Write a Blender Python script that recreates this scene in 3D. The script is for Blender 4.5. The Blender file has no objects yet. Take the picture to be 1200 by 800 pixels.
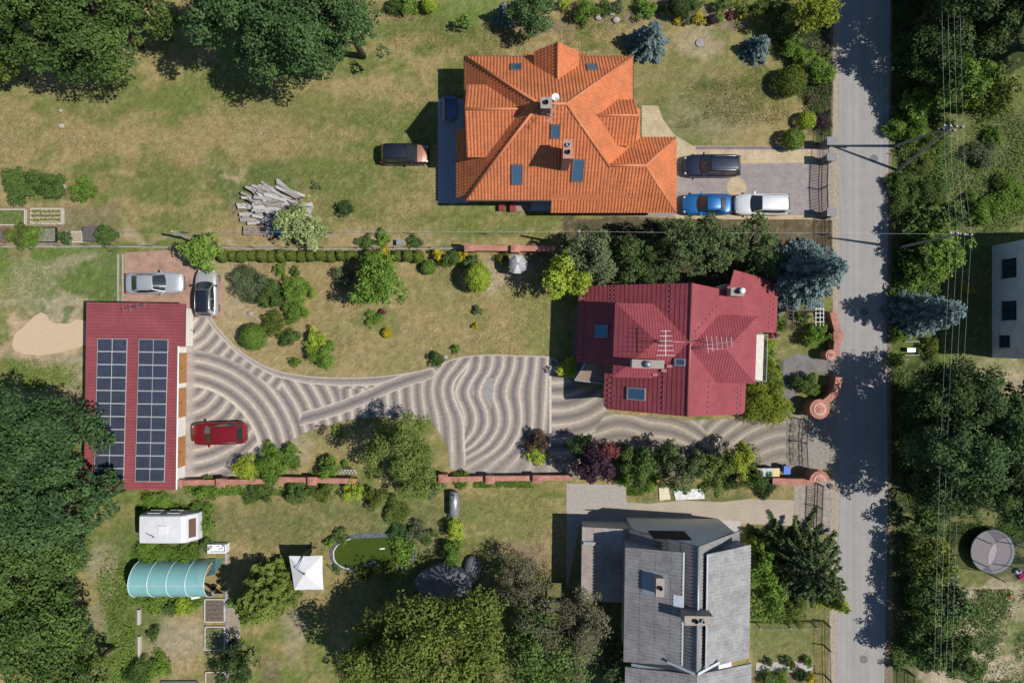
import bpy, math, random
import numpy as np
from mathutils import Vector, Matrix
random.seed(7); RNG = np.random.default_rng(11)
D = bpy.data; SC = bpy.context.scene; COL = SC.collection
CAMH = 58.0; SCL = 14.0            # camera height in metres, photo pixels per metre on the ground
R = math.radians

def P(px, py, z=0.0):
    k = (CAMH - z) / CAMH / SCL
    return Vector(((px - 600) * k, (400 - py) * k, z))

def hit(px, py, plane):
    """where the sight line through a photo pixel meets a plane (point, normal)"""
    o = Vector((0, 0, CAMH)); d = P(px, py, 0) - o
    q, n = plane
    return o + d * ((q - o).dot(n) / d.dot(n))

# ------------------------------------------------------------------ materials
MATS = {}
def mat(name, col, rough=0.7, var=0.12, scale=6.0, metal=0.0, bump=0.0, bscale=None, spec=0.5, coat=0.0, tint=None, w2=None):
    if name in MATS: return MATS[name]
    m = D.materials.new(name); m.use_nodes = True; nt = m.node_tree; N = nt.nodes; L = nt.links
    b = N['Principled BSDF']
    b.inputs['Roughness'].default_value = rough; b.inputs['Metallic'].default_value = metal
    b.inputs['Specular IOR Level'].default_value = spec; b.inputs['Coat Weight'].default_value = coat
    b.inputs['Coat Roughness'].default_value = 0.06
    g = N.new('ShaderNodeNewGeometry')
    if var > 0:
        n1 = N.new('ShaderNodeTexNoise'); n1.inputs['Scale'].default_value = scale; n1.inputs['Detail'].default_value = 6
        n1.inputs['Roughness'].default_value = 0.65
        L.new(g.outputs['Position'], n1.inputs['Vector'])
        mx = N.new('ShaderNodeMix'); mx.data_type = 'RGBA'
        t = tint or tuple(c * (1 - var * 1.6) for c in col)
        mx.inputs['A'].default_value = (*t, 1)
        mx.inputs['B'].default_value = (*[min(1, c * (1 + var)) for c in col], 1)
        mr = N.new('ShaderNodeMapRange'); mr.inputs['From Min'].default_value = .3; mr.inputs['From Max'].default_value = .7
        L.new(n1.outputs['Fac'], mr.inputs['Value']); L.new(mr.outputs['Result'], mx.inputs['Factor'])
        cur = mx.outputs['Result']
        for sc2, am2 in (w2 or ()):
            n3 = N.new('ShaderNodeTexNoise'); n3.inputs['Scale'].default_value = sc2; n3.inputs['Detail'].default_value = 3
            L.new(g.outputs['Position'], n3.inputs['Vector'])
            m3 = N.new('ShaderNodeMapRange'); m3.inputs['From Min'].default_value = .3; m3.inputs['From Max'].default_value = .7
            m3.inputs['To Min'].default_value = 1 - am2; m3.inputs['To Max'].default_value = 1 + am2
            L.new(n3.outputs['Fac'], m3.inputs['Value']); vm3 = N.new('ShaderNodeVectorMath'); vm3.operation = 'SCALE'
            L.new(cur, vm3.inputs[0]); L.new(m3.outputs['Result'], vm3.inputs['Scale']); cur = vm3.outputs['Vector']
        L.new(cur, b.inputs['Base Color'])
    else:
        b.inputs['Base Color'].default_value = (*col, 1)
    if bump > 0:
        n2 = N.new('ShaderNodeTexNoise'); n2.inputs['Scale'].default_value = bscale or scale * 4; n2.inputs['Detail'].default_value = 4
        L.new(g.outputs['Position'], n2.inputs['Vector'])
        bp = N.new('ShaderNodeBump'); bp.inputs['Strength'].default_value = bump; bp.inputs['Distance'].default_value = .05
        L.new(n2.outputs['Fac'], bp.inputs['Height']); L.new(bp.outputs['Normal'], b.inputs['Normal'])
    MATS[name] = m
    return m

def leafmat(name, dark, light, trans=0.25):
    """foliage: every leaf face carries its own tint between two leaf colours"""
    if name in MATS: return MATS[name]
    m = D.materials.new(name); m.use_nodes = True; nt = m.node_tree; N = nt.nodes; L = nt.links
    b = N['Principled BSDF']; b.inputs['Roughness'].default_value = .55; b.inputs['Specular IOR Level'].default_value = .15
    at = N.new('ShaderNodeAttribute'); at.attribute_name = 'tint'
    mx = N.new('ShaderNodeMix'); mx.data_type = 'RGBA'
    mx.inputs['A'].default_value = (*dark, 1); mx.inputs['B'].default_value = (*light, 1)
    L.new(at.outputs['Fac'], mx.inputs['Factor']); L.new(mx.outputs['Result'], b.inputs['Base Color'])
    tr = N.new('ShaderNodeBsdfTranslucent'); L.new(mx.outputs['Result'], tr.inputs['Color'])
    ms = N.new('ShaderNodeMixShader'); ms.inputs['Fac'].default_value = trans
    L.new(b.outputs['BSDF'], ms.inputs[1]); L.new(tr.outputs['BSDF'], ms.inputs[2])
    L.new(ms.outputs['Shader'], N['Material Output'].inputs['Surface'])
    MATS[name] = m
    return m

def colmat(name, rough=.9, fine=14.0, amt=.35, bump=.5, spec=.25, mid=2.5, mamt=.2):
    """base colour from the mesh's own 'Col' attribute, roughened by procedural noise"""
    if name in MATS: return MATS[name]
    m = D.materials.new(name); m.use_nodes = True; nt = m.node_tree; N = nt.nodes; L = nt.links
    b = N['Principled BSDF']; b.inputs['Roughness'].default_value = rough; b.inputs['Specular IOR Level'].default_value = spec
    at = N.new('ShaderNodeAttribute'); at.attribute_name = 'Col'
    g = N.new('ShaderNodeNewGeometry')
    cur = at.outputs['Color']
    for sc, am in ((fine, amt), (mid, mamt)):
        n1 = N.new('ShaderNodeTexNoise'); n1.inputs['Scale'].default_value = sc; n1.inputs['Detail'].default_value = 5
        n1.inputs['Roughness'].default_value = .7
        L.new(g.outputs['Position'], n1.inputs['Vector'])
        mr = N.new('ShaderNodeMapRange'); mr.inputs['From Min'].default_value = .3; mr.inputs['From Max'].default_value = .7
        mr.inputs['To Min'].default_value = 1 - am; mr.inputs['To Max'].default_value = 1 + am
        L.new(n1.outputs['Fac'], mr.inputs['Value'])
        vm = N.new('ShaderNodeVectorMath'); vm.operation = 'SCALE'
        L.new(cur, vm.inputs[0]); L.new(mr.outputs['Result'], vm.inputs['Scale']); cur = vm.outputs['Vector']
    L.new(cur, b.inputs['Base Color'])
    n2 = N.new('ShaderNodeTexNoise'); n2.inputs['Scale'].default_value = fine * 1.5; n2.inputs['Detail'].default_value = 4
    L.new(g.outputs['Position'], n2.inputs['Vector'])
    bp = N.new('ShaderNodeBump'); bp.inputs['Strength'].default_value = bump; bp.inputs['Distance'].default_value = .08
    L.new(n2.outputs['Fac'], bp.inputs['Height']); L.new(bp.outputs['Normal'], b.inputs['Normal'])
    MATS[name] = m
    return m

def brickmat(name, c1, c2, mortar, sx, sy, rough=.85, axis=None, var=.2):
    """pavers / bricks laid in courses"""
    if name in MATS: return MATS[name]
    m = D.materials.new(name); m.use_nodes = True; nt = m.node_tree; N = nt.nodes; L = nt.links
    b = N['Principled BSDF']; b.inputs['Roughness'].default_value = rough; b.inputs['Specular IOR Level'].default_value = .25
    g = N.new('ShaderNodeNewGeometry')
    br = N.new('ShaderNodeTexBrick'); br.inputs['Scale'].default_value = 1
    br.inputs['Brick Width'].default_value = sx; br.inputs['Row Height'].default_value = sy
    br.inputs['Mortar Size'].default_value = .012
    br.inputs['Color1'].default_value = (*c1, 1); br.inputs['Color2'].default_value = (*c2, 1); br.inputs['Mortar'].default_value = (*mortar, 1)
    L.new(g.outputs['Position'], br.inputs['Vector'])
    n1 = N.new('ShaderNodeTexNoise'); n1.inputs['Scale'].default_value = 1.2; n1.inputs['Detail'].default_value = 7; n1.inputs['Roughness'].default_value = .7
    L.new(g.outputs['Position'], n1.inputs['Vector'])
    mr = N.new('ShaderNodeMapRange'); mr.inputs['From Min'].default_value = .3; mr.inputs['From Max'].default_value = .7
    mr.inputs['To Min'].default_value = 1 - var; mr.inputs['To Max'].default_value = 1 + var
    L.new(n1.outputs['Fac'], mr.inputs['Value'])
    vm = N.new('ShaderNodeVectorMath'); vm.operation = 'SCALE'
    L.new(br.outputs['Color'], vm.inputs[0]); L.new(mr.outputs['Result'], vm.inputs['Scale'])
    L.new(vm.outputs['Vector'], b.inputs['Base Color'])
    MATS[name] = m
    return m

# ------------------------------------------------------------------ objects
def tag(o, label=None, cat=None, group=None, kind=None):
    if label: o['label'] = label
    if cat: o['category'] = cat
    if group: o['group'] = group
    if kind: o['kind'] = kind
    return o

def thing(name, label, cat, loc, rz=0.0, group=None):
    o = D.objects.new(name, None); COL.objects.link(o); o.empty_display_size = .3
    o.location = loc; o.rotation_euler = (0, 0, rz)
    return tag(o, label, cat, group)

def copy_tree(o, parent=None):
    c = o.copy(); COL.objects.link(c)
    if parent is not None: c.parent = parent
    for ch in list(o.children): copy_tree(ch, c)
    return c

class MB:
    """collects shapes and links them as ONE mesh object"""
    def __init__(s): s.v = []; s.f = []; s.mi = []; s.cm = 0
    def mat(s, i): s.cm = i; return s
    def add(s, vs, fs):
        o = len(s.v); s.v += [tuple(v) for v in vs]
        s.f += [tuple(i + o for i in f) for f in fs]; s.mi += [s.cm] * len(fs); return s
    def poly(s, pts): return s.add(pts, [tuple(range(len(pts)))])
    def box(s, c, d, rz=0.0, rx=0.0, ry=0.0):
        M = Matrix.Rotation(rz, 3, 'Z') @ Matrix.Rotation(ry, 3, 'Y') @ Matrix.Rotation(rx, 3, 'X'); c = Vector(c)
        vs = [c + M @ Vector((x * d[0] / 2, y * d[1] / 2, z * d[2] / 2)) for z in (-1, 1) for x, y in ((-1, -1), (1, -1), (1, 1), (-1, 1))]
        return s.add(vs, [(3, 2, 1, 0), (4, 5, 6, 7), (0, 1, 5, 4), (1, 2, 6, 5), (2, 3, 7, 6), (3, 0, 4, 7)])
    def span(s, a, b, w, h):
        """upright slab between two points on plan: a,b give the foot line, w thickness, h height"""
        a = Vector(a); b = Vector(b); d = b - a; L_ = math.hypot(d.x, d.y)
        return s.box(((a.x + b.x) / 2, (a.y + b.y) / 2, (a.z + b.z) / 2 + h / 2), (L_, w, h), math.atan2(d.y, d.x))
    def prism(s, pts, z0, z1):
        n = len(pts); A = sum(pts[i][0] * pts[(i + 1) % n][1] - pts[(i + 1) % n][0] * pts[i][1] for i in range(n))
        if A < 0: pts = pts[::-1]
        vs = [(p[0], p[1], z0) for p in pts] + [(p[0], p[1], z1) for p in pts]
        return s.add(vs, [tuple(range(n))[::-1], tuple(range(n, 2 * n))] + [(i, (i + 1) % n, n + (i + 1) % n, n + i) for i in range(n)])
    def slab(s, pts, t):
        """a planar 3-D outline given a thickness downwards"""
        n = len(pts); pts = [Vector(p) for p in pts]
        nn = Vector((0, 0, 0))
        for i in range(n): nn += pts[i].cross(pts[(i + 1) % n])
        if nn.z < 0: pts = pts[::-1]
        vs = pts + [p - Vector((0, 0, t)) for p in pts]
        return s.add(vs, [tuple(range(n)), tuple(range(n, 2 * n))[::-1]] + [((i + 1) % n, i, n + i, n + (i + 1) % n) for i in range(n)])
    def tube(s, pts, r, n=6, cap=True):
        pts = [Vector(p) for p in pts]; m = len(pts); rs = r if isinstance(r, (list, tuple)) else [r] * m
        rings = []
        for i, p in enumerate(pts):
            t = (pts[min(i + 1, m - 1)] - pts[max(i - 1, 0)])
            t = t.normalized() if t.length > 1e-9 else Vector((0, 0, 1))
            a = t.cross(Vector((0, 0, 1)) if abs(t.z) < .95 else Vector((1, 0, 0))).normalized(); b = t.cross(a)
            rings.append([p + (a * math.cos(2 * math.pi * k / n) + b * math.sin(2 * math.pi * k / n)) * rs[i] for k in range(n)])
        return s.loft(rings, cap)
    def loft(s, rings, cap=True, closed=True):
        n = len(rings[0]); vs = [v for r_ in rings for v in r_]; fs = []
        for i in range(len(rings) - 1):
            for k in range(n if closed else n - 1):
                a = i * n + k; b = i * n + (k + 1) % n; fs.append((a, b, b + n, a + n))
        if cap: fs += [tuple(range(n))[::-1], tuple(range((len(rings) - 1) * n, len(rings) * n))]
        return s.add(vs, fs)
    def lathe(s, c, prof, n=16, cap=True):
        return s.loft([[(c[0] + r_ * math.cos(2 * math.pi * k / n), c[1] + r_ * math.sin(2 * math.pi * k / n), c[2] + z) for k in range(n)] for r_, z in prof], cap)
    def ball(s, c, rx, ry, rz, n=10, m=6, jit=0.0):
        rings = []
        for i in range(m + 1):
            a = -math.pi / 2 + math.pi * i / m; q = max(math.cos(a), .02)
            rings.append([(c[0] + rx * q * math.cos(2 * math.pi * k / n) * (1 + random.uniform(-jit, jit)),
                           c[1] + ry * q * math.sin(2 * math.pi * k / n) * (1 + random.uniform(-jit, jit)), c[2] + rz * math.sin(a)) for k in range(n)])
        return s.loft(rings)
    def build(s, name, mats, parent=None, smooth=False, label=None, cat=None, group=None, kind=None, local=False, loc=None):
        me = D.meshes.new(name)
        off = Vector((0, 0, 0))
        if loc is not None: off = Vector(loc)
        elif parent is not None and not local:
            q = parent
            while q is not None: off += Vector(q.location); q = q.parent
        me.from_pydata([(v[0] - off.x, v[1] - off.y, v[2] - off.z) for v in s.v], [], s.f)
        if not isinstance(mats, (list, tuple)): mats = [mats]
        for m in mats: me.materials.append(m)
        if len(mats) > 1: me.polygons.foreach_set('material_index', s.mi)
        if smooth: me.polygons.foreach_set('use_smooth', [True] * len(me.polygons))
        me.update()
        o = D.objects.new(name, me); COL.objects.link(o)
        if loc is not None: o.location = loc
        if parent is not None: o.parent = parent
        return tag(o, label, cat, group, kind)

def gpoly(pts, z): return [P(x, y, 0) + Vector((0, 0, z)) for x, y in pts]

def sheet(name, pts, z, m, kind='structure'):
    """flat ground surface laid a few millimetres above the one below"""
    b = MB(); b.slab(gpoly(pts, z), .10 if z > .05 else z * .5)
    return b.build(name, m, kind=kind)

def smoothline(pts, n=6):
    """Catmull-Rom through points"""
    pts = [Vector(p) for p in pts]; out = []
    for i in range(len(pts) - 1):
        p0 = pts[max(i - 1, 0)]; p1 = pts[i]; p2 = pts[i + 1]; p3 = pts[min(i + 2, len(pts) - 1)]
        for k in range(n):
            t = k / n
            out.append(.5 * ((2 * p1) + (p2 - p0) * t + (2 * p0 - 5 * p1 + 4 * p2 - p3) * t * t + (3 * p1 - p0 - 3 * p2 + p3) * t ** 3))
    return out + [pts[-1]]

def ribbon(b, pts, w, z0, z1):
    """low wall or kerb that follows a curve on plan"""
    rings = []
    for i, p in enumerate(pts):
        t = (pts[min(i + 1, len(pts) - 1)] - pts[max(i - 1, 0)]); t.z = 0; t.normalize(); nrm = Vector((-t.y, t.x, 0)) * (w / 2)
        rings.append([(p.x - nrm.x, p.y - nrm.y, z0), (p.x + nrm.x, p.y + nrm.y, z0), (p.x + nrm.x, p.y + nrm.y, z1), (p.x - nrm.x, p.y - nrm.y, z1)])
    return b.loft(rings)

# value noise on arrays
class VN:
    def __init__(s, seed): s.t = np.random.default_rng(seed).random((256, 256))
    def one(s, x, y):
        xi = np.floor(x).astype(int); yi = np.floor(y).astype(int); fx = x - xi; fy = y - yi
        fx = fx * fx * (3 - 2 * fx); fy = fy * fy * (3 - 2 * fy); t = s.t
        a = t[xi % 256, yi % 256]; b = t[(xi + 1) % 256, yi % 256]; c = t[xi % 256, (yi + 1) % 256]; d = t[(xi + 1) % 256, (yi + 1) % 256]
        return (a * (1 - fx) + b * fx) * (1 - fy) + (c * (1 - fx) + d * fx) * fy
    def fbm(s, x, y, o=4):
        r = 0; a = 1; tot = 0
        for i in range(o):
            r = r + a * s.one(x * 2 ** i + 17 * i, y * 2 ** i + 31 * i); tot += a; a *= .55
        return r / tot

def inpoly(x, y, poly):
    """boolean array: points inside a polygon"""
    c = np.zeros(x.shape, bool); n = len(poly)
    for i in range(n):
        x0, y0 = poly[i]; x1, y1 = poly[(i + 1) % n]
        if y0 == y1: continue
        cond = ((y0 > y) != (y1 > y)) & (x < (x1 - x0) * (y - y0) / (y1 - y0) + x0)
        c ^= cond
    return c

# ------------------------------------------------------------------ tiles on roof planes
def clip(poly, ax, val, keep_ge):
    out = []; n = len(poly)
    for i in range(n):
        a = poly[i]; b = poly[(i + 1) % n]
        da = a[ax] - val; db = b[ax] - val
        if not keep_ge: da = -da; db = -db
        if da >= 0: out.append(a)
        if (da >= 0) != (db >= 0):
            t = da / (da - db); out.append((a[0] + (b[0] - a[0]) * t, a[1] + (b[1] - a[1]) * t))
    return out

def tiles(b, poly, uw, vh, prof, step, skirt=.2, lift=.0):
    """cover a planar roof face with tile relief: prof = [(fraction, height)] across one tile, step = lift at each course's lower edge"""
    poly = [Vector(p) for p in poly]; n = Vector((0, 0, 0))
    for i in range(len(poly)): n += poly[i].cross(poly[(i + 1) % len(poly)])
    n.normalize()
    if n.z < 0: n = -n; poly = poly[::-1]
    u = Vector((0, 0, 1)).cross(n)
    u = u.normalized() if u.length > 1e-4 else Vector((1, 0, 0))
    v = n.cross(u)
    if v.z < 0: u = -u; v = -v
    o = poly[0]; q = [((p - o).dot(u), (p - o).dot(v)) for p in poly]
    v0 = min(p[1] for p in q); v1 = max(p[1] for p in q); u0 = min(p[0] for p in q); u1 = max(p[0] for p in q)
    nv = max(1, math.ceil((v1 - v0) / vh))
    for j in range(nv):
        a = v0 + j * vh; bb = min(a + vh, v1 + 1e-6)
        c = clip(clip(q, 1, a, True), 1, bb, False)
        if len(c) < 3: continue
        cu0 = min(p[0] for p in c); cu1 = max(p[0] for p in c)
        k0 = math.floor((cu0) / uw); k1 = math.ceil((cu1) / uw)
        for k in range(k0, k1):
            for (f0, h0), (f1, h1) in zip(prof[:-1], prof[1:]):
                ua = (k + f0) * uw; ub = (k + f1) * uw
                if ub <= cu0 or ua >= cu1: continue
                d = clip(clip(c, 0, ua, True), 0, ub, False)
                if len(d) < 3: continue
                vs = []
                for (pu, pv) in d:
                    t = (pu - ua) / (ub - ua); h = h0 + (h1 - h0) * t + step * (1 - (pv - a) / vh) + lift
                    vs.append(o + u * pu + v * pv + n * h)
                b.add(vs, [tuple(range(len(vs)))])
        if step > 0 and j >= 0:   # riser closing the lower edge of the course
            lo = [p for p in c if abs(p[1] - a) < 1e-4]
            if len(lo) >= 2:
                ua = min(p[0] for p in lo); ub = max(p[0] for p in lo)
                b.add([o + u * ua + v * a + n * (lift - .01), o + u * ub + v * a + n * (lift - .01), o + u * ub + v * a + n * (step + lift), o + u * ua + v * a + n * (step + lift)], [(0, 1, 2, 3)])
    if skirt > 0:
        m = len(poly)
        for i in range(m):
            p0 = poly[i]; p1 = poly[(i + 1) % m]; dz = Vector((0, 0, skirt))
            b.add([p0 - dz, p1 - dz, p1 + n * .01, p0 + n * .01], [(0, 1, 2, 3)])
        b.add([p - Vector((0, 0, skirt)) for p in poly], [tuple(range(m))[::-1]])
    return (o, n)

def plane(a, b_, c):
    a = Vector(a); n = (Vector(b_) - a).cross(Vector(c) - a).normalized()
    return (a, n if n.z > 0 else -n)

def on_plane_frame(pl):
    n = pl[1]; u = Vector((0, 0, 1)).cross(n)
    u = u.normalized() if u.length > 1e-4 else Vector((1, 0, 0))
    return u, n.cross(u), n
# ------------------------------------------------------------------ vegetation
def unit(v): return v / np.maximum(np.linalg.norm(v, axis=1, keepdims=True), 1e-9)

def rdirs(n, zmin=-1.0):
    z = RNG.uniform(zmin, 1, n); a = RNG.uniform(0, 2 * np.pi, n); r = np.sqrt(np.maximum(1 - z * z, 0))
    return np.stack([r * np.cos(a), r * np.sin(a), z], 1)

def leaf_mesh(name, c, nrm, size, tint, m, aspect=.6, axis=None):
    """one mesh of many small leaf faces; c centres, nrm face normals, size lengths"""
    n = len(c); nrm = unit(nrm)
    r = RNG.normal(size=(n, 3)) if axis is None else axis
    a = unit(r - (r * nrm).sum(1, keepdims=True) * nrm); b = np.cross(nrm, a)
    sa = (size * .5)[:, None]; sb = (size * .5 * aspect)[:, None]
    bend = nrm * (size * .12)[:, None]
    v = np.stack([c - a * sa - bend, c + b * sb + a * sa * .1, c + a * sa - bend, c - b * sb + a * sa * .1], 1).reshape(-1, 3)
    me = D.meshes.new(name)
    me.vertices.add(4 * n); me.vertices.foreach_set('co', v.astype(np.float32).ravel())
    me.loops.add(4 * n); me.loops.foreach_set('vertex_index', np.arange(4 * n, dtype=np.int32))
    me.polygons.add(n); me.polygons.foreach_set('loop_start', np.arange(0, 4 * n, 4, dtype=np.int32))
    me.polygons.foreach_set('loop_total', np.full(n, 4, np.int32))
    at = me.attributes.new('tint', 'FLOAT', 'FACE'); at.data.foreach_set('value', np.clip(tint, 0, 1).astype(np.float32))
    me.materials.append(m); me.update(calc_edges=True)
    return me

def crown_broad(Rx, Ry, z0, z1, leaf, dens=1.0, clump=.27, K=None, open_=0.0, lobe=.2):
    """broadleaf crown: leaf clumps of several sizes on and inside an uneven ellipsoid"""
    zc = (z0 + z1) / 2; rz = (z1 - z0) / 2; Rm = (Rx + Ry) / 2
    K = K or int(34 + 15 * Rm)
    d = rdirs(K, -.45); lob = 1 + lobe * np.sin(3 * np.arctan2(d[:, 1], d[:, 0]) + RNG.uniform(0, 6)) + lobe * .6 * np.sin(5 * np.arctan2(d[:, 1], d[:, 0]) + RNG.uniform(0, 6))
    rad = RNG.uniform(.40, .90, K) ** .75 * lob
    cc = d * np.stack([Rx * rad, Ry * rad, rz * rad], 1); cc[:, 2] += zc
    cr = Rm * clump * RNG.choice([.45, .6, .8, 1.0, 1.2], K) * RNG.uniform(.85, 1.15, K); ct = RNG.uniform(-.26, .26, K)
    A = leaf * leaf * .36
    cs = []; ns = []; ts = []; ct = ct + RNG.uniform(-.14, .18)
    for i in range(K):
        n = int(max(10, dens * 1.9 * math.pi * cr[i] ** 2 / A * (1 - open_)))
        dd = rdirs(n, -.35); q = RNG.uniform(.35, 1.08, n) ** .6
        sub = 1 + .25 * np.sin(dd[:, 0] * 7 + i) * np.sin(dd[:, 1] * 7 + 2 * i)
        p = cc[i] + dd * (cr[i] * q * sub)[:, None] * np.array([1, 1, .75])
        cs.append(p); ns.append(dd * .8 + np.array([0, 0, .6]) + RNG.normal(0, .55, (n, 3)))
        ts.append(.5 + ct[i] + RNG.normal(0, .2, n))
    c = np.concatenate(cs); k = c[:, 2] > .08
    return c[k], np.concatenate(ns)[k], leaf * RNG.uniform(.65, 1.3, k.sum()), np.concatenate(ts)[k], cc

def crown_conifer(Rr, z0, z1, leaf, dens=1.0, droop=.25, tiers=None, spread=1.0, pw=.85):
    """spruce: whorls of drooping boughs carrying flat sprays"""
    h = z1 - z0; tiers = tiers or int(max(7, h * 1.9))
    cs = []; ns = []; ts = []; ax = []
    lean = RNG.uniform(0, 6)
    for j in range(tiers):
        t = j / tiers; z = z0 + h * t; rr = Rr * (1 - t) ** pw + .08 * Rr
        nb = int(max(5, (7 + 9 * (1 - t)) * min(1, .35 + .65 * spread))); off = RNG.uniform(0, 6)
        for k in range(nb):
            a = off + 2 * math.pi * k / nb + RNG.normal(0, .13); L_ = rr * RNG.uniform(.74, 1.14) * (1 + .09 * math.sin(3 * a + lean))
            n = int(max(8, dens * 1.7 * L_ * (.25 + .5 * L_ * .35) / (leaf * leaf * .35)))
            s = RNG.uniform(.08, 1, n) ** .7; side = RNG.normal(0, 1, n) * (.05 + .17 * L_ * (1 - s * .65)) * .55 * spread
            dr = np.array([math.cos(a), math.sin(a), 0]); dn = np.array([-math.sin(a), math.cos(a), 0])
            zz = z - droop * L_ * s ** 1.5 + .18 * L_ * s * (t > .5) + RNG.normal(0, .05 + .02 * L_, n) - np.abs(side) * .35
            p = dr * (s * L_)[:, None] + dn * side[:, None]; p[:, 2] = zz
            cs.append(p); nn = np.tile(np.array([0, 0, 1.0]), (n, 1)) + dn * (side * .9 / (.1 + .12 * L_))[:, None] * .5 + dr * .25 + RNG.normal(0, .38, (n, 3))
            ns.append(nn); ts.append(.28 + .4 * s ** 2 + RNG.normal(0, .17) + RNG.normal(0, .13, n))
            ax.append(dr + dn * np.sign(side)[:, None] * .7 + RNG.normal(0, .3, (n, 3)))
    c = np.concatenate(cs); c[:, 2] = np.maximum(c[:, 2], .06)
    n = len(c)
    return c, np.concatenate(ns), leaf * RNG.uniform(.7, 1.35, n), np.concatenate(ts), np.concatenate(ax)

def bark(): return mat('bark', (.09, .065, .045), .9, .3, 9, bump=.5)

def trunk_mesh(parent, h, r, tips, name='trunk', m=None):
    b = MB(); bend = random.uniform(-.15, .15) * r * 4
    path = [(0, 0, -.1), (bend * .4, bend * .2, h * .35), (bend, -bend * .3, h * .7), (bend * .6, 0, h)]
    b.tube(path, [r * 1.25, r, r * .65, r * .2], 8)
    for tp in tips:
        z = min(h * .85, max(.25 * h, tp[2] * random.uniform(.4, .7))); m0 = Vector((bend * .5, 0, z)); e = Vector(tp)
        mid = m0.lerp(e, .5) + Vector((0, 0, .1 * (e - m0).length))
        b.tube([m0, mid, e], [r * .5, r * .3, r * .08], 5)
    return b.build(name, m or bark(), parent, smooth=True, local=True)

LEAF = {}
def L(kind):
    T = {'oak': ((.040, .078, .018), (.150, .230, .055)), 'forest': ((.028, .066, .024), (.120, .205, .066)), 'olive': ((.055, .080, .015), (.215, .265, .052)),
         'bright': ((.065, .125, .018), (.235, .365, .060)), 'lime': ((.20, .28, .028), (.46, .56, .07)), 'dusty': ((.075, .10, .05), (.19, .24, .11)),
         'willow': ((.075, .10, .048), (.22, .27, .13)), 'dark': ((.022, .048, .016), (.10, .155, .045)), 'blue': ((.065, .11, .105), (.27, .37, .35)),
         'plum': ((.030, .015, .024), (.115, .055, .085)), 'red': ((.08, .022, .028), (.27, .085, .095)), 'yellow': ((.28, .24, .015), (.60, .50, .03)),
         'blossom': ((.10, .15, .035), (.45, .52, .22)), 'thuja': ((.058, .095, .018), (.215, .28, .065)), 'pine': ((.034, .060, .024), (.155, .205, .075)),
         'brown': ((.06, .038, .026), (.16, .11, .075)), 'grey': ((.10, .092, .055), (.25, .235, .14)), 'white': ((.35, .36, .30), (.7, .7, .62)), 'pink': ((.25, .04, .08), (.55, .12, .2)),
         'gold': ((.13, .17, .018), (.38, .43, .05)), 'cypress': ((.085, .12, .020), (.27, .33, .07)), 'straw': ((.15, .135, .06), (.34, .29, .15)), 'sward': ((.10, .12, .035), (.24, .245, .09))}
    return leafmat('leaves_' + kind, *T[kind])

def place(px, py, zc): return P(px, py, zc)

def tree(px, py, rpx, h, kind, label, plan=False, ry=None, base=.18, name='tree', cat='tree', leaf=.24, group=None, dens=1.0, clump=.27, open_=0.0, tips=9):
    zc = h * (.5 + base / 2)
    if plan: w = P(px, py, 0); sc = 1 / SCL
    else: w = P(px, py, zc * 1.05); sc = (CAMH - zc) / CAMH / SCL
    t = thing(name, label, cat, (w.x, w.y, 0), 0, group)
    Rx = rpx * sc; Ry = (ry or rpx) * sc
    c, n, s, ti, cc = crown_broad(Rx, Ry, h * base, h, leaf, dens, clump, open_=open_)
    me = leaf_mesh('crown', c, n, s, ti, L(kind)); o = D.objects.new('crown', me); COL.objects.link(o); o.parent = t
    pick = [cc[i] for i in RNG.choice(len(cc), min(tips, len(cc)), False)]
    trunk_mesh(t, h * .78, max(.07, h * .022), pick)
    return t

def conifer(px, py, rpx, h, kind, label, plan=True, name='spruce', cat='tree', leaf=.2, group=None, dens=1.0, droop=.25, tiers=None, spread=1.0, pw=.85):
    w = P(px, py, 0 if plan else h * .3); sc = 1 / SCL
    t = thing(name, label, cat, (w.x, w.y, 0), 0, group)
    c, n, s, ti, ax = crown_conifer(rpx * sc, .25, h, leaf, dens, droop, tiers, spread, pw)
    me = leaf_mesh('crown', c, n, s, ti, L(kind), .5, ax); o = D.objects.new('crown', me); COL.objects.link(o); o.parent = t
    trunk_mesh(t, h * .97, max(.06, h * .017), [])
    return t

def shrub(px, py, rpx, h, kind, label, ry=None, name='shrub', cat='shrub', leaf=.115, group=None, dens=1.0, tight=False, me=None, rz=0, open_=0.0, kind2=None):
    """low bush: one mesh of leaf faces from the ground up"""
    w = P(px, py, h * .55); sc = (CAMH - h * .55) / CAMH / SCL
    Rx = rpx * sc; Ry = (ry or rpx) * sc
    if me is None:
        if tight:
            A = leaf * leaf * .36; n = int(dens * 3.2 * 2 * math.pi * ((Rx + Ry) / 2) * max(h * .6, (Rx + Ry) / 2) / A)
            d = rdirs(n, -.25); q = RNG.uniform(.72, 1.03, n) * (1 + .05 * np.sin(d[:, 0] * 9) * np.sin(d[:, 1] * 8))
            c = d * np.stack([Rx * q, Ry * q, h * .5 * q], 1); c[:, 2] += h * .5; c[:, 2] = np.maximum(c[:, 2], .05)
            me = leaf_mesh(name, c, d + RNG.normal(0, .45, (n, 3)), leaf * RNG.uniform(.7, 1.3, n), .5 + RNG.normal(0, .2, n), L(kind))
        else:
            c, nn, s, ti, cc = crown_broad(Rx, Ry, -.25 * h, h, leaf, dens * 1.1, .36, K=int(14 + 16 * (Rx + Ry)), open_=max(open_, .12), lobe=.3)
            me = leaf_mesh(name, c, nn, s, ti, L(kind))
    o = D.objects.new(name, me); COL.objects.link(o); o.location = (w.x, w.y, 0); o.rotation_euler = (0, 0, rz)
    return tag(o, label, cat, group)

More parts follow.
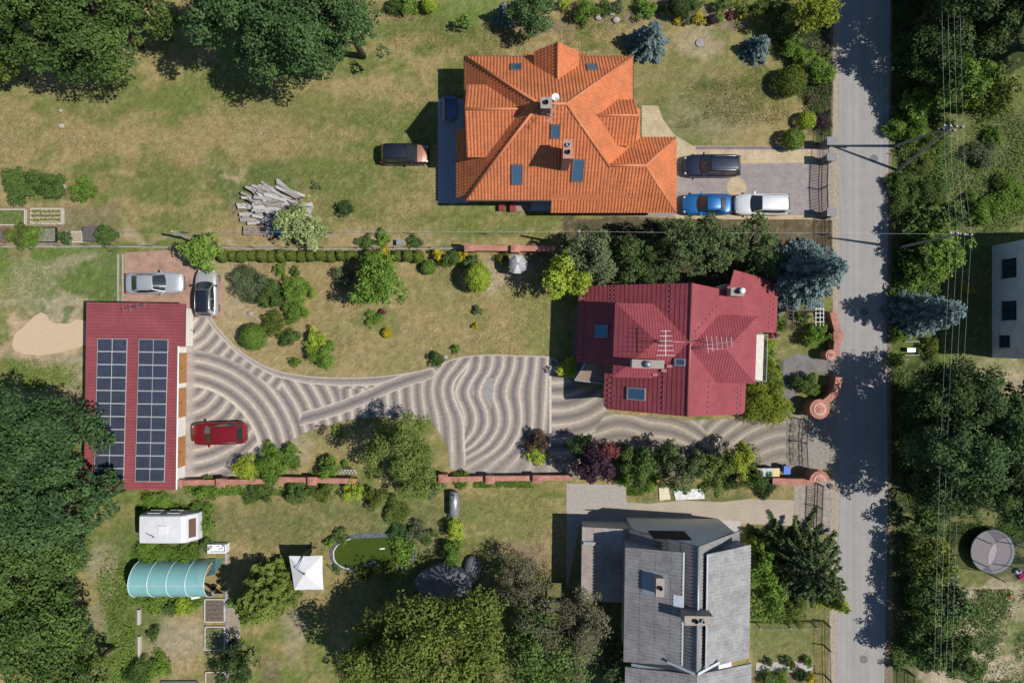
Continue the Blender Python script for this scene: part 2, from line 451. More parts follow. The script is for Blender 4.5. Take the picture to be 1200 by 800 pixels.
def scatter(name, polys, n, kind, leaf, hmax, label=None, clump=.5, sc_noise=.4, thr=.45, cat=None, blades=False):
    """ground cover: low leaves spread over an area in patches (stuff)"""
    vn = VN(len(name) * 7 + n % 97)
    cs = []; per = n // len(polys)
    for poly in polys:
        w = [P(*p) for p in poly]; xs = [p.x for p in w]; ys = [p.y for p in w]
        x = RNG.uniform(min(xs), max(xs), per * 3); y = RNG.uniform(min(ys), max(ys), per * 3)
        v = vn.fbm(x * sc_noise, y * sc_noise, 4)
        qx = x + (vn.fbm(x * .35 + 9, y * .35, 3) - .5) * 5 + RNG.normal(0, .35, len(x)); qy = y + (vn.fbm(x * .35, y * .35 + 9, 3) - .5) * 5 + RNG.normal(0, .35, len(x))
        k = inpoly(qx, qy, [(p.x, p.y) for p in w]) & (v + RNG.normal(0, .07, len(x)) > thr)
        x, y, v = x[k][:per], y[k][:per], v[k][:per]
        z = RNG.uniform(.02, 1, len(x)) ** 1.3 * hmax * np.clip((v - thr) * 5, .15, 1)
        cs.append(np.stack([x, y, z, v], 1))
    a = np.concatenate(cs); m = len(a)
    nr = RNG.normal(0, .5, (m, 3)) + np.array([0, 0, 1.0])
    if blades: nr = RNG.normal(0, 1, (m, 3)) + np.array([0, 0, .35])
    me = leaf_mesh(name, a[:, :3], nr, leaf * RNG.uniform(.6, 1.4, m), .5 + (a[:, 3] - .55) * 1.6 + RNG.normal(0, .2, m), L(kind), .35 if blades else .6)
    o = D.objects.new(name, me); COL.objects.link(o)
    return tag(o, label, cat, None, 'stuff')
# ------------------------------------------------------------------ camera, sun, sky
cam = D.cameras.new('camera'); co = D.objects.new('camera', cam); COL.objects.link(co)
cam.sensor_width = 36; cam.lens = 18 / (1200 / SCL / 2 / CAMH); cam.clip_end = 8000
co.location = (0, 0, CAMH); SC.camera = co
AZ, EL = R(8), R(55)
sv = Vector((math.cos(EL) * math.cos(AZ), -math.cos(EL) * math.sin(AZ), math.sin(EL)))
sl = D.lights.new('sun', 'SUN'); sl.energy = 4.9; sl.angle = R(.53); sl.color = (1, .96, .90)
so = D.objects.new('sun', sl); COL.objects.link(so); so.rotation_euler = (-sv).to_track_quat('-Z', 'Y').to_euler(); so.location = (40, -10, 70)
wd = D.worlds.new('World'); SC.world = wd; wd.use_nodes = True
sk = wd.node_tree.nodes.new('ShaderNodeTexSky'); sk.sky_type = 'NISHITA'; sk.sun_disc = False; sk.sun_elevation = EL; sk.sun_rotation = R(98); sk.ozone_density = 6; sk.dust_density = .3; sk.air_density = 1.3
wd.node_tree.links.new(sk.outputs['Color'], wd.node_tree.nodes['Background'].inputs['Color'])
wd.node_tree.nodes['Background'].inputs['Strength'].default_value = .072
vs_ = SC.view_settings; vs_.view_transform = 'Standard'; vs_.look = 'None'; vs_.gamma = 1; vs_.exposure = 0.0
SC.cycles.max_bounces = 5; SC.cycles.diffuse_bounces = 2; SC.cycles.transparent_max_bounces = 8
SC.cycles.use_denoising = True

# ------------------------------------------------------------------ ground sheet
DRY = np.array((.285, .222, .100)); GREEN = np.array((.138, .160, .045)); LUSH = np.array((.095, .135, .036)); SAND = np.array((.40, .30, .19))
SOIL = np.array((.15, .115, .08)); WOOD = np.array((.040, .055, .020)); PALE = np.array((.36, .30, .205)); OLIVE = np.array((.125, .138, .050))
xs = np.concatenate([[-3000, -800, -250, -100, -60], np.arange(-46, 46.01, .22), [60, 100, 250, 800, 3000]])
ys = np.concatenate([[-3000, -800, -250, -100, -45], np.arange(-31, 31.01, .22), [45, 100, 250, 800, 3000]])
gx, gy = np.meshgrid(xs, ys); px = gx * SCL + 600; py = 400 - gy * SCL
v1, v2, v3 = VN(3), VN(5), VN(9)
wx = px + (v1.fbm(px * .035, py * .035, 4) - .5) * 46; wy = py + (v2.fbm(px * .035, py * .035, 4) - .5) * 46
n_lo = v1.fbm(px * .010 + 5, py * .013, 4); n_mid = v2.fbm(px * .04, py * .05, 4); n_hi = v3.fbm(px * .16, py * .16, 3)
n_str = v3.fbm(px * .012 + 3, py * .14 + px * .012, 3); g = np.clip(.5 + (n_lo - .505) * 3.6 + (n_mid - .5) * 2.6 + (n_hi - .5) * 1.1 + (n_str - .5) * 1.3, 0, 1)
col = DRY * (1 - g[..., None]) + GREEN * g[..., None]
def blend(mask, c, s=1.0):
    global col
    k = np.clip(mask, 0, 1)[..., None] * s; col = col * (1 - k) + c * k
def ell(cx, cy, rx, ry, soft=.5, ragged=.5):
    d = np.sqrt(((wx - cx) / rx) ** 2 + ((wy - cy) / ry) ** 2) + (n_hi - .5) * ragged
    return np.clip((1 + soft / 2 - d) / soft, 0, 1)
def area(pts, rag=0.0):
    return inpoly(px + (wx - px) * rag, py + (wy - py) * rag, pts).astype(float)
# right of the road: rough green; left edges lush
blend(area([(1042, -200), (1300, -200), (1300, 600), (1042, 600)]), LUSH, .75)
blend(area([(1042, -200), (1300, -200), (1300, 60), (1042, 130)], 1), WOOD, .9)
blend(area([(1110, 130), (1300, 110), (1300, 275), (1110, 275)], 1) * (.3 + n_mid), OLIVE, .9)
blend(area([(1042, 130), (1110, 130), (1110, 430), (1042, 430)], .7), LUSH * .8, .6)
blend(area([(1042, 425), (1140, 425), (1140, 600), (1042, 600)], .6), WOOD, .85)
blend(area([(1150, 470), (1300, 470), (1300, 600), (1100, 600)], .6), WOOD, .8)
blend(ell(1175, 440, 45, 24), PALE, .75); blend(ell(1150, 426, 40, 9), GREEN, .6)
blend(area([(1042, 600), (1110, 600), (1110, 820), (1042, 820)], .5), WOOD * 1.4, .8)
blend(area([(1108, 600), (1300, 600), (1300, 690), (1100, 690)], .4), OLIVE, .8)
blend(area([(1100, 690), (1300, 690), (1300, 900), (1090, 900)], .4) * np.clip(1.5 - 1.3 * g, .45, 1), PALE * 1.02, .95)
blend(ell(1160, 692, 50, 10), PALE, .7); blend(ell(1140, 780, 60, 12), PALE * 1.1, .8)
blend(ell(1190, 728, 30, 24) * np.clip((n_mid - .42) * 6, 0, 1), LUSH, .8); blend(ell(1150, 750, 60, 40) * np.clip((n_hi - .52) * 6, 0, 1), LUSH, .7); blend(ell(1068, 338, 22, 8), PALE * .9, .8)
# north-west lawn
for e in ((110, 160, 120, 22), (230, 170, 90, 20), (60, 100, 40, 14), (330, 150, 60, 22), (150, 245, 90, 10), (420, 110, 80, 20), (300, 262, 90, 8)): blend(ell(*e, 1.1, .7), DRY * np.array((1.06, 1.03, 1.10)), .7)
for e in ((220, 195, 90, 12), (120, 120, 80, 16), (260, 110, 70, 18), (290, 215, 55, 22), (180, 225, 80, 8), (420, 215, 70, 30), (560, 28, 60, 30), (190, 45, 26, 18), (590, 262, 130, 10), (390, 130, 60, 16)): blend(ell(*e, 1.0, .8), GREEN * .95, .7)
blend(ell(300, 218, 50, 22, .6), LUSH, .8); blend(ell(560, 10, 45, 20, .6), LUSH * 1.5, .7); blend(ell(277, 204, 6, 7, .8), SAND * 1.1, .8); blend(ell(285, 245, 16, 22, .8), SOIL * 1.15, .6)
blend(ell(625, 30, 48, 9, .4, .3), SOIL * 1.5, .75); blend(ell(710, 24, 24, 9, .5), SOIL * 1.4, .7); blend(ell(800, 20, 75, 9, .3, .3), SOIL * 1.3, .7)
blend(ell(820, 50, 22, 16, .9), PALE, .6); blend(ell(820, 140, 50, 20, 1.), PALE * .95, .55); blend(ell(790, 120, 80, 60, 1.), OLIVE, .5)
blend(area([(940, -10), (980, -10), (980, 150), (945, 160)], .3), SOIL, .8); blend(area([(955, -10), (975, -10), (974, 300), (957, 300)]), WOOD * 1.3, .8)  # dark strip by the railing: soil with the hedge shade painted in
# strip between the plots, kitchen garden on the left
blend(area([(-50, 240), (135, 240), (140, 286), (-50, 286)], .25), SOIL * 1.25, .55); blend(ell(140, 281, 400, 4, .5, .2), PALE * .95, .6)
blend(area([(-60, 291), (140, 291), (140, 462), (-60, 462)], .15) * np.clip(.55 + 1.2 * g, 0, 1), LUSH * 1.15, .95)
for e in ((40, 318, 34, 10), (20, 340, 44, 22), (170, 420, 40, 14), (92, 440, 16, 30), (90, 310, 30, 8), (75, 420, 60, 8)): blend(ell(*e, .9, 1.), PALE, .55)
blend(ell(58, 392, 46, 27, .15, .15), SAND, .95); blend(ell(20, 412, 30, 5, .5), SAND * .9, .8); blend(ell(80, 358, 28, 18, .6, .8), PALE * .95, .85); blend(ell(74, 367, 8, 9), LUSH, .8)
# red house garden
blend(ell(290, 350, 40, 44, .9), PALE * 1.02, .7); blend(ell(430, 390, 190, 90, .6), DRY * np.array((1.06, 1.03, 1.12)), .6); blend(ell(605, 350, 50, 50, 1), DRY * 1.12, .6)
blend(ell(440, 380, 22, 16, .8), GREEN, .7); blend(ell(640, 370, 35, 40, 1.), GREEN * 1.1, .6); blend(ell(590, 320, 28, 24, .6), PALE * 1.05, .8); blend(ell(555, 372, 10, 25, .9), GREEN, .4)
blend(ell(610, 300, 40, 12, .7), SOIL * 1.6, .6); blend(ell(400, 525, 60, 26, .7), DRY, .7); blend(ell(350, 520, 14, 24, .7), PALE, .5)
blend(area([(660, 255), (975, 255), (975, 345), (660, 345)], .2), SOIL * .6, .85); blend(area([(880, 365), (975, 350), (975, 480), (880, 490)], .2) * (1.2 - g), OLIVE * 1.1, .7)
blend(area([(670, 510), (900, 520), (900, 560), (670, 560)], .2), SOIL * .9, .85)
# south gardens
blend(ell(450, 610, 190, 26, .8), OLIVE * 1.05, .6); blend(ell(600, 600, 60, 34, .7), GREEN * 1.12, .55); blend(ell(620, 645, 36, 16, .7), SOIL * 1.35, .6)
for e in ((150, 700, 50, 90), (215, 710, 60, 10), (190, 650, 50, 10), (215, 598, 42, 22), (150, 780, 40, 40)): blend(ell(*e, .7, .9), LUSH, .85)
blend(ell(118, 670, 16, 30, .8), PALE * .85, .7); blend(ell(110, 730, 10, 20, .8), PALE * .8, .6); blend(ell(205, 755, 34, 30, .8), PALE * .9, .7); blend(ell(345, 735, 14, 40, .9), PALE * .85, .6)
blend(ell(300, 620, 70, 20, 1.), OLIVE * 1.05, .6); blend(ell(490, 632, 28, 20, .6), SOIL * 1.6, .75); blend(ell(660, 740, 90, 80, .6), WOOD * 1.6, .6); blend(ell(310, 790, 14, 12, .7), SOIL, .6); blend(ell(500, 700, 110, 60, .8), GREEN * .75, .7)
blend(area([(875, 615), (975, 615), (975, 730), (875, 730)], .2), LUSH * .9, .7); blend(area([(880, 730), (952, 730), (952, 778), (880, 778)]), OLIVE * 1.1, .8); blend(area([(880, 780), (955, 780), (955, 830), (880, 830)]), SOIL, .7)
blend(area([(735, 566), (975, 566), (975, 590), (735, 590)], .3) * (.4 + g * .6), OLIVE * .9, .6)
col = col * (1 + (v3.fbm(px * .5, py * .5, 2) - .5)[..., None] * .5)
sp = np.clip((v1.fbm(px * .33 + 7, py * .33, 2) - .64) * 9, 0, 1) * (gx > -50) ; col = col * (1 - sp[..., None] * .28) + np.array((.36, .30, .19)) * sp[..., None] * .28
fo = np.clip((np.maximum(np.abs(gx) - 44, np.abs(gy) - 29)) / 2, 0, 1)[..., None]; col = col * (1 - fo) + (DRY * .5 + GREEN * .5) * fo
ny, nx = gx.shape
vv = np.stack([gx, gy, np.zeros_like(gx)], -1).reshape(-1, 3).astype(np.float32)
idx = np.arange(nx * ny).reshape(ny, nx); q = np.stack([idx[:-1, :-1], idx[:-1, 1:], idx[1:, 1:], idx[1:, :-1]], -1).reshape(-1, 4).astype(np.int32)
def grid_mesh(name, vv, q, colv, m):
    me = D.meshes.new(name); n = len(q)
    me.vertices.add(len(vv)); me.vertices.foreach_set('co', vv.ravel())
    me.loops.add(4 * n); me.loops.foreach_set('vertex_index', q.ravel())
    me.polygons.add(n); me.polygons.foreach_set('loop_start', np.arange(0, 4 * n, 4, dtype=np.int32)); me.polygons.foreach_set('loop_total', np.full(n, 4, np.int32))
    a = me.attributes.new('Col', 'FLOAT_COLOR', 'POINT')
    a.data.foreach_set('color', np.concatenate([np.clip(colv, 0, 1), np.ones((len(colv), 1))], 1).astype(np.float32).ravel())
    me.materials.append(m); me.update(calc_edges=True); o = D.objects.new(name, me); COL.objects.link(o); return o
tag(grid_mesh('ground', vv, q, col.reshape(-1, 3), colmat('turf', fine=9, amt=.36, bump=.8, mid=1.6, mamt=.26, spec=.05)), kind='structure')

# ------------------------------------------------------------------ road and paved areas
asph = mat('asphalt', (.285, .272, .258), .9, .06, 1.0, bump=.12, bscale=60)
N = asph.node_tree.nodes; Lk = asph.node_tree.links      # long faint wheel tracks along the road
gm = [n for n in N if n.type == 'NEW_GEOMETRY'][0]; mp = N.new('ShaderNodeMapping'); mp.inputs['Scale'].default_value = (3.2, .02, 1)
nz = N.new('ShaderNodeTexNoise'); nz.inputs['Scale'].default_value = 1; nz.inputs['Detail'].default_value = 4
Lk.new(gm.outputs['Position'], mp.inputs['Vector']); Lk.new(mp.outputs['Vector'], nz.inputs['Vector'])
mr = N.new('ShaderNodeMapRange'); mr.inputs['From Min'].default_value = .3; mr.inputs['From Max'].default_value = .7; mr.inputs['To Min'].default_value = .90; mr.inputs['To Max'].default_value = 1.06
Lk.new(nz.outputs['Fac'], mr.inputs['Value']); vm = N.new('ShaderNodeVectorMath'); vm.operation = 'SCALE'
pb = N['Principled BSDF']; src = pb.inputs['Base Color'].links[0].from_socket
Lk.new(src, vm.inputs[0]); Lk.new(mr.outputs['Result'], vm.inputs['Scale']); Lk.new(vm.outputs['Vector'], pb.inputs['Base Color'])
sheet('sand_patch', [(14, 404), (17, 392), (28, 382), (40, 371), (48, 366), (55, 369), (58, 376), (66, 379), (82, 379), (90, 374), (101, 376), (102, 395), (101, 404), (88, 408), (70, 413), (48, 416), (28, 415), (18, 411)], .008, mat('loose_sand', (.50, .375, .25), .95, .07, 5, bump=.2))
sheet('road', [(985, -1500), (1044, -1500), (1043, 0), (1041, 200), (1039, 400), (1040, 600), (1036, 800), (1036, 2300), (981, 2300), (980, 800), (983, 600), (983, 400), (983, 200), (984, 0)], .012, asph)
sheet('verge', [(976, -300), (984.5, -300), (984, 0), (983, 200), (983, 400), (983, 600), (980, 800), (980, 1000), (971, 1000), (971, 780), (974, 600), (976, 400), (975, 200), (977, 0)], .008, mat('verge_sand', (.34, .285, .22), .95, .2, 5, bump=.4))
sheet('verge', [(1043, -300), (1046, -300), (1045, 200), (1044, 620), (1047, 740), (1044, 900), (1036, 900), (1036, 800), (1040, 600), (1039, 400), (1041, 200), (1043, 0)], .008, mat('verge_dirt', (.20, .155, .105), .95, .4, 7, bump=.5))
for i, (mx_, my_) in enumerate(((1013, 365), (1024, 186), (1012, 772))):
    b = MB(); w = P(mx_, my_); b.lathe((w.x, w.y, .012), [(.34, 0), (.34, .006), (.28, .007), (.28, .004), (.03, .004)], 20)
    b.build('manhole_cover', mat('cast_iron', (.13, .125, .12), .7, .2, 10), label=['dark round manhole cover in the road below the blue spruce', 'faint round manhole cover in the road beside the pole shadow', 'round manhole cover at the southern end of the road'][i], cat='manhole')

pav_grey = brickmat('pavers_pinkgrey', (.30, .255, .24), (.25, .225, .225), (.19, .17, .16), .3, .15)
pav_cream = brickmat('pavers_cream', (.47, .38, .24), (.41, .33, .21), (.3, .24, .16), .22, .22)
sheet('parking_yard', [(752, 150), (790, 172), (957, 176), (957, 252), (790, 252), (752, 252)], .012, pav_grey)
sheet('cream_paving', [(752, 124), (771, 124), (777, 140), (790, 158), (812, 171), (957, 171), (957, 191), (870, 192), (790, 192), (752, 170)], .016, pav_cream)
sheet('cream_paving', [(790, 251.5), (957, 252), (957, 257), (790, 257)], .016, pav_cream)
sheet('cream_paving', [(863 + 11.5 * math.cos(a * math.pi / 14), 219 + 11.5 * math.sin(a * math.pi / 14)) for a in range(28)], .016, pav_cream)
sheet('paved_edge', [(815, 171.5), (957, 171.5), (957, 175.5), (815, 175.5)], .020, brickmat('pavers_purple', (.24, .18, .19), (.2, .16, .17), (.15, .12, .12), .2, .1))
sheet('gate_apron', [(957, 170), (976, 168), (976, 258), (957, 258)], .014, mat('apron', (.30, .25, .21), .9, .2, 4))
conc = mat('concrete', (.40, .37, .335), .9, .14, 7, bump=.3)
concd = mat('concrete_dirty', (.34, .31, .275), .92, .16, 6, bump=.35)
sheet('concrete_yard', [(664, 566), (733, 568), (736, 612), (680, 614), (664, 690)], .012, concd)
sheet('dirt_track', [(733, 588), (760, 590), (800, 586), (845, 588), (880, 584), (930, 586), (975, 584), (975, 614), (940, 616), (860, 613), (733, 612)], .010, mat('track_sand', (.36, .305, .24), .95, .10, 6, bump=.25, w2=((.5, .10),)))
sheet('concrete_yard', [(700, 606), (868, 610), (868, 660), (700, 660)], .014, conc)
sheet('parking_pad', [(146, 296), (215, 292), (236, 310), (262, 330), (262, 372), (214, 374), (214, 357), (146, 357)], .012, brickmat('pavers_red', (.40, .23, .165), (.33, .20, .15), (.25, .19, .14), .2, .1, var=.3))
sheet('garden_path', [(914, 428), (922, 418), (938, 414), (958, 419), (976, 421), (976, 439), (958, 436), (945, 438), (936, 452), (931, 478), (932, 492), (914, 492), (918, 470), (912, 448)], .012, brickmat('pavers_walk', (.20, .185, .175), (.165, .155, .15), (.12, .11, .1), .16, .12, var=.3))
sheet('terrace', [(513, 116), (548, 116), (548, 238), (513, 238)], .05, mat('terrace_stone', (.30, .33, .38), .8, .15, 4))
sheet('house_apron', [(602, 236), (650, 236), (735, 250), (795, 250), (795, 256), (602, 247)], .010, mat('apron2', (.28, .22, .18), .9, .25, 4))
sheet('gate_apron', [(933, 488), (983, 486), (983, 552), (930, 546)], .010, mat('apron3', (.26, .23, .20), .95, .2, 4))
sheet('entry_apron', [(930, 566), (976, 562), (974, 625), (930, 620)], .0125, mat('apron4', (.30, .26, .22), .95, .25, 3))
sheet('garden_path', [(886, 776), (952, 774), (952, 786), (886, 788)], .012, conc)
sheet('house_apron', [(678, 330), (690, 330), (690, 440), (655, 440), (655, 425), (670, 420)], .009, mat('apron5', (.2, .2, .17), .95, .2, 4))

# ------------------------------------------------------------------ driveway laid in waves
DW = [(209, 372), (246, 371), (262, 392), (285, 414), (320, 433), (360, 441), (400, 443), (440, 442), (480, 437), (505, 431), (535, 420), (570, 416), (610, 417), (645, 419), (656, 428), (664, 442), (678, 455), (715, 453), (714, 484), (806, 492), (876, 490), (905, 492), (920, 484), (933, 488), (933, 546), (905, 551), (668, 560), (545, 556), (527, 548), (524, 520), (505, 492), (440, 488), (400, 493), (356, 507), (332, 522), (300, 556), (209, 560)]
st = .62
ax = np.arange(207, 936, st); ay = np.arange(368, 564, st); X, Y = np.meshgrid(ax, ay)
def seg_d(X, Y, pts):
    d = np.full(X.shape, 1e9)
    for (x0, y0), (x1, y1) in zip(pts[:-1], pts[1:]):
        t = np.clip(((X - x0) * (x1 - x0) + (Y - y0) * (y1 - y0)) / ((x1 - x0) ** 2 + (y1 - y0) ** 2), 0, 1)
        d = np.minimum(d, np.hypot(X - x0 - t * (x1 - x0), Y - y0 - t * (y1 - y0)))
    return d
wob = (v1.fbm(X * .05, Y * .05, 3) - .5) * 1.2
def fr(v, per): return np.mod(v + wob, per) / per
r1 = np.hypot(X - 213, Y - 545)
f = fr(r1 - 95 + 14, 14)                                             # big arcs through the fan
rin = np.hypot(X - 216, Y - 440); m = r1 < 95; f = np.where(m, fr(rin - 30, 14.5), f)
up = (Y < 412 + .13 * (X - 215) + ((X - 215) / 95) ** 2 * 22) & (X < 330) & (r1 > 136); ru = np.hypot(X - 208, Y - 362); f = np.where(up, fr(ru, 12.5), f)
wv = (X > 398)
A = np.clip((X - 470) / 60, 0, 1) * np.clip((652 - X) / 95, 0, 1)
bump_ = np.exp(-((Y - 456) / 15) ** 2) * 15 - np.exp(-((Y - 490) / 17) ** 2) * 10 - np.exp(-((Y - 428) / 9) ** 2) * 6 + np.clip((Y - 505) / 30, 0, 1.5) ** 1.5 * 30
Lx = np.interp(Y, [416, 424, 431, 438, 446, 456, 466, 476, 488, 500, 535, 565], [556, 550, 545, 539, 533, 530, 532, 536, 541, 543, 544.5, 544.5])
Mx = np.interp(Y, [414, 422, 430, 437, 444, 452, 459, 466, 474, 482, 490, 498, 506, 514, 521, 527, 534, 560], [577, 577.5, 576, 573, 568, 564, 562, 563, 567, 570, 571.5, 571, 568, 562, 555, 546, 532, 470])
Rx = np.interp(Y, [414, 460, 500, 530, 565], [642, 640, 637, 630, 612])
hw = np.clip((X - 470) / 60, .25, 1); left = (X - 500) - (Lx - 543) * hw; tR = (X - Mx) / np.maximum(Rx - Mx, 20)
ph = np.where(X < Lx, np.mod(left, 14.4) / 14.4, np.where(X < Mx, np.mod((X - Mx) * 1.05, 14.4) / 14.4, np.mod(tR * 5, 1)))
f = np.where((X > 398) & (X < 646) & ((Y > 455) | (X > 440)) & ((X > 505) | (Y > 440)), ph, f)
f = np.where((np.abs(X - Lx) < 1.2) & (Y > 424) & (Y < 545), 0.0, f)
r3 = np.hypot(X - 650, Y - 400); f = np.where(X > 645, fr(r3 - 65, 16.5), f)
wav = Y + 4.5 * np.cos((X - 727) / 42 * np.pi) * (X < 770) + np.where(X >= 770, ((X - 767) / 50.) ** 2 * -17 - 4.5, 0)
m4 = (X > 700 + (500 - Y) * .55) & (X < 838) & (Y > 484 - (X - 700) * .02); f = np.where(m4, fr(wav - 491, 15.5), f)
r5 = np.hypot(X - 930, Y - 602); m5 = (X > 832 - (512 - Y) * .75 * (Y < 512)) & (X > 805); f = np.where(m5, fr(r5 - 94, 14.5), f)
band = [(250, 370), (262, 386), (280, 404), (300, 419), (325, 432), (360, 440), (400, 443), (440, 442), (462, 439)]
b2 = [(352, 491), (375, 485), (400, 477), (430, 465), (455, 453), (480, 444), (503, 437)]
gate = [(846, 520), (812, 488)]
line = np.zeros_like(X)
for guide, half in ((band, 9.5), (b2, 7.5)):
    d = seg_d(X, Y, guide); inside = (d < half) & ((guide is band) | (X > 353 + (490 - Y) * .25)); f = np.where(inside, .5 + .5 * d / half, f)
f = np.where((np.abs(X - 645) < 1.3) & (Y < 520), 0.0, f)
f = np.where((np.abs(r1 - 95) < 1.8) & (X < 330), 0.0, f)
stripe = np.array([[.53, .46, .38], [.37, .315, .265], [.305, .26, .225], [.195, .168, .155], [.142, .128, .126], [.215, .185, .17], [.315, .27, .235], [.53, .46, .38]])
kn = np.array([0, .13, .24, .40, .52, .66, .86, 1.0])
dcol = np.stack([np.interp(f, kn, stripe[:, i]) for i in range(3)], -1)
tri = ((X > Mx + 3.5 + np.abs(Y - 459) * .12) & (X < 579.5 - (Y - 442) * .10) & (Y > 443) & (Y < 483)) | ((np.abs(X - (Lx + Mx) / 2 - 8) < 2.4 - np.abs(Y - 458) * .25))
dcol[tri] = (.27, .255, .24)
court = ((X < 228 + 2 * np.sin(Y * .2)) & (Y > 405)); k = np.clip((231 - X) / 8, 0, .85) * (Y > 400); dcol = dcol * (1 - k[..., None]) + np.array((.34, .30, .27)) * k[..., None]
k = np.clip((v2.fbm(X * .03, Y * .03, 4) - .5) * 1.2, 0, .22) + np.clip((Y - 525) / 40, 0, .5) * (X > 520); k = np.clip(k, 0, .75)
dcol = dcol * (1 - k[..., None]) + np.array((.27, .235, .20)) * k[..., None]
dcol *= (1 + (v3.fbm(X * .6, Y * .6, 2) - .5) * .25)[..., None]
jx = np.floor(X / SCL / .2 * 1.0 + (np.floor(Y / SCL / .1) % 2) * .5).astype(int); jy = np.floor(Y / SCL / .1).astype(int); dcol *= (.93 + .14 * np.random.default_rng(3).random((997, 991))[jx % 997, jy % 991])[..., None]
warm = np.clip((X - 640) / 60, 0, 1)[..., None]; dcol = dcol * (1 - warm) + (dcol * .72 + np.array((.235, .20, .165)) * .28) * np.array((.95, .94, .89)) * .95 * warm
ny, nx = X.shape; idx = np.arange(nx * ny).reshape(ny, nx)
keep = inpoly(X[:-1, :-1] + st / 2, Y[:-1, :-1] + st / 2, DW)
q = np.stack([idx[1:, :-1], idx[1:, 1:], idx[:-1, 1:], idx[:-1, :-1]], -1)[keep].astype(np.int32)
used = np.unique(q); remap = np.zeros(nx * ny, np.int32); remap[used] = np.arange(len(used))
vv = np.stack([(X - 600) / SCL, (400 - Y) / SCL, np.full(X.shape, .018)], -1).reshape(-1, 3)[used].astype(np.float32)
tag(grid_mesh('driveway', vv, remap[q], dcol.reshape(-1, 3)[used], colmat('wave_pavers', .85, 24, .10, .2, mid=5, mamt=.07)), kind='structure')
b = MB(); ribbon(b, smoothline(gpoly(DW[1:16], 0), 4), .12, 0, .035); b.build('driveway_kerb', mat('kerb_stone', (.42, .36, .31), .9, .2, 8), kind='structure')
# ------------------------------------------------------------------ buildings
TILE = [(0, .0), (.16, .042), (.40, .056), (.60, .040), (.72, .0), (1.0, .0)]
METAL = [(0, .0), (.22, .022), (.45, .022), (.66, .0), (1.0, .0)]
CORR = [(0, .0), (.22, .035), (.5, .065), (.78, .035), (1.0, .0)]
clay = mat('clay_tile', (.525, .163, .060), .62, .10, .9, spec=.35, tint=(.43, .15, .068), w2=((5.5, .14), (.5, .10), (1.9, .07)))
clayr = mat('clay_ridge', (.55, .195, .085), .6, .14, 3)
redm = mat('red_metal', (.280, .062, .073), .48, .08, .9, spec=.3, w2=((.35, .10), (2.2, .07), (9, .05)))
redr = mat('red_metal_trim', (.30, .075, .088), .4, .1, 2)
eter = mat('fibre_cement', (.235, .23, .23), .88, .2, 1.2, bump=.2, bscale=14, tint=(.175, .17, .168), w2=((5, .14), (.4, .15)))
eter2 = mat('fibre_cement_pale', (.30, .295, .29), .88, .2, 1.2, bump=.2, bscale=14, w2=((5, .14), (.4, .15)))
zinc = mat('zinc', (.34, .36, .39), .45, .12, 5, metal=.4)
wallc = mat('render_cream', (.62, .56, .46), .9, .08, 2)
walll = mat('render_white', (.74, .74, .73), .9, .06, 2)
glass = mat('window_glass', (.03, .06, .10), .06, 0, spec=.8, coat=.5)
skyglass = mat('skylight_glass', (.045, .10, .17), .10, 0, spec=.9, coat=.6)
skyglass_blue = mat('skylight_painted_sky', (.02, .17, .34), .12, 0, spec=.8, coat=.4)  # sky mirrored in the pane, painted in as blue glass
darkm = mat('dark_metal', (.035, .037, .042), .45, .1, 9, metal=.5)
greym = mat('grey_metal', (.20, .21, .22), .45, .15, 9, metal=.5)
white = mat('white_paint', (.78, .78, .77), .5, .04, 4)
brick = brickmat('brick_red', (.40, .135, .085), (.33, .115, .075), (.33, .26, .22), .25, .085)
capm = brickmat('brick_coping', (.43, .165, .115), (.34, .125, .09), (.33, .25, .21), .3, .12, var=.3)
plaster = mat('chimney_plaster', (.33, .285, .25), .9, .2, 6, bump=.3)
woodb = mat('wood_brown', (.20, .11, .065), .75, .25, 7)
woodg = mat('wood_weathered', (.36, .33, .30), .85, .3, 6, bump=.4)
black = mat('soot', (.012, .012, .012), .9, 0)

def roof_part(parent, name, faces, m, uw, vh, prof, step, skirt=.2, lift=0.0):
    b = MB(); pls = [tiles(b, f, uw, vh, prof, step, skirt, lift) for f in faces]
    b.build(name, m, parent); return pls

def ridge(parent, lines, m, r=.11):
    for a, c in lines:
        b = MB(); a = Vector(a); c = Vector(c); b.tube([a + Vector((0, 0, .03)), c + Vector((0, 0, .03))], r, 8); b.build('ridge_cap', m, parent, smooth=True)

def skylight(parent, px, py, pl, w, h, g=None, fr_=None):
    c, n = hit(px, py, pl), pl[1]; u, v, n = on_plane_frame(pl); c = c + n * .05
    b = MB()
    for s, t, a, d in ((-1, 0, .09, h), (1, 0, .09, h), (0, -1, w, .09), (0, 1, w, .09)):
        o = c + u * (s * (w - .09) / 2) + v * (t * (h - .09) / 2); q = [o + u * (a / 2 * i) + v * (d / 2 * j) for i, j in ((-1, -1), (1, -1), (1, 1), (-1, 1))]
        if s == 0: q = [o + u * ((w / 2 - .09) * i) + v * (.045 * j) for i, j in ((-1, -1), (1, -1), (1, 1), (-1, 1))]
        b.add([p - n * .04 for p in q] + [p + n * .10 for p in q], [(0, 3, 2, 1), (4, 5, 6, 7), (0, 1, 5, 4), (1, 2, 6, 5), (2, 3, 7, 6), (3, 0, 4, 7)])
    f = b.build('skylight', fr_ or greym, parent)
    b = MB(); q = [c + u * ((w / 2 - .08) * i) + v * ((h / 2 - .08) * j) + n * .07 for i, j in ((-1, -1), (1, -1), (1, 1), (-1, 1))]; b.poly(q)
    b.add([p - n * .1 for p in q], [(3, 2, 1, 0)]); b.build('pane', g or skyglass, f)
    return f

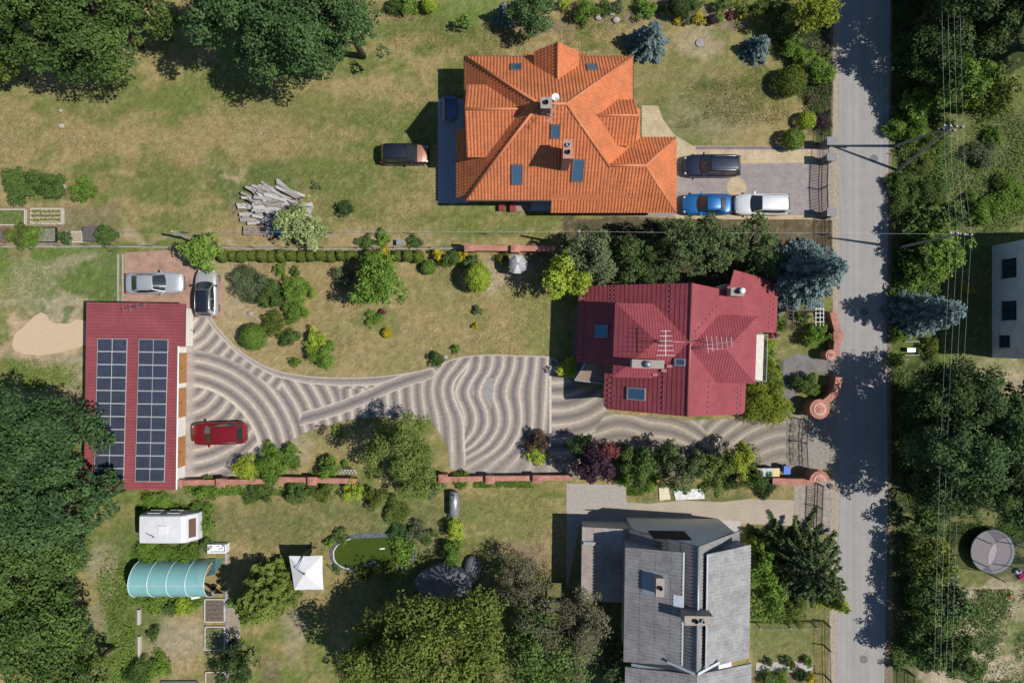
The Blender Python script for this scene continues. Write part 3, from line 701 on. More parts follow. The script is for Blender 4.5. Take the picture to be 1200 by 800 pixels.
def chimney(parent, px, py, ztop, zbot, w, d, m=None, pots=1, capw=.1, rz=0, cap=None):
    c = P(px, py, ztop); b = MB(); b.box((c.x, c.y, (ztop + zbot) / 2), (w, d, ztop - zbot), rz); ch = b.build('chimney', m or plaster, parent)
    b = MB(); b.box((c.x, c.y, ztop + .05), (w + capw, d + capw, .1), rz); b.build('cap', cap or plaster, ch)
    for i in range(pots):
        o = (i - (pots - 1) / 2) * .5; M = Matrix.Rotation(rz, 3, 'Z') @ (Vector((o, 0, 0)) if w > d else Vector((0, o, 0)))
        b = MB(); b.lathe((c.x + M.x, c.y + M.y, ztop + .1), [(.15, 0), (.15, .22), (.11, .22), (.11, .04), (.01, .04)], 12); b.build('flue', black if i % 2 == 0 else zinc, ch)
    return ch

def wall_window(parent, c, w, h, yaw, fm=None):
    """window in an upright wall; yaw = direction it looks"""
    n = Vector((math.cos(yaw), math.sin(yaw), 0)); c = Vector(c)
    b = MB()
    for o, s in (((-w / 2, 0), (.08, h)), ((w / 2, 0), (.08, h)), ((0, -h / 2), (w + .08, .08)), ((0, h / 2), (w + .08, .08)), ((0, 0), (.06, h))):
        t = Vector((-n.y, n.x, 0)); q = c + t * o[0] + Vector((0, 0, o[1])) + n * (.04 if o != (0, 0) else .035); b.box(q, (.08, s[0], s[1]), yaw)
    f = b.build('window', fm or white, parent)
    b = MB(); b.box(c + n * .02, (.04, w, h), yaw); b.build('pane', glass, f)
    b = MB(); b.box(c + n * .09 + Vector((0, 0, -h / 2 - .07)), (.2, w + .2, .05), yaw); b.build('sill', plaster, f)
    return f

def gable_faces(a, b_, half, ze, axis):
    """two roof faces of a 45-degree-like gable: ridge from a to b_, eave height ze, eaves `half` away"""
    a = Vector(a); b_ = Vector(b_); s = Vector((0, 1, 0)) if axis == 'x' else Vector((1, 0, 0))
    out = []
    for g in (1, -1):
        e0 = a + s * half * g; e1 = b_ + s * half * g; e0.z = e1.z = ze; out.append([e0, e1, b_, a])
    return out

def antenna(name, label, px, py, z, zb, n=5, span=1.1, rz=0.0, m=None):
    c = P(px, py, z); m = m or zinc
    t = thing(name, label, 'antenna', (c.x, c.y, zb))
    b = MB(); b.tube([(c.x, c.y, zb), (c.x, c.y, z)], .025, 6); b.build('mast', m, t)
    b = MB(); dx, dy = math.cos(rz), math.sin(rz)
    b.tube([(c.x - dx * .9, c.y - dy * .9, z), (c.x + dx * .9, c.y + dy * .9, z)], .022, 5); b.build('boom', m, t)
    for i in range(n):
        s = -.85 + 1.7 * i / (n - 1); q = span * (.55 + .12 * (n - i)) * .5
        b = MB(); b.tube([(c.x + dx * s - dy * q, c.y + dy * s + dx * q, z + .02), (c.x + dx * s + dy * q, c.y + dy * s - dx * q, z + .02)], .016, 5); b.build('element', m, t)
    return t

# ---- orange-roofed house
zE, sl45 = 3.5, 1.0
x0, x1 = P(545, 0, zE).x, P(741, 0, zE).x; yN, yS = P(0, 67, zE).y, P(0, 234, zE).y
hd = (yN - yS) / 2; ym = (yN + yS) / 2; zR = zE + hd
OH = thing('detached_house', 'large house under an orange clay tile hip roof with dormers', 'house', ((x0 + x1) / 2, ym, 0))
NW, NE, SW, SE = Vector((x0, yN, zE)), Vector((x1, yN, zE)), Vector((x0, yS, zE)), Vector((x1, yS, zE))
RW, RE = Vector((x0 + hd, ym, zR)), Vector((x1 - hd, ym, zR))
fW, fE, fN, fS = [NW, SW, RW], [SE, NE, RE], [NE, NW, RW, RE], [SW, SE, RE, RW]
pW, pE, pN, pS = plane(*fW), plane(*fE), plane(*fN[:3]), plane(*fS[:3])
def lower(a, b_, pl, d):   # eave strip continuing a roof plane further down by height d
    n = pl[1]; dn = Vector((n.x, n.y, 0)).normalized() * d; o = dn - Vector((0, 0, d)); return [a, b_, b_ + o, a + o]
def at_y(y): return Vector((x0, P(0, y, zE).y, zE))
exW = lower(at_y(150), at_y(229), pW, .72)
exN = lower(Vector((P(613, 0, zE).x, yN, zE)), Vector((P(688, 0, zE).x, yN, zE)), pN, .42)
exE = lower(Vector((x1, P(0, 124, zE).y, zE)), Vector((x1, P(0, 168, zE).y, zE)), pE, .68)
roof_part(OH, 'roof', [fW, fE, fN, fS, exW, exN, exE], clay, .255, .36, TILE, .024)
ridge(OH, [(RW, RE), (RW, NW), (RW, SW), (RE, NE), (RE, RE + (SE - RE) * ((zR - 5.55) / (zR - zE)))], clayr)
# south-east wing
z2 = 2.62; wx0, wx1 = P(640, 0, z2).x, P(791.5, 0, z2).x; wyN, wyS = P(0, 162, z2).y, P(0, 248.5, z2).y; wm = (wyN + wyS) / 2; wh = (wyN - wyS) / 2; wr = z2 + wh
a = Vector((wx1 - wh, wm, wr)); e = Vector((P(711, 0, wr).x, wm, wr)); lowx = P(645, 0, z2).x
wing = [[Vector((wx1, wyS, z2)), Vector((wx1, wyN, z2)), a], [Vector((wx1, wyN, z2)), Vector((P(690, 0, z2).x, wyN, z2)), e - Vector((1.5, 0, 0)), a], [Vector((P(700, 0, z2).x, wyS, z2)), Vector((wx1, wyS, z2)), a, e - Vector((.3, 0, 0))]]
dS = (yS - wyS)   # lower lip joining the main south slope to the wing's eave
wing.append([Vector((lowx, yS + .35, z2 + (yS + .35 - wyS))), Vector((lowx, wyS, z2)), Vector((P(702, 0, z2).x, wyS, z2)), Vector((P(702, 0, z2).x, yS + .35, z2 + (yS + .35 - wyS)))])
roof_part(OH, 'wing_roof', wing, clay, .255, .36, TILE, .024, lift=.06)
ridge(OH, [(a + Vector((0, 0, .06)), e + Vector((0, 0, .06))), (a, wing[0][0]), (a, wing[0][1])], clayr)
def dormer(parent, axis, sgn, ridge_c, half, front, back, ze, m, tr, uw, vh, prof, st, wallm, hip=0.0, rcap=None, win=True):
    """roofed dormer: ridge_c fixed coordinate of the ridge line, from front (outer) to back"""
    zr = ze + half * tr
    V = (lambda t, s, z: Vector((t, ridge_c + s, z))) if axis == 'x' else (lambda t, s, z: Vector((ridge_c + s, t, z)))
    f_in = front + (back - front) / abs(back - front) * hip
    faces = [[V(front, half, ze), V(back, half, ze), V(back, 0, zr), V(f_in, 0, zr)], [V(back, -half, ze), V(front, -half, ze), V(f_in, 0, zr), V(back, 0, zr)]]
    if hip > 0: faces.append([V(front, -half, ze), V(front, half, ze), V(f_in, 0, zr)])
    b = MB()
    for f in faces: tiles(b, f, uw, vh, prof, st, .12, .0)
    d = b.build('dormer', m, parent)
    b = MB(); fi = front + (back - front) / abs(back - front) * .3; h = half - .22
    if hip: b.add([V(fi, -h, ze - 3), V(back, -h, ze - 3), V(back, h, ze - 3), V(fi, h, ze - 3), V(fi, -h, ze - .02), V(back, -h, ze - .02), V(back, h, ze - .02), V(fi, h, ze - .02)], [(3, 2, 1, 0), (4, 5, 6, 7), (0, 1, 5, 4), (1, 2, 6, 5), (2, 3, 7, 6), (3, 0, 4, 7)])
    else: b.add([V(fi, -h, ze - 2), V(fi, h, ze - 2), V(fi, h, ze + .1), V(fi, 0, zr - .25), V(fi, -h, ze + .1)] + [V(back, -h, ze - 2), V(back, h, ze - 2), V(back, h, ze + .1), V(back, 0, zr - .25), V(back, -h, ze + .1)],
               [(0, 1, 2, 3, 4), (9, 8, 7, 6, 5), (1, 0, 5, 6), (2, 1, 6, 7), (3, 2, 7, 8), (4, 3, 8, 9), (0, 4, 9, 5)])
    b.build('dormer_wall', wallm, d)
    if rcap:
        b = MB(); b.tube([V(f_in, 0, zr + .03), V(back, 0, zr + .03)], .1, 8); b.build('ridge_cap', rcap, d, smooth=True)
    if win:
        yaw = {('x', 1): 0, ('x', -1): math.pi, ('y', 1): math.pi / 2, ('y', -1): -math.pi / 2}[(axis, sgn)]
        wall_window(d, V(fi, 0, ze - .55), min(1.2, half), .9, yaw)
    return d, plane(faces[0][0], faces[0][1], faces[0][2]), plane(faces[1][0], faces[1][1], faces[1][2])
ze = 5.2; hw = (P(0, 100, ze).y - P(0, 184, ze).y) / 2; dormer(OH, 'x', -1, (P(0, 100, ze).y + P(0, 184, ze).y) / 2, hw, P(547.5, 0, ze).x, P(625, 0, 8).x, ze, clay, 1.0, .26, .36, TILE, .03, wallc, rcap=clayr)
ze = 4.65; hw = (P(678, 0, ze).x - P(626.5, 0, ze).x) / 2; dormer(OH, 'y', 1, (P(678, 0, ze).x + P(626.5, 0, ze).x) / 2, hw, P(0, 60.5, ze).y + .55 * 0, P(0, 106, 6.4).y, ze, clay, 1.0, .26, .36, TILE, .03, wallc, rcap=clayr)
ze = 4.9; hw = (P(0, 117.5, ze).y - P(0, 170.5, ze).y) / 2; dormer(OH, 'x', 1, (P(0, 117.5, ze).y + P(0, 170.5, ze).y) / 2, hw, P(744, 0, ze).x, P(694, 0, 6.6).x, ze, clay, 1.0, .26, .36, TILE, .03, wallc, rcap=clayr)
b = MB(); b.box(((x0 + x1) / 2, ym, 1.65), (x1 - x0 - 1.5, yN - yS - 1.5, 3.3)); b.box((P(740, 0, 0).x - 0.2, wm, 1.25), (6.6, wyN - wyS - 1.4, 2.46)); W_ = b.build('wall', wallc, OH)
for xx in (560, 590, 700, 725): wall_window(OH, (P(xx, 0).x, yN - .75, 1.6), 1.3, 1.3, math.pi / 2)
for xx, w_ in ((572, 1.6), (602, 1.0)): wall_window(OH, (P(xx, 0).x, yS + .75, 1.5), w_, 1.4, -math.pi / 2)
for xx in (700, 735, 765): wall_window(OH, (P(xx, 0).x, wyS + .7, 1.4), 1.3, 1.2, -math.pi / 2)
for px_, py_, pl, w_, h_, g_ in ((605, 80, pN, .85, 1.15, None), (694, 80, pN, .85, 1.15, None), (651, 153.5, pS, .7, 1.1, None), (606, 204, pS, .85, 1.75, None), (677, 199, pS, .9, 1.9, None)): skylight(OH, px_, py_, pl, w_, h_, g_)
chimney(OH, 640, 121, 10.2, 7.5, .62, .62, mat('chimney_grey', (.16, .135, .125), .9, .2, 7), 1, .15)
chimney(OH, 665.5, 175, 9.0, 5.2, .58, 1.25, mat('chimney_clay', (.36, .17, .12), .85, .2, 7), 2, .12, cap=mat('chimney_clay_cap', (.42, .22, .16), .85, .2, 7))
for q in ((NW, SW), (NE, SE), (NW, NE), (SW, Vector((lowx, yS, zE)))):
    d = (q[1] - q[0]).normalized(); o = Vector((d.y, -d.x, 0)); c_ = Vector(((x0 + x1) / 2, ym, zE)); o = o if (q[0] - c_).dot(o) > 0 else -o
    b = MB(); b.tube([q[0] + o * .06 - Vector((0, 0, .08)), q[1] + o * .06 - Vector((0, 0, .08))], .065, 6); b.build('gutter', mat('gutter_brown', (.075, .045, .035), .5, .1, 5), OH)
b = MB()
c = P(651, 113, 9.6); t = thing('satellite_dish', 'small white satellite dish beside the square chimney of the orange roof', 'satellite dish', (c.x, c.y, 8.4))
b = MB(); b.lathe((c.x, c.y, 9.35), [(.02, .0), (.14, .02), (.23, .07), (.27, .12), (.26, .13), (.14, .04), (.02, .02)], 18); b.build('reflector', white, t, smooth=True)
b = MB(); b.tube([(c.x, c.y, 8.4), (c.x, c.y, 9.36)], .03, 6); b.build('mast', zinc, t)
b = MB(); b.tube([(c.x, c.y, 9.37), (c.x + .25, c.y - .2, 9.7)], .015, 5); b.ball((c.x + .25, c.y - .2, 9.7), .05, .05, .05); b.build('feed_arm', zinc, t)
antenna('roof_antenna', 'pale rose antenna on a tripod by the grey chimney of the orange roof', 648.5, 129, 9.9, 8.2, 5, .7, 1.2, mat('pale_pink_metal', (.5, .4, .38), .5, .1, 9))

# ---- red-roofed house (turned about two degrees)
RZ = R(-1.9); h0, h1 = 2.6, 8.0
c0 = P(808, 402, h1); RH = thing('detached_house', 'house with a dark red metal tile roof above the wavy driveway', 'house', (c0.x, c0.y, 0), RZ)
xr = P(808.5, 0, h1).x; xw = P(676.5, 0, h0).x; xe = P(909, 0, h0).x; yn = P(0, 331.5, h1).y; ys_ = P(0, 488, h1).y
kW = (h1 - h0) / (xr - xw); kE = (h1 - h0) / (xe - xr)
def wz(x): return h0 + (x - xw) * kW
def ez(x): return h0 + (xe - x) * kE
def WP(x, y): return Vector((x, y, wz(x)))
def EP(x, y): return Vector((x, y, ez(x)))
def WX(px_):
    o = Vector((0, 0, CAMH)); z = 4.0
    for _ in range(8): z = wz(P(px_, 0, z).x)
    return P(px_, 0, z).x
def EX(px_):
    z = 4.0
    for _ in range(8): z = ez(P(px_, 0, z).x)
    return P(px_, 0, z).x
xw2 = WX(710); xe2 = EX(875); ystep = P(0, 429, 4).y; yNE = P(0, 318, 4).y; yNS = P(0, 386, 3).y
wf = [[WP(xw, yn), WP(xw, ystep), WP(xr, ystep), WP(xr, yn)], [WP(xw2, ystep), WP(xw2, ys_ + .25), WP(xw2 + .25, ys_), WP(xr, ys_), WP(xr, ystep)]]
xk = EX(845); xk2 = EX(857)
ef = [[EP(xr, yn), EP(xr, yNS), EP(xk, yNS), EP(xk, yn - .25)], [EP(xk, yn - .25), EP(xk, yNS), EP(xk2, yNS), EP(xk2, yNE + .1), EP(EX(853), yn + .15)], [EP(xk2, yNS), EP(xe - .25, yNS), EP(xe, yNS + .3), EP(xe, yNE - .55), EP(xe - .3, yNE - .4), EP(xk2, yNE + .1)],
      [EP(xr, yNS), EP(xr, ys_), EP(xe2 - .25, ys_), EP(xe2, ys_ + .25), EP(xe2, yNS)]]
roof_part(RH, 'roof', wf + ef, redm, .21, .37, METAL, .030, skirt=.16)
pRW = plane(*wf[0][:3]); pRE = plane(*ef[0][:3])
ridge(RH, [((xr, yn, h1), (xr, ys_, h1))], redr, .10)
ze = 6.35; yc = (P(0, 357.5, ze).y + P(0, 444, ze).y) / 2; hw = (P(0, 357.5, ze).y - P(0, 444, ze).y) / 2; tr = (h1 - ze) / hw
dW, dWn, dWs = dormer(RH, 'x', -1, yc, hw, P(719.5, 0, ze).x, xr - .02, ze, redm, tr, .21, .37, METAL, .022, walll, hip=P(768, 0, h1).x - P(719.5, 0, ze).x, rcap=redr)
ze = 6.4; yc = (P(0, 368, ze).y + P(0, 446.5, ze).y) / 2; hw = (P(0, 368, ze).y - P(0, 446.5, ze).y) / 2; tr = (h1 - ze) / hw
dE, dEn, dEs = dormer(RH, 'x', 1, yc, hw, P(886, 0, ze).x, xr + .02, ze, redm, tr, .21, .37, METAL, .022, walll, hip=P(886, 0, ze).x - P(850, 0, h1).x, rcap=redr)
b = MB()
b.prism([(xw + .7, yn - .5), (xw + .7, ystep + .5), (xr, ystep + .5), (xr, yn - .5)], 0, 2.75); b.prism([(xw2 + .5, ystep + .52), (xw2 + .5, ys_ + .5), (xe2 - .5, ys_ + .5), (xe2 - .5, yNS)], 0, 3.4)
b.prism([(xr + .01, yn - .5), (xr + .01, yNS + .02), (xe - .7, yNS + .6), (xe - .7, yNE - .7), (xk2 + .3, yNE - .7), (xk, yn - .6)], 0, 2.7); 
for yg, xa_, xb_ in ((ys_ + .5, xw2 + .5, xe2 - .5), (yn - .5, xw + .7, xk)):
    tp = [(xa_, wz(xa_) - .14), (xr, h1 - .2), (xb_, ez(xb_) - .14)]; s_ = .3 if yg < 0 else -.3; yg += .002 if yg < 0 else -.002
    vs = [(xa_, yg, 2.6), (xb_, yg, 2.6)] + [(x_, yg, z_) for x_, z_ in tp[::-1]]; vs += [(x_, y_ + s_, z_) for x_, y_, z_ in vs]
    b.add(vs, [(0, 1, 2, 3, 4), (9, 8, 7, 6, 5)] + [(i, 5 + i, 5 + (i + 1) % 5, (i + 1) % 5) for i in range(5)])
b.build('wall', walll, RH)
for xx in (745, 785, 840): wall_window(RH, (P(xx, 0, 1.6).x, ys_ + .5, 1.6), 1.3, 1.3, -math.pi / 2)
for yy in (350, 385, 410): wall_window(RH, (xw + .7, P(0, yy).y, 1.5), 1.2, 1.2, math.pi)
b = MB(); yb0, yb1 = P(0, 388, 2.4).y, P(0, 443, 2.4).y; xb0, xb1 = P(872, 0, 2.4).x, P(895, 0, 2.4).x; b.prism([(xb0, yb0), (xb1, yb0), (xb1, yb1), (xb0, yb1)], 0, 2.4); bal = b.build('balcony', mat('balcony_tile', (.72, .68, .60), .7, .12, 3), RH)
b = MB()
for p0, p1 in (((xb0 + .4, yb1 + .04), (xb1 - .03, yb1 + .04)), ((xb1 - .03, yb1), (xb1 - .03, yb0)), ((xb1 - .03, yb0 - .04), (xb0 + .4, yb0 - .04))):
    b.tube([(*p0, 3.3), (*p1, 3.3)], .025, 6)
    n_ = max(2, int(math.dist(p0, p1) / .14))
    for i in range(n_ + 1): t_ = i / n_; x_, y_ = p0[0] + (p1[0] - p0[0]) * t_, p0[1] + (p1[1] - p0[1]) * t_; b.tube([(x_, y_, 2.4), (x_, y_, 3.3)], .012, 4)
b.build('railing', greym, bal)
skylight(RH, 705, 391, pRW, 1.05, 1.15, skyglass_blue); skylight(RH, 748, 463, pRW, .95, 1.5, None, zinc); skylight(RH, 798, 424.5, pRW, .55, .8, None, zinc)
c_ = hit(760, 428, dWs); chimney(RH, 760, 428, 7.9, 4.6, 2.3, .58, plaster, 0, .04); q = P(758, 428, 7.6)
chs = [o for o in RH.children if o.name.startswith('chimney')][-1]
b = MB(); b.lathe((q.x, q.y, 8.0), [(.17, 0), (.17, .25), (.26, .27), (.16, .42), (.02, .46)], 14); b.build('cowl', zinc, chs, smooth=True)
chimney(RH, 862, 340, 7.2, 4.2, .95, .55, plaster, 1, .06); q = P(865.5, 339, 7.1); chs = [o for o in RH.children if o.name.startswith('chimney')][-1]
b = MB(); b.lathe((q.x, q.y, 7.3), [(.15, 0), (.15, .22), (.24, .24), (.2, .36), (.02, .42)], 14); b.build('cowl', white, chs, smooth=True)
for i, (px_, py_) in enumerate(((785, 429.5), (779, 435), (769, 440))):
    c_ = hit(px_, py_, pRW); b = MB(); b.box(c_ + Vector((0, 0, .14)), (.42, .2, .04), 0, 0, 0); b.box(c_ + Vector((0, 0, .02)), (.06, .18, .26)); b.build('roof_step', redr, RH)
sgm = MB(); sgm.box((0, 0, .05), (.06, .14, .12)); proto = None
rows = [(pRW, [(683.5 - .02 * i, 344 + 6.2 * i) for i in range(15)]), (pRW, [(714.5, 338 + 5 * i) for i in range(4)]), (pRW, [(719, 338 + 5 * i) for i in range(4)]), (pRW, [(784, 336 + 6 * i) for i in range(6)]), (pRW, [(779, 437 + 6 * i) for i in range(8)]), (pRW, [(714.5, 448 + 6 * i) for i in range(6)]), (pRW, [(719.5, 445 + 6 * i) for i in range(6)]),
        (pRE, [(868, 318 + 5.6 * i) for i in range(3)]), (pRE, [(867, 345 + 5.6 * i) for i in range(4)]), (pRE, [(838.5 - 4 * i, 357 + 5.2 * i) for i in range(7)]), (pRE, [(832.5 - .2 * i, 446 + 6 * i) for i in range(7)]), (pRE, [(901.5 - .2 * i, 337 + 6.2 * i) for i in range(8)]), (pRE, [(905, 340 + 6.2 * i) for i in range(7)]), (pRE, [(866.5, 452 + 6 * i) for i in range(6)]), (pRE, [(870, 449 + 6 * i) for i in range(6)])]
for pl, pts in rows:
    for px_, py_ in pts:
        h_ = hit(px_, py_, pl)
        if proto is None: proto = sgm.build('snow_guard', mat('snow_guard_dark', (.10, .022, .03), .5, 0), RH, local=True); g_ = proto
        else: g_ = proto.copy(); COL.objects.link(g_)
        g_.location = h_ - Vector((c0.x, c0.y, 0)); g_.parent = RH
antenna('roof_antenna', 'white lattice antenna standing on the western dormer of the red roof', 780, 402, 9.6, 7.8, 6, 1.0, 1.57, white)
antenna('roof_antenna', 'grey antenna standing on the eastern dormer of the red roof', 843, 402, 9.6, 7.8, 6, .95, .1, zinc)
b = MB(); q = [P(687, 429, 3.1), P(712, 429, 3.1), P(712, 452, 2.7), P(675, 449, 2.6)]; b.slab(q, .12); can = b.build('porch_canopy', mat('canopy_boards', (.27, .19, .13), .8, .3, 8), RH)
for px_, py_ in ((677, 448), (700, 450.5)):
    c_ = P(px_ + 1, py_ - 1, 2.5); b = MB(); b.tube([(c_.x, c_.y, 0), (c_.x, c_.y, 2.5)], .07, 6); b.build('post', woodb, can)
b = MB(); b.tube([P(675, 449, 2.68), P(712, 452, 2.76)], .06, 6); b.tube([P(675, 449, 2.68), P(687, 429, 3.16)], .06, 6); b.build('gutter', zinc, can)

# ---- garage with solar panels
GA = thing('garage', 'long garage with a flat dark red roof covered by solar panels', 'garage', (P(160, 0, 2.8).x, P(0, 463, 2.8).y, 0), R(-.75))
zg = 2.75; xa, xb, xc = P(103, 0, zg).x, P(207, 0, zg).x, P(215.5, 0, zg).x; ya, yb, yc_ = P(0, 355, zg).y, P(0, 405, zg).y, P(0, 573, zg).y
sl_ = .05
def GP(x, y): return Vector((x, y, zg + (xb - x) * sl_))
roof_part(GA, 'roof', [[GP(xa, ya), GP(xa, yb), GP(xc, yb), GP(xc, ya)], [GP(xa, yb), GP(xa, yc_), GP(xb, yc_), GP(xb, yb)]], mat('garage_roof_metal', (.235, .060, .068), .55, .09, .9, spec=.25, w2=((.5, .10), (4, .06))), .25, 30, [(0, 0), (.06, .03), (.14, .03), (.2, 0), (1, 0)], .0, skirt=.18)
b = MB(); b.prism([(xa + .4, ya - .3), (xa + .4, yc_ + .3), (xb - .55, yc_ + .3), (xb - .55, yb - .1), (xc - .6, yb + .0), (xc - .6, ya - .3)], 0, 2.6); b.build('wall', mat('garage_wall', (.72, .69, .62), .9, .08, 3), GA)
dm = mat('garage_door_wood', (.40, .185, .06), .6, .18, 4)
for y0_, y1_ in ((413, 448.5), (454, 488.5), (511.5, 547)):
    p0 = P(0, y0_, 1).y; p1 = P(0, y1_, 1).y; b = MB()
    n_ = 6
    for i in range(n_): b.box((xb - .53, (p0 + p1) / 2, .18 + .36 * i), (.06, abs(p0 - p1), .345))
    d_ = b.build('garage_door', dm, GA); b = MB(); b.box((xb - .48, (p0 + p1) / 2, 1.0), (.05, .16, .05)); b.build('handle', darkm, d_)
b = MB(); b.tube([(xb + .06, yb, zg - .05), (xb + .06, yc_, zg - .05)], .06, 6); b.build('gutter', white, GA)
spm = mat('solar_cells', (.034, .041, .066), .25, .2, 2, spec=.7, coat=.5); sfr = mat('solar_frame', (.55, .56, .58), .4, .05, 5, metal=.3); sbk = mat('solar_backsheet', (.11, .115, .13), .5, 0)
proto = None
for (lt, lb, rt, rb) in ((113.6, 112, 148.4, 146.2), (162.2, 159.8, 196.2, 193.8)):
    for r_ in range(11):
        for c_ in range(2):
            def PX(t, s): return (lt + (lb - lt) * t) * (1 - s) + (rt + (rb - rt) * t) * s
            t_ = (r_ + .5) / 11; s_ = .25 + .5 * c_; px_ = PX(t_, s_); py_ = 397 + 167 * t_
            z_ = zg + .17; p = P(px_, py_, z_ + (xb - P(px_, 0, z_).x) * sl_)
            if proto is None:
                b = MB(); w_, h_ = 17.35 / 14.7, 15.18 / 14.7
                b.box((0, 0, 0), (w_ - .02, h_ - .02, .04), 0, 0, math.atan(sl_)); proto = b.build('solar_panel', sfr, GA, local=True); g_ = proto
                b = MB()
                b.box((0, 0, .021), (w_ - .09, h_ - .09, .004), 0, 0, math.atan(sl_)); b.cm = 1
                nx_, ny_ = 10, 6
                for i in range(nx_):
                    for j in range(ny_):
                        cx_ = -w_ / 2 + .05 + (w_ - .10) * (i + .5) / nx_; cy_ = -h_ / 2 + .05 + (h_ - .10) * (j + .5) / ny_
                        b.box((cx_, cy_, .024 - cx_ * sl_), ((w_ - .10) / nx_ - .007, (h_ - .10) / ny_ - .010, .008), 0, 0, math.atan(sl_))
                pc = b.build('cells', [sbk, spm], g_, local=True)
            else:
                g_ = proto.copy(); COL.objects.link(g_); k_ = pc.copy(); COL.objects.link(k_); k_.parent = g_
            g_.parent = GA; g_.location = p - Vector(GA.location); g_.rotation_euler = (0, 0, 0)
antenna('roof_antenna', 'small dark antenna at the northern edge of the garage roof', 157, 360, 4.2, 2.8, 4, .6, .2, greym)

# ---- grey-roofed house at the bottom
hz0, hz1 = 4.0, 8.3
xR = P(817.5, 0, hz1).x; xL = P(737, 0, hz0).x; xE = P(865, 0, hz0).x; yA = P(0, 621, hz0).y; yB = P(0, 786, hz1).y; yZ = P(0, 850, hz0).y
GH = thing('detached_house', 'house with a weathered grey corrugated roof beside the concrete yard', 'house', (xR, (yA + yB) / 2, 0), R(-.9))
kL = (hz1 - hz0) / (xR - xL); kR = (hz1 - hz0) / (xE - xR)
def LP(x, y): return Vector((x, y, hz1 - (xR - x) * kL))
def RP(x, y): return Vector((x, y, hz1 - (x - xR) * kR))
roof_part(GH, 'roof', [[LP(xL, yA), LP(xL, yB), LP(xR, yB), LP(xR, yA)], [RP(xR, yA), RP(xR, yB), RP(xE, yB), RP(xE, yA)]], eter, .25, 1.15, CORR, .015, skirt=.15)
ridge(GH, [((xR, yA, hz1 + .02), (xR, yB, hz1 + .02))], zinc, .09)
# shed dormers: long low-pitched slopes on both sides of the ridge
za, zb_ = 8.0, 6.1; p1 = P(732, 0, zb_).x; p2 = P(800.5, 0, za).x
wd_ = [Vector((p1, P(0, 642, zb_).y, zb_)), Vector((p1, P(0, 776, zb_).y, zb_)), Vector((p2, P(0, 780, za).y, za)), Vector((p2, P(0, 647, za).y, za))]
roof_part(GH, 'dormer_roof', [wd_], eter, .25, 1.15, CORR, .015, skirt=.14); pDW = plane(*wd_[:3])
b = MB(); b.prism([(p1 + .3, wd_[0].y - .2), (p1 + .3, wd_[1].y + .2), (p2 - .1, wd_[2].y + .2), (p2 - .1, wd_[3].y - .25)], 3, 6.0); b.build('dormer_wall', mat('dormer_board', (.34, .34, .34), .85, .2, 4), GH)
b = MB(); b.slab([v + Vector((0, 0, .05)) for v in (Vector((p2 - .08, wd_[3].y, za)), Vector((p2 - .08, wd_[2].y, za)), Vector((p2 + .04, wd_[2].y, za)), Vector((p2 + .04, wd_[3].y, za)))], .12); b.build('flashing', zinc, GH)
zb2 = 6.3; q1 = P(828, 0, 8.1).x; q2 = P(878.5, 0, zb2).x
ed_ = [Vector((q1, P(0, 649, 8.1).y, 8.1)), Vector((q1, P(0, 782, 8.1).y, 8.1)), Vector((q2, P(0, 769, zb2).y, zb2)), Vector((q2, P(0, 636.5, zb2).y, zb2))]
roof_part(GH, 'dormer_roof', [ed_], eter2, .25, 1.15, CORR, .015, skirt=.14)
b = MB(); b.prism([(q1 + .1, ed_[0].y - .25), (q1 + .1, ed_[1].y + .25), (q2 - .3, ed_[2].y + .2), (q2 - .3, ed_[3].y - .25)], 3, 6.1); b.build('dormer_wall', mat('dormer_board', (.34, .34, .34), .85), GH)
b = MB(); b.slab([v + Vector((0, 0, .06)) for v in (Vector((q1 - .05, ed_[0].y, 8.1)), Vector((q1 - .05, ed_[1].y, 8.1)), Vector((q1 + .06, ed_[1].y, 8.1)), Vector((q1 + .06, ed_[0].y, 8.1)))], .12); b.build('flashing', zinc, GH)
# cross gable in front, cut by the picture's edge
zr3 = 8.25
for nm, f_, m_ in (('front_roof', [Vector((p1 + .1, P(0, 782, 6.3).y, 6.3)), Vector((p1 + .1, yZ, 6.3)), Vector((xR, yZ, zr3)), Vector((xR, P(0, 790, zr3).y, zr3))], eter), ('front_roof', [Vector((xR, P(0, 790, zr3).y, zr3)), Vector((xR, yZ, zr3)), Vector((q2 + .15, yZ, 6.4)), Vector((q2 + .15, P(0, 776, 6.4).y, 6.4))], eter2)):
    roof_part(GH, nm, [f_], m_, .25, 1.15, CORR, .015, skirt=.14)
for a_, c_ in (((p2 - 3.4, P(0, 782, 6.6).y + .1, 6.5), (p2 - .1, P(0, 790.5, 7.6).y + .1, 7.5)), ((P(783, 0, 7.9).x, P(0, 776, 7.9).y, 7.85), (xR - .1, P(0, 789, 8.2).y, 8.3)), ((xR + .1, P(0, 789, 8.2).y, 8.3), (P(845, 0, 8).x, P(0, 776, 8).y, 7.9)), ((P(838, 0, 7.6).x, P(0, 787.5, 7.6).y, 7.6), (P(874, 0, 6.6).x, P(0, 779, 6.6).y, 6.65))):
    b = MB(); a_ = Vector(a_); c_ = Vector(c_); s_ = Vector((0, .10, 0)); b.slab([a_ - s_, c_ - s_, c_ + s_, a_ + s_], .08); b.build('valley_gutter', zinc, GH)
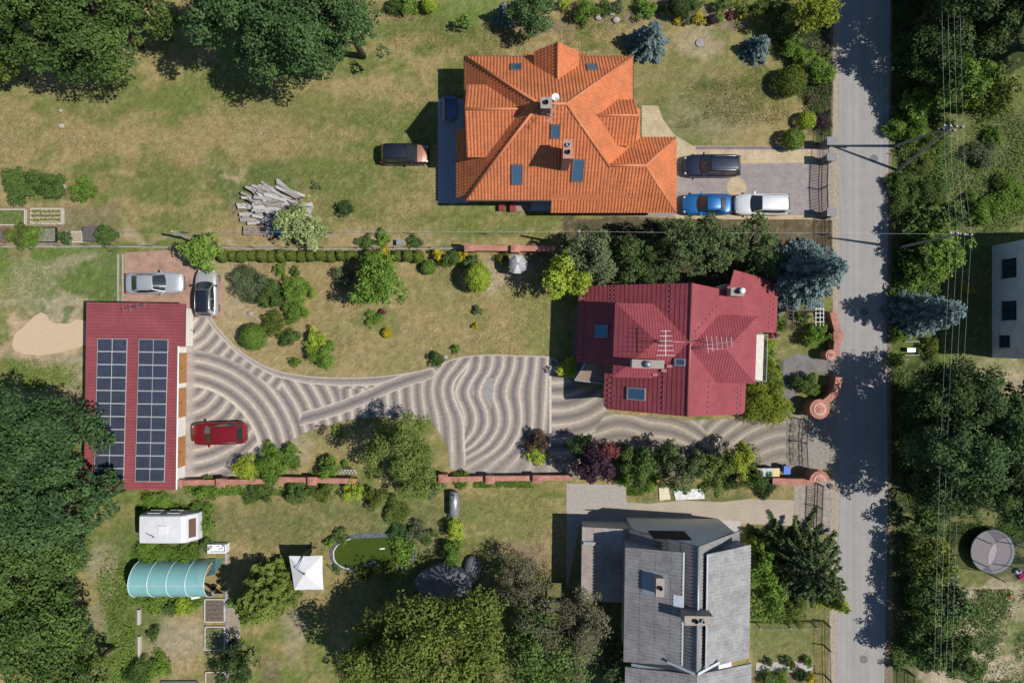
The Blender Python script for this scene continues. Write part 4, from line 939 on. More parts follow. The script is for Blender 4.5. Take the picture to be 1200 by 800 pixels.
b = MB(); b.prism([(xL + .4, yA - .06), (xL + .4, yB - 4), (xE - .4, yB - 4), (xE - .4, yA - .06)], 0, 3.9); b.add([(xL + .4, yA - .06, 3.88), (xE - .4, yA - .06, 3.88), (xR, yA - .06, 8.1), (xL + .4, yA - .75, 3.88), (xE - .4, yA - .75, 3.88), (xR, yA - .75, 8.1)], [(0, 2, 1), (3, 4, 5), (0, 1, 4, 3), (1, 2, 5, 4), (2, 0, 3, 5)]); b.build('wall', mat('render_pale_grey', (.80, .79, .78), .9, .08, 2), GH)
xf0, xf1 = P(681.5, 0, 3.3).x, xL + .3; yf0, yf1 = P(0, 619.5, 3.3).y, P(0, 706, 3.3).y
b = MB(); b.box((xR - 1.42, yA - .03, 5.35), (2.8, .06, 2.3)); b.build('loft_opening', mat('opening_dark', (.02, .02, .022), .95, .2, 5), GH)  # flat black panel painted as the darkness inside a loft opening
roof_part(GH, 'annex_roof', [[Vector((xf0, yf0, 3.1)), Vector((xf0, yf1, 3.1)), Vector((xf1, yf1, 3.45)), Vector((xf1, yf0 - .05, 3.45))]], mat('annex_sheet', (.33, .31, .295), .88, .2, .5, tint=(.27, .20, .15), w2=((3, .15),)), .18, .9, CORR, .02, skirt=.16)
b = MB(); b.prism([(xf0 + .25, yf0 - .3), (xf0 + .25, yf1 + .2), (xf1, yf1 + .2), (xf1, yf0 - .3)], 0, 3.0); b.build('annex_wall', mat('render_grey', (.50, .48, .45)), GH)
c_ = P(690, 638, 3.3); b = MB(); b.box((c_.x, c_.y, 3.36), (.95, .25, .02), 0, 0, -.08); b.build('roof_patch', zinc, GH)
chimney(GH, 773, 688.5, 7.95, 5.5, .55, 1.3, plaster, 1, .05); c_ = hit(768, 684, pDW); b = MB()
u_, v_, n_ = on_plane_frame(pDW); b.slab([c_ + u_ * i + v_ * j + n_ * .07 for i, j in ((-.9, -1.0), (.9, -1.0), (.9, .9), (-.9, .9))], .03); b.build('flashing', zinc, GH)
chimney(GH, 819, 726.5, 9.2, 7, 2.0, .62, plaster, 2, .05); c_ = hit(795, 704.5, pDW); b = MB(); b.slab([c_ + u_ * i + v_ * j + n_ * .08 for i, j in ((-.45, -.35), (.45, -.35), (.45, .35), (-.45, .35))], .05); b.build('roof_hatch', mat('hatch_pale', (.55, .60, .66), .4, .1, 5), GH)
# ---- white house at the right edge
WH = thing('detached_house', 'tall white rendered house with dark square windows at the right edge', 'house', (P(1240, 0, 0).x, P(0, 360, 0).y, 0))
wx0_ = P(1162.5, 0, 0).x; wxe = P(1330, 0, 0).x; wyn = P(0, 299, 6.6).y; wys = P(0, 421, 6.6).y
wyn, wys = 8.0, -1.36
b = MB(); b.prism([(wx0_, wyn), (wx0_, wys), (wxe, wys), (wxe, wyn)], 0, 6.6); b.build('wall', mat('white_house_render', (.78, .80, .84), .9, .10, 1.2), WH)
b = MB(); b.prism([(wx0_ - .02, wyn + .02), (wx0_ - .02, wys - .02), (wxe, wys - .02), (wxe, wyn + .02)], 6.62, 6.8); b.slab([Vector((wx0_ - .35, wyn + .35, 6.82)), Vector((wx0_ - .35, wys - .35, 6.82)), Vector((wxe, wys - .35, 8.6)), Vector((wxe, wyn + .35, 8.6))], .16); b.build('roof', mat('white_house_roof', (.22, .22, .23), .8, .2, 2), WH)
for yy in (314.5, 364, 400):
    z_ = 2.0 if yy != 400 else 1.1
    wall_window(WH, (wx0_, (400 - yy) / SCL * .966, 2.1 if yy != 400 else 1.6), 1.45 if yy != 400 else .9, 1.35 if yy != 400 else .9, math.pi, darkm)
    wall_window(WH, (wx0_, (400 - yy) / SCL * .966, 4.9), 1.3, 1.3, math.pi, darkm)
# ------------------------------------------------------------------ cars
tyre = mat('tyre_rubber', (.02, .02, .02), .85, .1, 20); rimm = mat('alloy_rim', (.45, .46, .48), .3, .05, 9, metal=.8)
lampm = mat('headlamp', (.70, .72, .74), .12, 0, spec=.8, coat=.5); tailm = mat('tail_lamp', (.30, .02, .02), .2, 0, coat=.4)
carglass = mat('car_glass', (.022, .030, .034), .07, 0, spec=.7, coat=.4); trim = mat('car_trim', (.018, .018, .02), .5, 0)
def paint(name, c, metal=.3): return mat('paint_' + name, c, .38, .05, 1.5, metal=metal, coat=.35)
def car(label, px, py, yaw, Lc, W, H, pm, roof=None, kind='hatch', rails=False, bonnet=None):
    """nose points along +x before turning by yaw"""
    c = P(px, py, .9); t = thing('parked_car', label, 'car', (c.x, c.y, .02), yaw)
    hl = Lc / 2
    st = [(-.5, .58, .36, .70), (-.490, .76, .30, .85), (-.458, .90, .27, .95), (-.40, .985, .25, .98), (-.2, 1, .24, .97), (0, 1, .24, .95), (.18, 1, .24, .93), (.27, .995, .24, .90), (.36, .965, .25, .84), (.43, .905, .27, .77), (.468, .80, .29, .69), (.490, .64, .32, .60), (.5, .44, .36, .52)]
    bel = .95 if kind != 'suv' else 1.02
    rings = []
    for fx, fw, zb, zt in st:
        if kind == 'sedan' and fx < -.25: zt = min(zt, .90) if fx > -.49 else zt
        zt *= bel / .95; w = W / 2 * fw; x = fx * Lc
        half = [(w * .86, zb), (w * .985, zb + .16), (w, zb + (zt - zb) * .55), (w * .975, zt - .10), (w * .90, zt - .025), (w * .62, zt + .012), (w * .25, zt + .028)]
        rings.append([(x, y, z) for y, z in half] + [(x, -y, z) for y, z in half[::-1]])
    b = MB(); b.loft(rings)
    spec = {'hatch': (.20, .04, -.36, -.465), 'suv': (.20, .06, -.40, -.475), 'wagon': (.20, .05, -.41, -.485), 'sedan': (.19, .03, -.23, -.37)}[kind]
    xb, xt, xr_, xrb = [v * Lc for v in spec]
    wb, wt = W / 2 * .88, W / 2 * .69; zb = bel - .03
    def frame(x, w, z, cr): return [(x, w, z - .05), (x, w * .9, z), (x, w * .45, z + cr), (x, -w * .45, z + cr), (x, -w * .9, z), (x, -w, z - .05)]
    # cabin: lower ring and upper rings
    cr = []
    N_ = 9
    for i in range(N_ + 1):
        x = xr_ + (xt - xr_) * i / N_; bow = 1 - .05 * ((i / N_ - .5) * 2) ** 2
        z = H - .045 * ((i / N_ - .45) * 2) ** 2; cr.append(frame(x, wt * bow, z, .03))
    lo0 = (xrb, wb * .90, zb); lo1 = (xb, wb * .93, zb)
    pm_roof = roof or pm
    # side, front and rear shell of the cabin in body paint
    A = [(xrb, wb * .88, zb), (xrb, wb * .6, zb + .02), (xrb, wb * .3, zb + .03), (xrb, -wb * .3, zb + .03), (xrb, -wb * .6, zb + .02), (xrb, -wb * .88, zb)]
    B = [(xb, wb * .95, zb), (xb + .10, wb * .6, zb - .01), (xb + .15, wb * .3, zb - .01), (xb + .15, -wb * .3, zb - .01), (xb + .10, -wb * .6, zb - .01), (xb, -wb * .95, zb)]
    b.loft([A, cr[0]], False, False); b.loft([cr[-1], B], False, False)
    for s in (0, 5):
        up = [r_[s] for r_ in cr]; dn = [(xrb + (xb - xrb) * i / N_, (1 if s == 0 else -1) * wb * (.88 + .12 * math.sin(math.pi * min(1, .15 + i / N_))), zb - .02) for i in range(N_ + 1)]
        b.add(up + dn, [(i, i + 1, N_ + 2 + i, N_ + 1 + i) if s == 0 else (i + 1, i, N_ + 1 + i, N_ + 2 + i) for i in range(N_)])
    body = b.build('body', pm, t, smooth=True, local=True)
    b = MB(); b.loft(cr, False, False); b.build('roof', pm_roof, t, smooth=True, local=True)
    def pane(name, r0, r1, f0, f1, off, s0=0.04, s1=.96):
        b = MB(); r0 = [Vector(p) for p in r0]; r1 = [Vector(p) for p in r1]; rr = []
        for f in (f0, (f0 + f1) / 2, f1): rr.append([a.lerp(c_, f) + Vector(off) for a, c_ in zip(r0, r1)])
        for k in range(2):
            b.add(rr[k] + rr[k + 1], [(i, i + 1, len(r0) + i + 1, len(r0) + i) for i in range(len(r0) - 1)])
        return b.build(name, carglass, t, smooth=True, local=True)
    ins = lambda rg, k: [(p[0], p[1] * k, p[2]) for p in rg]
    pane('windscreen', ins(cr[-1], .94), ins(B, .93), .0, .97, (.03, 0, .03)); pane('rear_window', ins(cr[0], .90), ins(A, .88), .04, .80 if kind != 'sedan' else .95, (-.03, 0, .03))
    for s in (0, 5):
        sg = 1 if s == 0 else -1
        up = [r_[s] for r_ in cr]; dn = [(xrb + (xb - xrb) * i / N_, sg * wb * (.88 + .12 * math.sin(math.pi * min(1, .15 + i / N_))), zb) for i in range(N_ + 1)]
        for i0, i1 in ((1, 5), (5, 9)):
            u_ = [Vector(up[i]) + Vector((0, sg * .012, 0)) for i in range(i0, i1 + 1)]; d_ = [Vector(dn[i]) + Vector((0, sg * .012, 0)) for i in range(i0, i1 + 1)]
            u_ = [p.lerp(q_, .10) for p, q_ in zip(u_, d_)]; n_ = len(u_); u_[0].x += .04; u_[-1].x -= .04
            b = MB(); b.add(u_ + d_, [(i, i + 1, n_ + i + 1, n_ + i) for i in range(n_ - 1)]); b.build('side_window', carglass, t, smooth=True, local=True)
        b = MB(); b.box((xb - .20, sg * (W / 2 + .02), zb + .05), (.13, .24, .14), sg * .25); b.build('side_mirror', pm if roof is None else trim, t, local=True)
        b = MB(); b.ball((hl * .885, sg * W * .335, .665 * bel / .95), .17, .11, .06, 10, 6); b.build('headlight', lampm, t, smooth=True, local=True)
        b = MB(); b.ball((-hl * .962, sg * W * .385, .80 * bel / .95), .08, .15, .10, 12, 7); b.build('tail_light', tailm, t, smooth=True, local=True)
        for fx in (.315, -.29):
            b = MB(); y_ = sg * (W / 2 - .145)
            rg = [[(fx * Lc + r_ * math.cos(a), y_ + dy, .315 + r_ * math.sin(a)) for a in [2 * math.pi * k / 18 for k in range(18)]] for r_, dy in ((.2, -.1), (.31, -.1), (.325, -.06), (.325, .06), (.31, .10), (.2, .10))]
            b.loft(rg); wh = b.build('wheel', tyre, t, smooth=True, local=True)
            b = MB(); rg = [[(fx * Lc + r_ * math.cos(a), y_ + sg * dy, .315 + r_ * math.sin(a)) for a in [2 * math.pi * k / 14 for k in range(14)]] for r_, dy in ((.2, .08), (.2, .108), (.06, .112), (.02, .112))]; b.loft(rg); b.build('rim', rimm, wh, local=True)
        if rails:
            b = MB(); b.tube([(xr_ + .1, sg * wt * .9, H - .02), (xr_ + .3, sg * wt * .92, H + .05), (xt - .4, sg * wt * .92, H + .05), (xt - .2, sg * wt * .9, H)], .022, 6); b.build('roof_rail', rimm, t, smooth=True, local=True)
    b = MB(); b.box((hl * .975, 0, .42), (.06, W * .62, .16)); b.build('grille', trim, t, local=True)
    if bonnet:
        b = MB(); rb = []
        for fx, fw, zb, zt in st:
            if .2 < fx < .475: zt *= bel / .95; w = W / 2 * fw; rb.append([(fx * Lc, y * w, z + .012) for y, z in ((.82, zt - .012), (.6, zt + .014), (.25, zt + .03), (-.25, zt + .03), (-.6, zt + .014), (-.82, zt - .012))])
        b.loft(rb, False, False); b.build('bonnet', bonnet, t, smooth=True, local=True)
    return t
car('black car with the house reflection painted on its bonnet parked on the lawn', 474, 180, R(0), 3.95, 1.72, 1.62, paint('near_black', (.010, .009, .010), 0), paint('roof_black', (.008, .011, .022), 0), 'suv', bonnet=paint('house_reflection', (.30, .135, .095)))  # brown bonnet colour paints in the orange house mirrored by black paint
car('dark navy estate car parked alone on the north side of the orange-roofed house yard', 835, 193.5, R(180), 4.75, 1.84, 1.55, paint('navy', (.018, .024, .048)), None, 'wagon', True)
car('bright blue hatchback parked nose to the wall of the orange-roofed house', 829, 239, R(180), 4.0, 1.75, 1.48, paint('blue', (.012, .12, .34)), None, 'sedan')
car('silver estate car with a white roof parked behind the blue hatchback', 894, 239, R(180), 4.55, 1.78, 1.5, paint('silver_white', (.62, .63, .65), .15), None, 'wagon')
car('silver saloon parked on red paving beside the garage', 180, 331.5, R(1), 4.75, 1.80, 1.44, paint('silver', (.47, .49, .51), .45), None, 'sedan')
car('silver hatchback with a black glass roof parked under the tree by the driveway', 241, 343.5, R(90), 4.0, 1.78, 1.58, paint('silver_pale', (.50, .49, .48), .4), paint('roof_glass', (.010, .014, .024), 0), 'suv', True)
car('red car parked on the wavy driveway in front of the garage doors', 255.5, 508, R(182), 4.55, 1.86, 1.62, paint('red', (.21, .010, .016), .25), None, 'suv')

# ------------------------------------------------------------------ caravan, garden tunnel, parasols, pond, trampoline
t = thing('caravan', 'white touring caravan parked on the grass beside the teal garden tunnel', 'caravan', tuple(P(194, 620, 0)))
cp = P(193, 620.5, 2.5); rg = []
for x_, z1_, wf in ((-2.28, 1.3, .96), (-2.2, 2.2, .98), (-2.02, 2.48, 1), (0, 2.56, 1), (1.3, 2.5, 1), (1.62, 2.38, 1), (2.2, 1.5, .97), (2.28, .9, .95), (2.2, .55, .93)):
    w_ = 1.12 * wf; rg.append([(cp.x + x_, cp.y + y_, z_) for y_, z_ in ((w_, .5), (w_, z1_ - .14 if z1_ > 1 else z1_ - .02), (w_ * .93, z1_), (0, z1_ + .03), (-w_ * .93, z1_), (-w_, z1_ - .14 if z1_ > 1 else z1_ - .02), (-w_, .5))])
b = MB(); b.loft(rg); b.build('body', mat('caravan_white', (.60, .60, .62), .4, .06, 1.5), t)
b = MB(); q = [(cp.x + 1.75, cp.y - .75, 2.17), (cp.x + 1.75, cp.y + .75, 2.17), (cp.x + 2.11, cp.y + .75, 1.68), (cp.x + 2.11, cp.y - .75, 1.68)]; b.slab([Vector(v) + Vector((.03, 0, .03)) for v in q], .03); b.build('front_window', mat('window_brown', (.14, .08, .06), .25, .1, 5), t)
b = MB(); b.box((cp.x - .1, cp.y, 2.63), (.7, .7, .1)); b.build('roof_hatch', mat('caravan_hatch', (.66, .66, .66), .4, .03, 4), t)
b = MB(); b.tube([(cp.x - 1.45, cp.y - .25, 2.6), (cp.x - .75, cp.y - .55, 2.66)], .02, 5); b.tube([(cp.x - .95, cp.y - .38, 2.66), (cp.x - .85, cp.y - .62, 2.66)], .02, 5); b.tube([(cp.x - .9, cp.y - .5, 2.5), (cp.x - .9, cp.y - .5, 2.66)], .02, 5); b.build('aerial', darkm, t)
for s in (-1, 1):
    b = MB(); b.loft([[(cp.x - .2 + r_ * math.cos(a), cp.y + s * (.98 + dy), .32 + r_ * math.sin(a)) for a in [2 * math.pi * k / 16 for k in range(16)]] for r_, dy in ((.15, -.08), (.32, -.08), (.32, .08), (.15, .08))]); b.build('wheel', tyre, t, smooth=True)
    for xx in (-1.2, .4): wall_window(t, (cp.x + xx, cp.y + s * 1.12, 1.6), .9, .55, s * math.pi / 2)
b = MB(); b.tube([(cp.x + 2.0, cp.y - .5, .5), (cp.x + 3.1, cp.y, .5), (cp.x + 2.0, cp.y + .5, .5)], .04, 6); b.tube([(cp.x + 3.05, cp.y, .0), (cp.x + 3.05, cp.y, .6)], .03, 6); b.build('drawbar', greym, t)

def thinmat(name, col, alpha, rough=.35, trans=.3):
    m = mat(name, col, rough, .06, 1.5, spec=.5); nt = m.node_tree; N = nt.nodes; tb = N.new('ShaderNodeBsdfTransparent'); ms = N.new('ShaderNodeMixShader'); ms.inputs['Fac'].default_value = alpha
    nt.links.new(tb.outputs['BSDF'], ms.inputs[1]); nt.links.new(N['Principled BSDF'].outputs['BSDF'], ms.inputs[2]); nt.links.new(ms.outputs['Shader'], N['Material Output'].inputs['Surface']); return m
t = thing('garden_tunnel', 'teal polycarbonate tunnel greenhouse with five hoops south of the caravan', 'greenhouse', tuple(P(200, 678, 0)))
poly = thinmat('polycarbonate_teal', (.22, .46, .46), .90, .30); c0_ = P(157, 657, .6); c1_ = P(250, 698, .6); yc_ = (c0_.y + c1_.y) / 2; hw_ = abs(c0_.y - c1_.y) / 2 + .02; xa_, xb_ = P(158, 0, 1.2).x, P(243.5, 0, 1.5).x
def arch(x, k=1.0, n=12): return [(x, yc_ + hw_ * k * math.cos(math.pi * i / n), 2.25 * k * math.sin(math.pi * i / n) ** .85) for i in range(n + 1)]
b = MB(); b.loft([arch(xa_ + (xb_ - xa_) * i / 8) for i in range(9)], False, False); b.build('cover', poly, t, smooth=True)
b = MB(); b.poly(arch(xa_)); b.build('end_wall', poly, t)
for i in range(5):
    b = MB(); b.tube(arch(xa_ + (xb_ - xa_) * i / 4, 1.012), .032, 6); b.build('hoop', mat('hoop_pale', (.62, .72, .72), .4, .05, 9, metal=.1), t, smooth=True)
for s in (-1, 1):
    b = MB(); b.slab([Vector((xb_ + .02, yc_ + s * hw_, .05)), Vector((xb_ + .02, yc_ + s * hw_ * .40, 1.9)), Vector((xb_ + .75, yc_ + s * hw_ * .55, 1.9)), Vector((xb_ + .75, yc_ + s * hw_ * 1.0, .05))], .03); b.build('door', poly, t)
b = MB(); b.tube([(xa_, yc_, 2.27), (xb_, yc_, 2.27)], .03, 6); b.build('ridge_bar', mat('hoop_pale', (.55, .66, .66)), t)

t = thing('garden_parasol', 'square white cantilever parasol on the grass beside the pond', 'parasol', tuple(P(362, 644, 0)))
cn = [P(338.5, 651, 2.35), P(378, 650.5, 2.35), P(379, 690.5, 2.35), P(345, 691, 2.35)]; ap = P(356.5, 672, 2.95)
b = MB()
for i in range(4):
    a_, c_ = cn[i], cn[(i + 1) % 4]; m_ = (a_ + c_) / 2; m_ = m_ + (ap - m_) * .03; m_.z = 2.37
    b.add([a_, m_, ap], [(0, 1, 2)]); b.add([m_, c_, ap], [(0, 1, 2)])
b.build('canopy', mat('canvas_white', (.66, .66, .68), .8, .04, 3), t)
for i in range(8):
    p_ = cn[i // 2] if i % 2 == 0 else (cn[i // 2] + cn[(i // 2 + 1) % 4]) / 2; b = MB(); b.tube([ap - Vector((0, 0, .06)), p_ - Vector((0, 0, .05))], .014, 5); b.build('rib', greym, t)
pb_ = P(365, 641, 0); b = MB(); b.tube([pb_, pb_ + Vector((0, 0, 2.5)), pb_ + Vector((-.25, -.9, 3.15)), ap + Vector((0, 0, .12))], [.045, .045, .035, .03], 8); b.build('cantilever_arm', greym, t, smooth=True)
b = MB(); b.box(pb_ + Vector((0, 0, .05)), (.9, .1, .08)); b.box(pb_ + Vector((0, 0, .06)), (.1, .9, .08)); b.build('base', darkm, t)
b = MB(); b.lathe(ap - Vector((0, 0, .02)), [(.10, 0), (.10, .06), (.02, .12)], 10); b.build('finial', greym, t)

# pond
def oval(pts, n=5): return smoothline(gpoly(pts + [pts[0]], 0), n)[:-1]
pond = [(392, 645), (398, 637), (412, 631), (440, 629), (468, 630), (482, 640), (480, 655), (462, 662), (440, 657), (425, 661), (412, 665), (400, 662), (393, 655)]
pc_ = oval(pond); t = thing('garden_pond', 'kidney-shaped garden pond of still green water with a grey liner rim', 'pond', tuple(P(436, 646, 0)))
wm_ = mat('pond_water', (.050, .075, .010), .22, .10, 2, spec=.25)
b = MB(); b.poly([v + Vector((0, 0, .05)) for v in pc_]); b.build('pond_water', wm_, t)
b = MB(); ce = P(436, 646); out = [ce + (v - ce) * 1.0 + (v - ce).normalized() * .42 for v in pc_]; inn = [v + (ce - v).normalized() * .05 for v in pc_]
n_ = len(out); b.add([v + Vector((0, 0, .03)) for v in out] + [v + Vector((0, 0, .14)) for v in pc_] + [v + Vector((0, 0, .0)) for v in inn], [(i, (i + 1) % n_, n_ + (i + 1) % n_, n_ + i) for i in range(n_)] + [(n_ + i, n_ + (i + 1) % n_, 2 * n_ + (i + 1) % n_, 2 * n_ + i) for i in range(n_)]); b.build('liner', mat('liner_grey', (.12, .125, .14), .7, .35, 4), t)
b = MB(); ar = [v + (v - ce).normalized() * .06 for v in pc_]; k_ = [i for i, v in enumerate(ar) if v.x < ce.x - 1.6]
b.tube([v + Vector((0, 0, .15)) for v in ar[:3][::-1] + []] if False else [ar[i] + Vector((0, 0, .15)) for i in sorted(k_, key=lambda i: (ar[i].y))], .05, 6); b.build('rim', mat('rim_pale', (.6, .6, .56), .8, .1, 8), t)
b = MB(); w_ = P(448, 642.5, .07)
b.box(w_, (.42, .10, .05), .1); b.build('float', white, label='small white float lying on the green pond water', cat='float')

# trampoline
tb = P(1163, 646, .75); t = thing('trampoline', 'round garden trampoline with a see-through safety net', 'trampoline', (tb.x, tb.y, 0)); Rt = 1.8
b = MB(); b.lathe((tb.x, tb.y, .74), [(Rt * .86, .0), (Rt * .86, .02), (.01, .02)], 40); b.build('mat', mat('trampoline_mat', (.27, .235, .25), .7, .1, 6), t)
b = MB(); b.lathe((tb.x, tb.y, .75), [(Rt * .85, .02), (Rt * .87, .05), (Rt, .05), (Rt * 1.01, 0), (Rt * .87, 0)], 40, cap=False); b.build('pad', mat('trampoline_pad', (.20, .215, .235), .6, .15, 5), t)
ring = lambda r_, z_: [(tb.x + r_ * math.cos(2 * math.pi * k / 40), tb.y + r_ * math.sin(2 * math.pi * k / 40), z_) for k in range(41)]
b = MB(); b.tube(ring(Rt, .72), .03, 6, False); b.build('frame', greym, t); b = MB(); b.tube(ring(Rt * .98, 2.75), .015, 6, False); b.build('top_ring', mat('ring_dark', (.05, .05, .055), .8, .1, 9), t)
b = MB(); b.loft([ring(Rt * .99, .8), ring(Rt * .985, 1.8), ring(Rt * .98, 2.72)], False); b.build('safety_net', thinmat('net_mesh', (.20, .20, .225), .38, .9), t)
for k in range(6):
    a = 2 * math.pi * k / 6 + .35; x_, y_ = tb.x + Rt * 1.04 * math.cos(a), tb.y + Rt * 1.04 * math.sin(a)
    b = MB(); b.tube([(x_, y_, 0), (x_, y_, 2.78)], .038, 7); b.build('pole', darkm, t)
b = MB(); w_ = P(1198, 675, .2)
for i in range(6): a = i * math.pi / 3; b.ball((w_.x + .2 * math.cos(a), w_.y + .2 * math.sin(a), .15), .14, .14, .13, 8, 5)
b.ball((w_.x, w_.y, .2), .16, .16, .16, 8, 5); b.build('inflatable_toy', mat('toy_pink', (.55, .02, .18), .4, .05, 5), smooth=True, label='bright pink inflatable toy lying by the trampoline', cat='toy')
b = MB(); w_ = P(1193, 669, .2); b.box(w_, (.45, .3, .22), .4); b.box(w_ + Vector((.1, .05, .16)), (.2, .2, .14), .2); b.build('toy_box', mat('toy_blue', (.35, .45, .65), .5, .2, 6), label='pale blue toy lying next to the pink inflatable', cat='toy')
b = MB(); w_ = P(1184, 698, .12); b.ball(w_, .16, .16, .16, 12, 8); b.build('play_ball', mat('ball_orange', (.6, .13, .05), .5, .05, 5), smooth=True, label='orange ball lying on the bare sandy ground', cat='ball')
b = MB(); w_ = P(1118, 676, .05); b.prism([(w_.x - .35, w_.y - .12), (w_.x + .3, w_.y - .15), (w_.x + .38, w_.y + .1), (w_.x - .3, w_.y + .14)], .01, .07); b.build('stepping_slab', conc, label='small pale slab on the grass under the power lines', cat='slab')

# ------------------------------------------------------------------ walls, pillars, fences, gates
def wall_run(label, pts, z, w, pillars, group=None, pw=.62, pz=.35, curve=False):
    c = P(*pts[0]); t = thing('brick_wall', label, 'wall', (c.x, c.y, 0), 0, group)
    line = smoothline(gpoly(pts, 0), 6) if curve else gpoly(pts, 0)
    b = MB(); ribbon(b, line, w, -.05, z); b.build('brickwork', brick, t)
    b = MB(); ribbon(b, line, w + .12, z + .003, z + .09); b.build('coping', capm, t)
    for x_, y_ in pillars:
        q = P(x_, y_); b = MB(); b.box((q.x, q.y, (z + pz) / 2), (pw, pw * .85, z + pz)); p_ = b.build('pillar', brick, t)
        b = MB(); b.box((q.x, q.y, z + pz + .05), (pw + .14, pw * .85 + .14, .1)); b.add([(q.x + (pw + .14) / 2 * i, q.y + (pw * .85 + .14) / 2 * j, z + pz + .1) for i, j in ((-1, -1), (1, -1), (1, 1), (-1, 1))] + [(q.x, q.y, z + pz + .22)], [(0, 1, 4), (1, 2, 4), (2, 3, 4), (3, 0, 4)]); b.build('pillar_cap', capm, p_)
    return t
wall_run('low red brick wall with coping behind the grey dome parasol', [(549, 293), (650, 294)], 1.3, .34, [(551, 293), (604, 294)])
for i, (xa_, xb_, pl_, lb) in enumerate(((213, 330, [(217, 563), (266, 562)], 'red brick boundary wall beside the red car'), (330, 420, [(371, 560)], 'red brick boundary wall half hidden by bushes behind the white picket panel'),
                                    (505, 670, [(521, 557), (575, 558.5), (629, 558)], 'red brick boundary wall below the wave-patterned paving'))):
    wall_run(lb, [(xa_, 563 if i == 0 else 559), (xb_, 561 if i < 2 else 557)], .85, .3, pl_, 'red brick boundary walls')
def round_pillar(parent, px_, py_, r_, z, half=False):
    q = P(px_, py_, z); b = MB(); n = 24; a0, a1 = (0, math.pi) if half else (0, 2 * math.pi); m_ = n if not half else n + 1
    pts = [(q.x + r_ * math.cos(a0 + (a1 - a0) * k / n), q.y + r_ * math.sin(a0 + (a1 - a0) * k / n)) for k in range(m_)]
    b.prism(pts, 0, z); p_ = b.build('round_pillar', brick, parent)
    for f_, zz, mm in ((1.10, .10, capm), (.72, .16, mat('coping_pale', (.55, .30, .23), .8, .2, 5)), (.45, .21, capm), (.2, .26, brick)):
        b = MB(); b.prism([(q.x + (x_ - q.x) * f_, q.y + (y_ - q.y) * f_) for x_, y_ in pts], z + .003 if f_ > 1 else z + .1, z + zz); b.build('cap_ring', mm, p_)
t = wall_run('curved red brick entrance wall ending in a round pillar north of the driveway gate', [(975, 441), (974, 449), (971, 458), (965, 465), (956, 472)], 1.15, .42, [], curve=True); round_pillar(t, 960, 479, .74, 1.55)
t = wall_run('curved red brick wall with a rounded end beside the pergola', [(968, 366), (971, 378), (974, 391), (973, 405), (972, 415)], 1.15, .42, [(974, 394)], curve=True, pw=.7, pz=.05); round_pillar(t, 973.5, 416, .42, 1.2)
t = wall_run('red brick wall with a half-round pillar behind the row of bins', [(899, 560), (938, 561), (948, 556), (958, 552)], 1.15, .4, [], curve=True); round_pillar(t, 960, 563, .74, 1.5, True)

def bars(b, a, c, h, step=.13, r=.012, z0=.05, rails=(.15, .9)):
    a = Vector(a); c = Vector(c); d = (c - a).length; n = max(1, int(d / step))
    for i in range(n + 1):
        p = a.lerp(c, i / n); b.tube([p + Vector((0, 0, z0)), p + Vector((0, 0, h))], r, 4)
    for f in rails: b.tube([a + Vector((0, 0, h * f)), c + Vector((0, 0, h * f))], r * 1.5, 4)
def metal_fence(name, label, pts, h, m, cat='fence', group=None, step=.13, r=.014, posts=True):
    w = [P(*p) for p in pts]; t = thing(name, label, cat, (w[0].x, w[0].y, 0), 0, group)
    for a, c in zip(w[:-1], w[1:]):
        b = MB(); bars(b, a, c, h, step, r); b.build('railing_panel', m, t)
        if posts:
            b = MB(); b.box((a.x, a.y, h / 2), (.09, .09, h + .1)); b.build('post', m, t)
    return t
gp = mat('fence_pillar', (.16, .155, .16), .85, .2, 6)
metal_fence('railing_fence', 'dark metal railing along the road beside the northern garden beds', [(966, -10), (966, 30), (966, 66), (965.5, 100), (965, 135), (965, 168)], 1.35, darkm)
for i, (yy, lb) in enumerate(((172, 'square grey gate pillar at the north end of the car yard'), (190, 'square grey gate pillar south of the first by the car yard'), (253, 'square grey gate pillar at the south end of the sliding gate'))):
    q = P(964, yy); t = thing('gate_pillar', lb, 'pillar', (q.x, q.y, 0), 0, 'gate pillars of the car yard'); b = MB(); b.box((q.x, q.y, .8), (.62, .5, 1.6)); b.build('shaft', gp, t); b = MB(); b.box((q.x, q.y, 1.65), (.78, .66, .1)); b.build('cap', mat('pillar_cap_grey', (.22, .22, .23), .8, .15, 6), t)
metal_fence('pedestrian_gate', 'narrow dark metal gate between the two northern pillars', [(963, 175.5), (963, 187)], 1.4, darkm, 'gate', posts=False)
metal_fence('sliding_gate', 'long dark metal gate closing the car yard towards the road', [(962, 193.5), (961, 222), (962, 249)], 1.45, darkm, 'gate', step=.12, r=.026)
metal_fence('railing_fence', 'dark metal railing between the car yard gate and the big blue spruce', [(965, 257), (965, 275), (967, 300)], 1.3, darkm)
t = metal_fence('driveway_gate', 'ornate wrought iron double gate at the end of the wavy driveway', [(940, 491), (937.5, 517), (939, 545)], 1.5, darkm, 'gate', step=.15, r=.02)
for yy, s in ((497, 1), (511, -1), (524, 1), (538, -1)):
    q = P(938.5, yy, .9); b = MB()
    for rr in (.34, .22): b.tube([(q.x, q.y + rr * math.cos(a), .8 + rr * 1.4 * math.sin(a)) for a in [2 * math.pi * k / 16 for k in range(17)]], .02, 5, False)
    b.build('scroll', darkm, t)
metal_fence('yard_gate', 'wide dark barred gate beside the half-round brick pillar', [(957, 566), (956, 592), (955, 618)], 1.35, darkm, 'gate', step=.13, r=.026)
metal_fence('railing_fence', 'dark metal railing along the road south of the conifer', [(965, 727), (965, 755), (966, 790), (966, 830)], 1.3, darkm, step=.11)
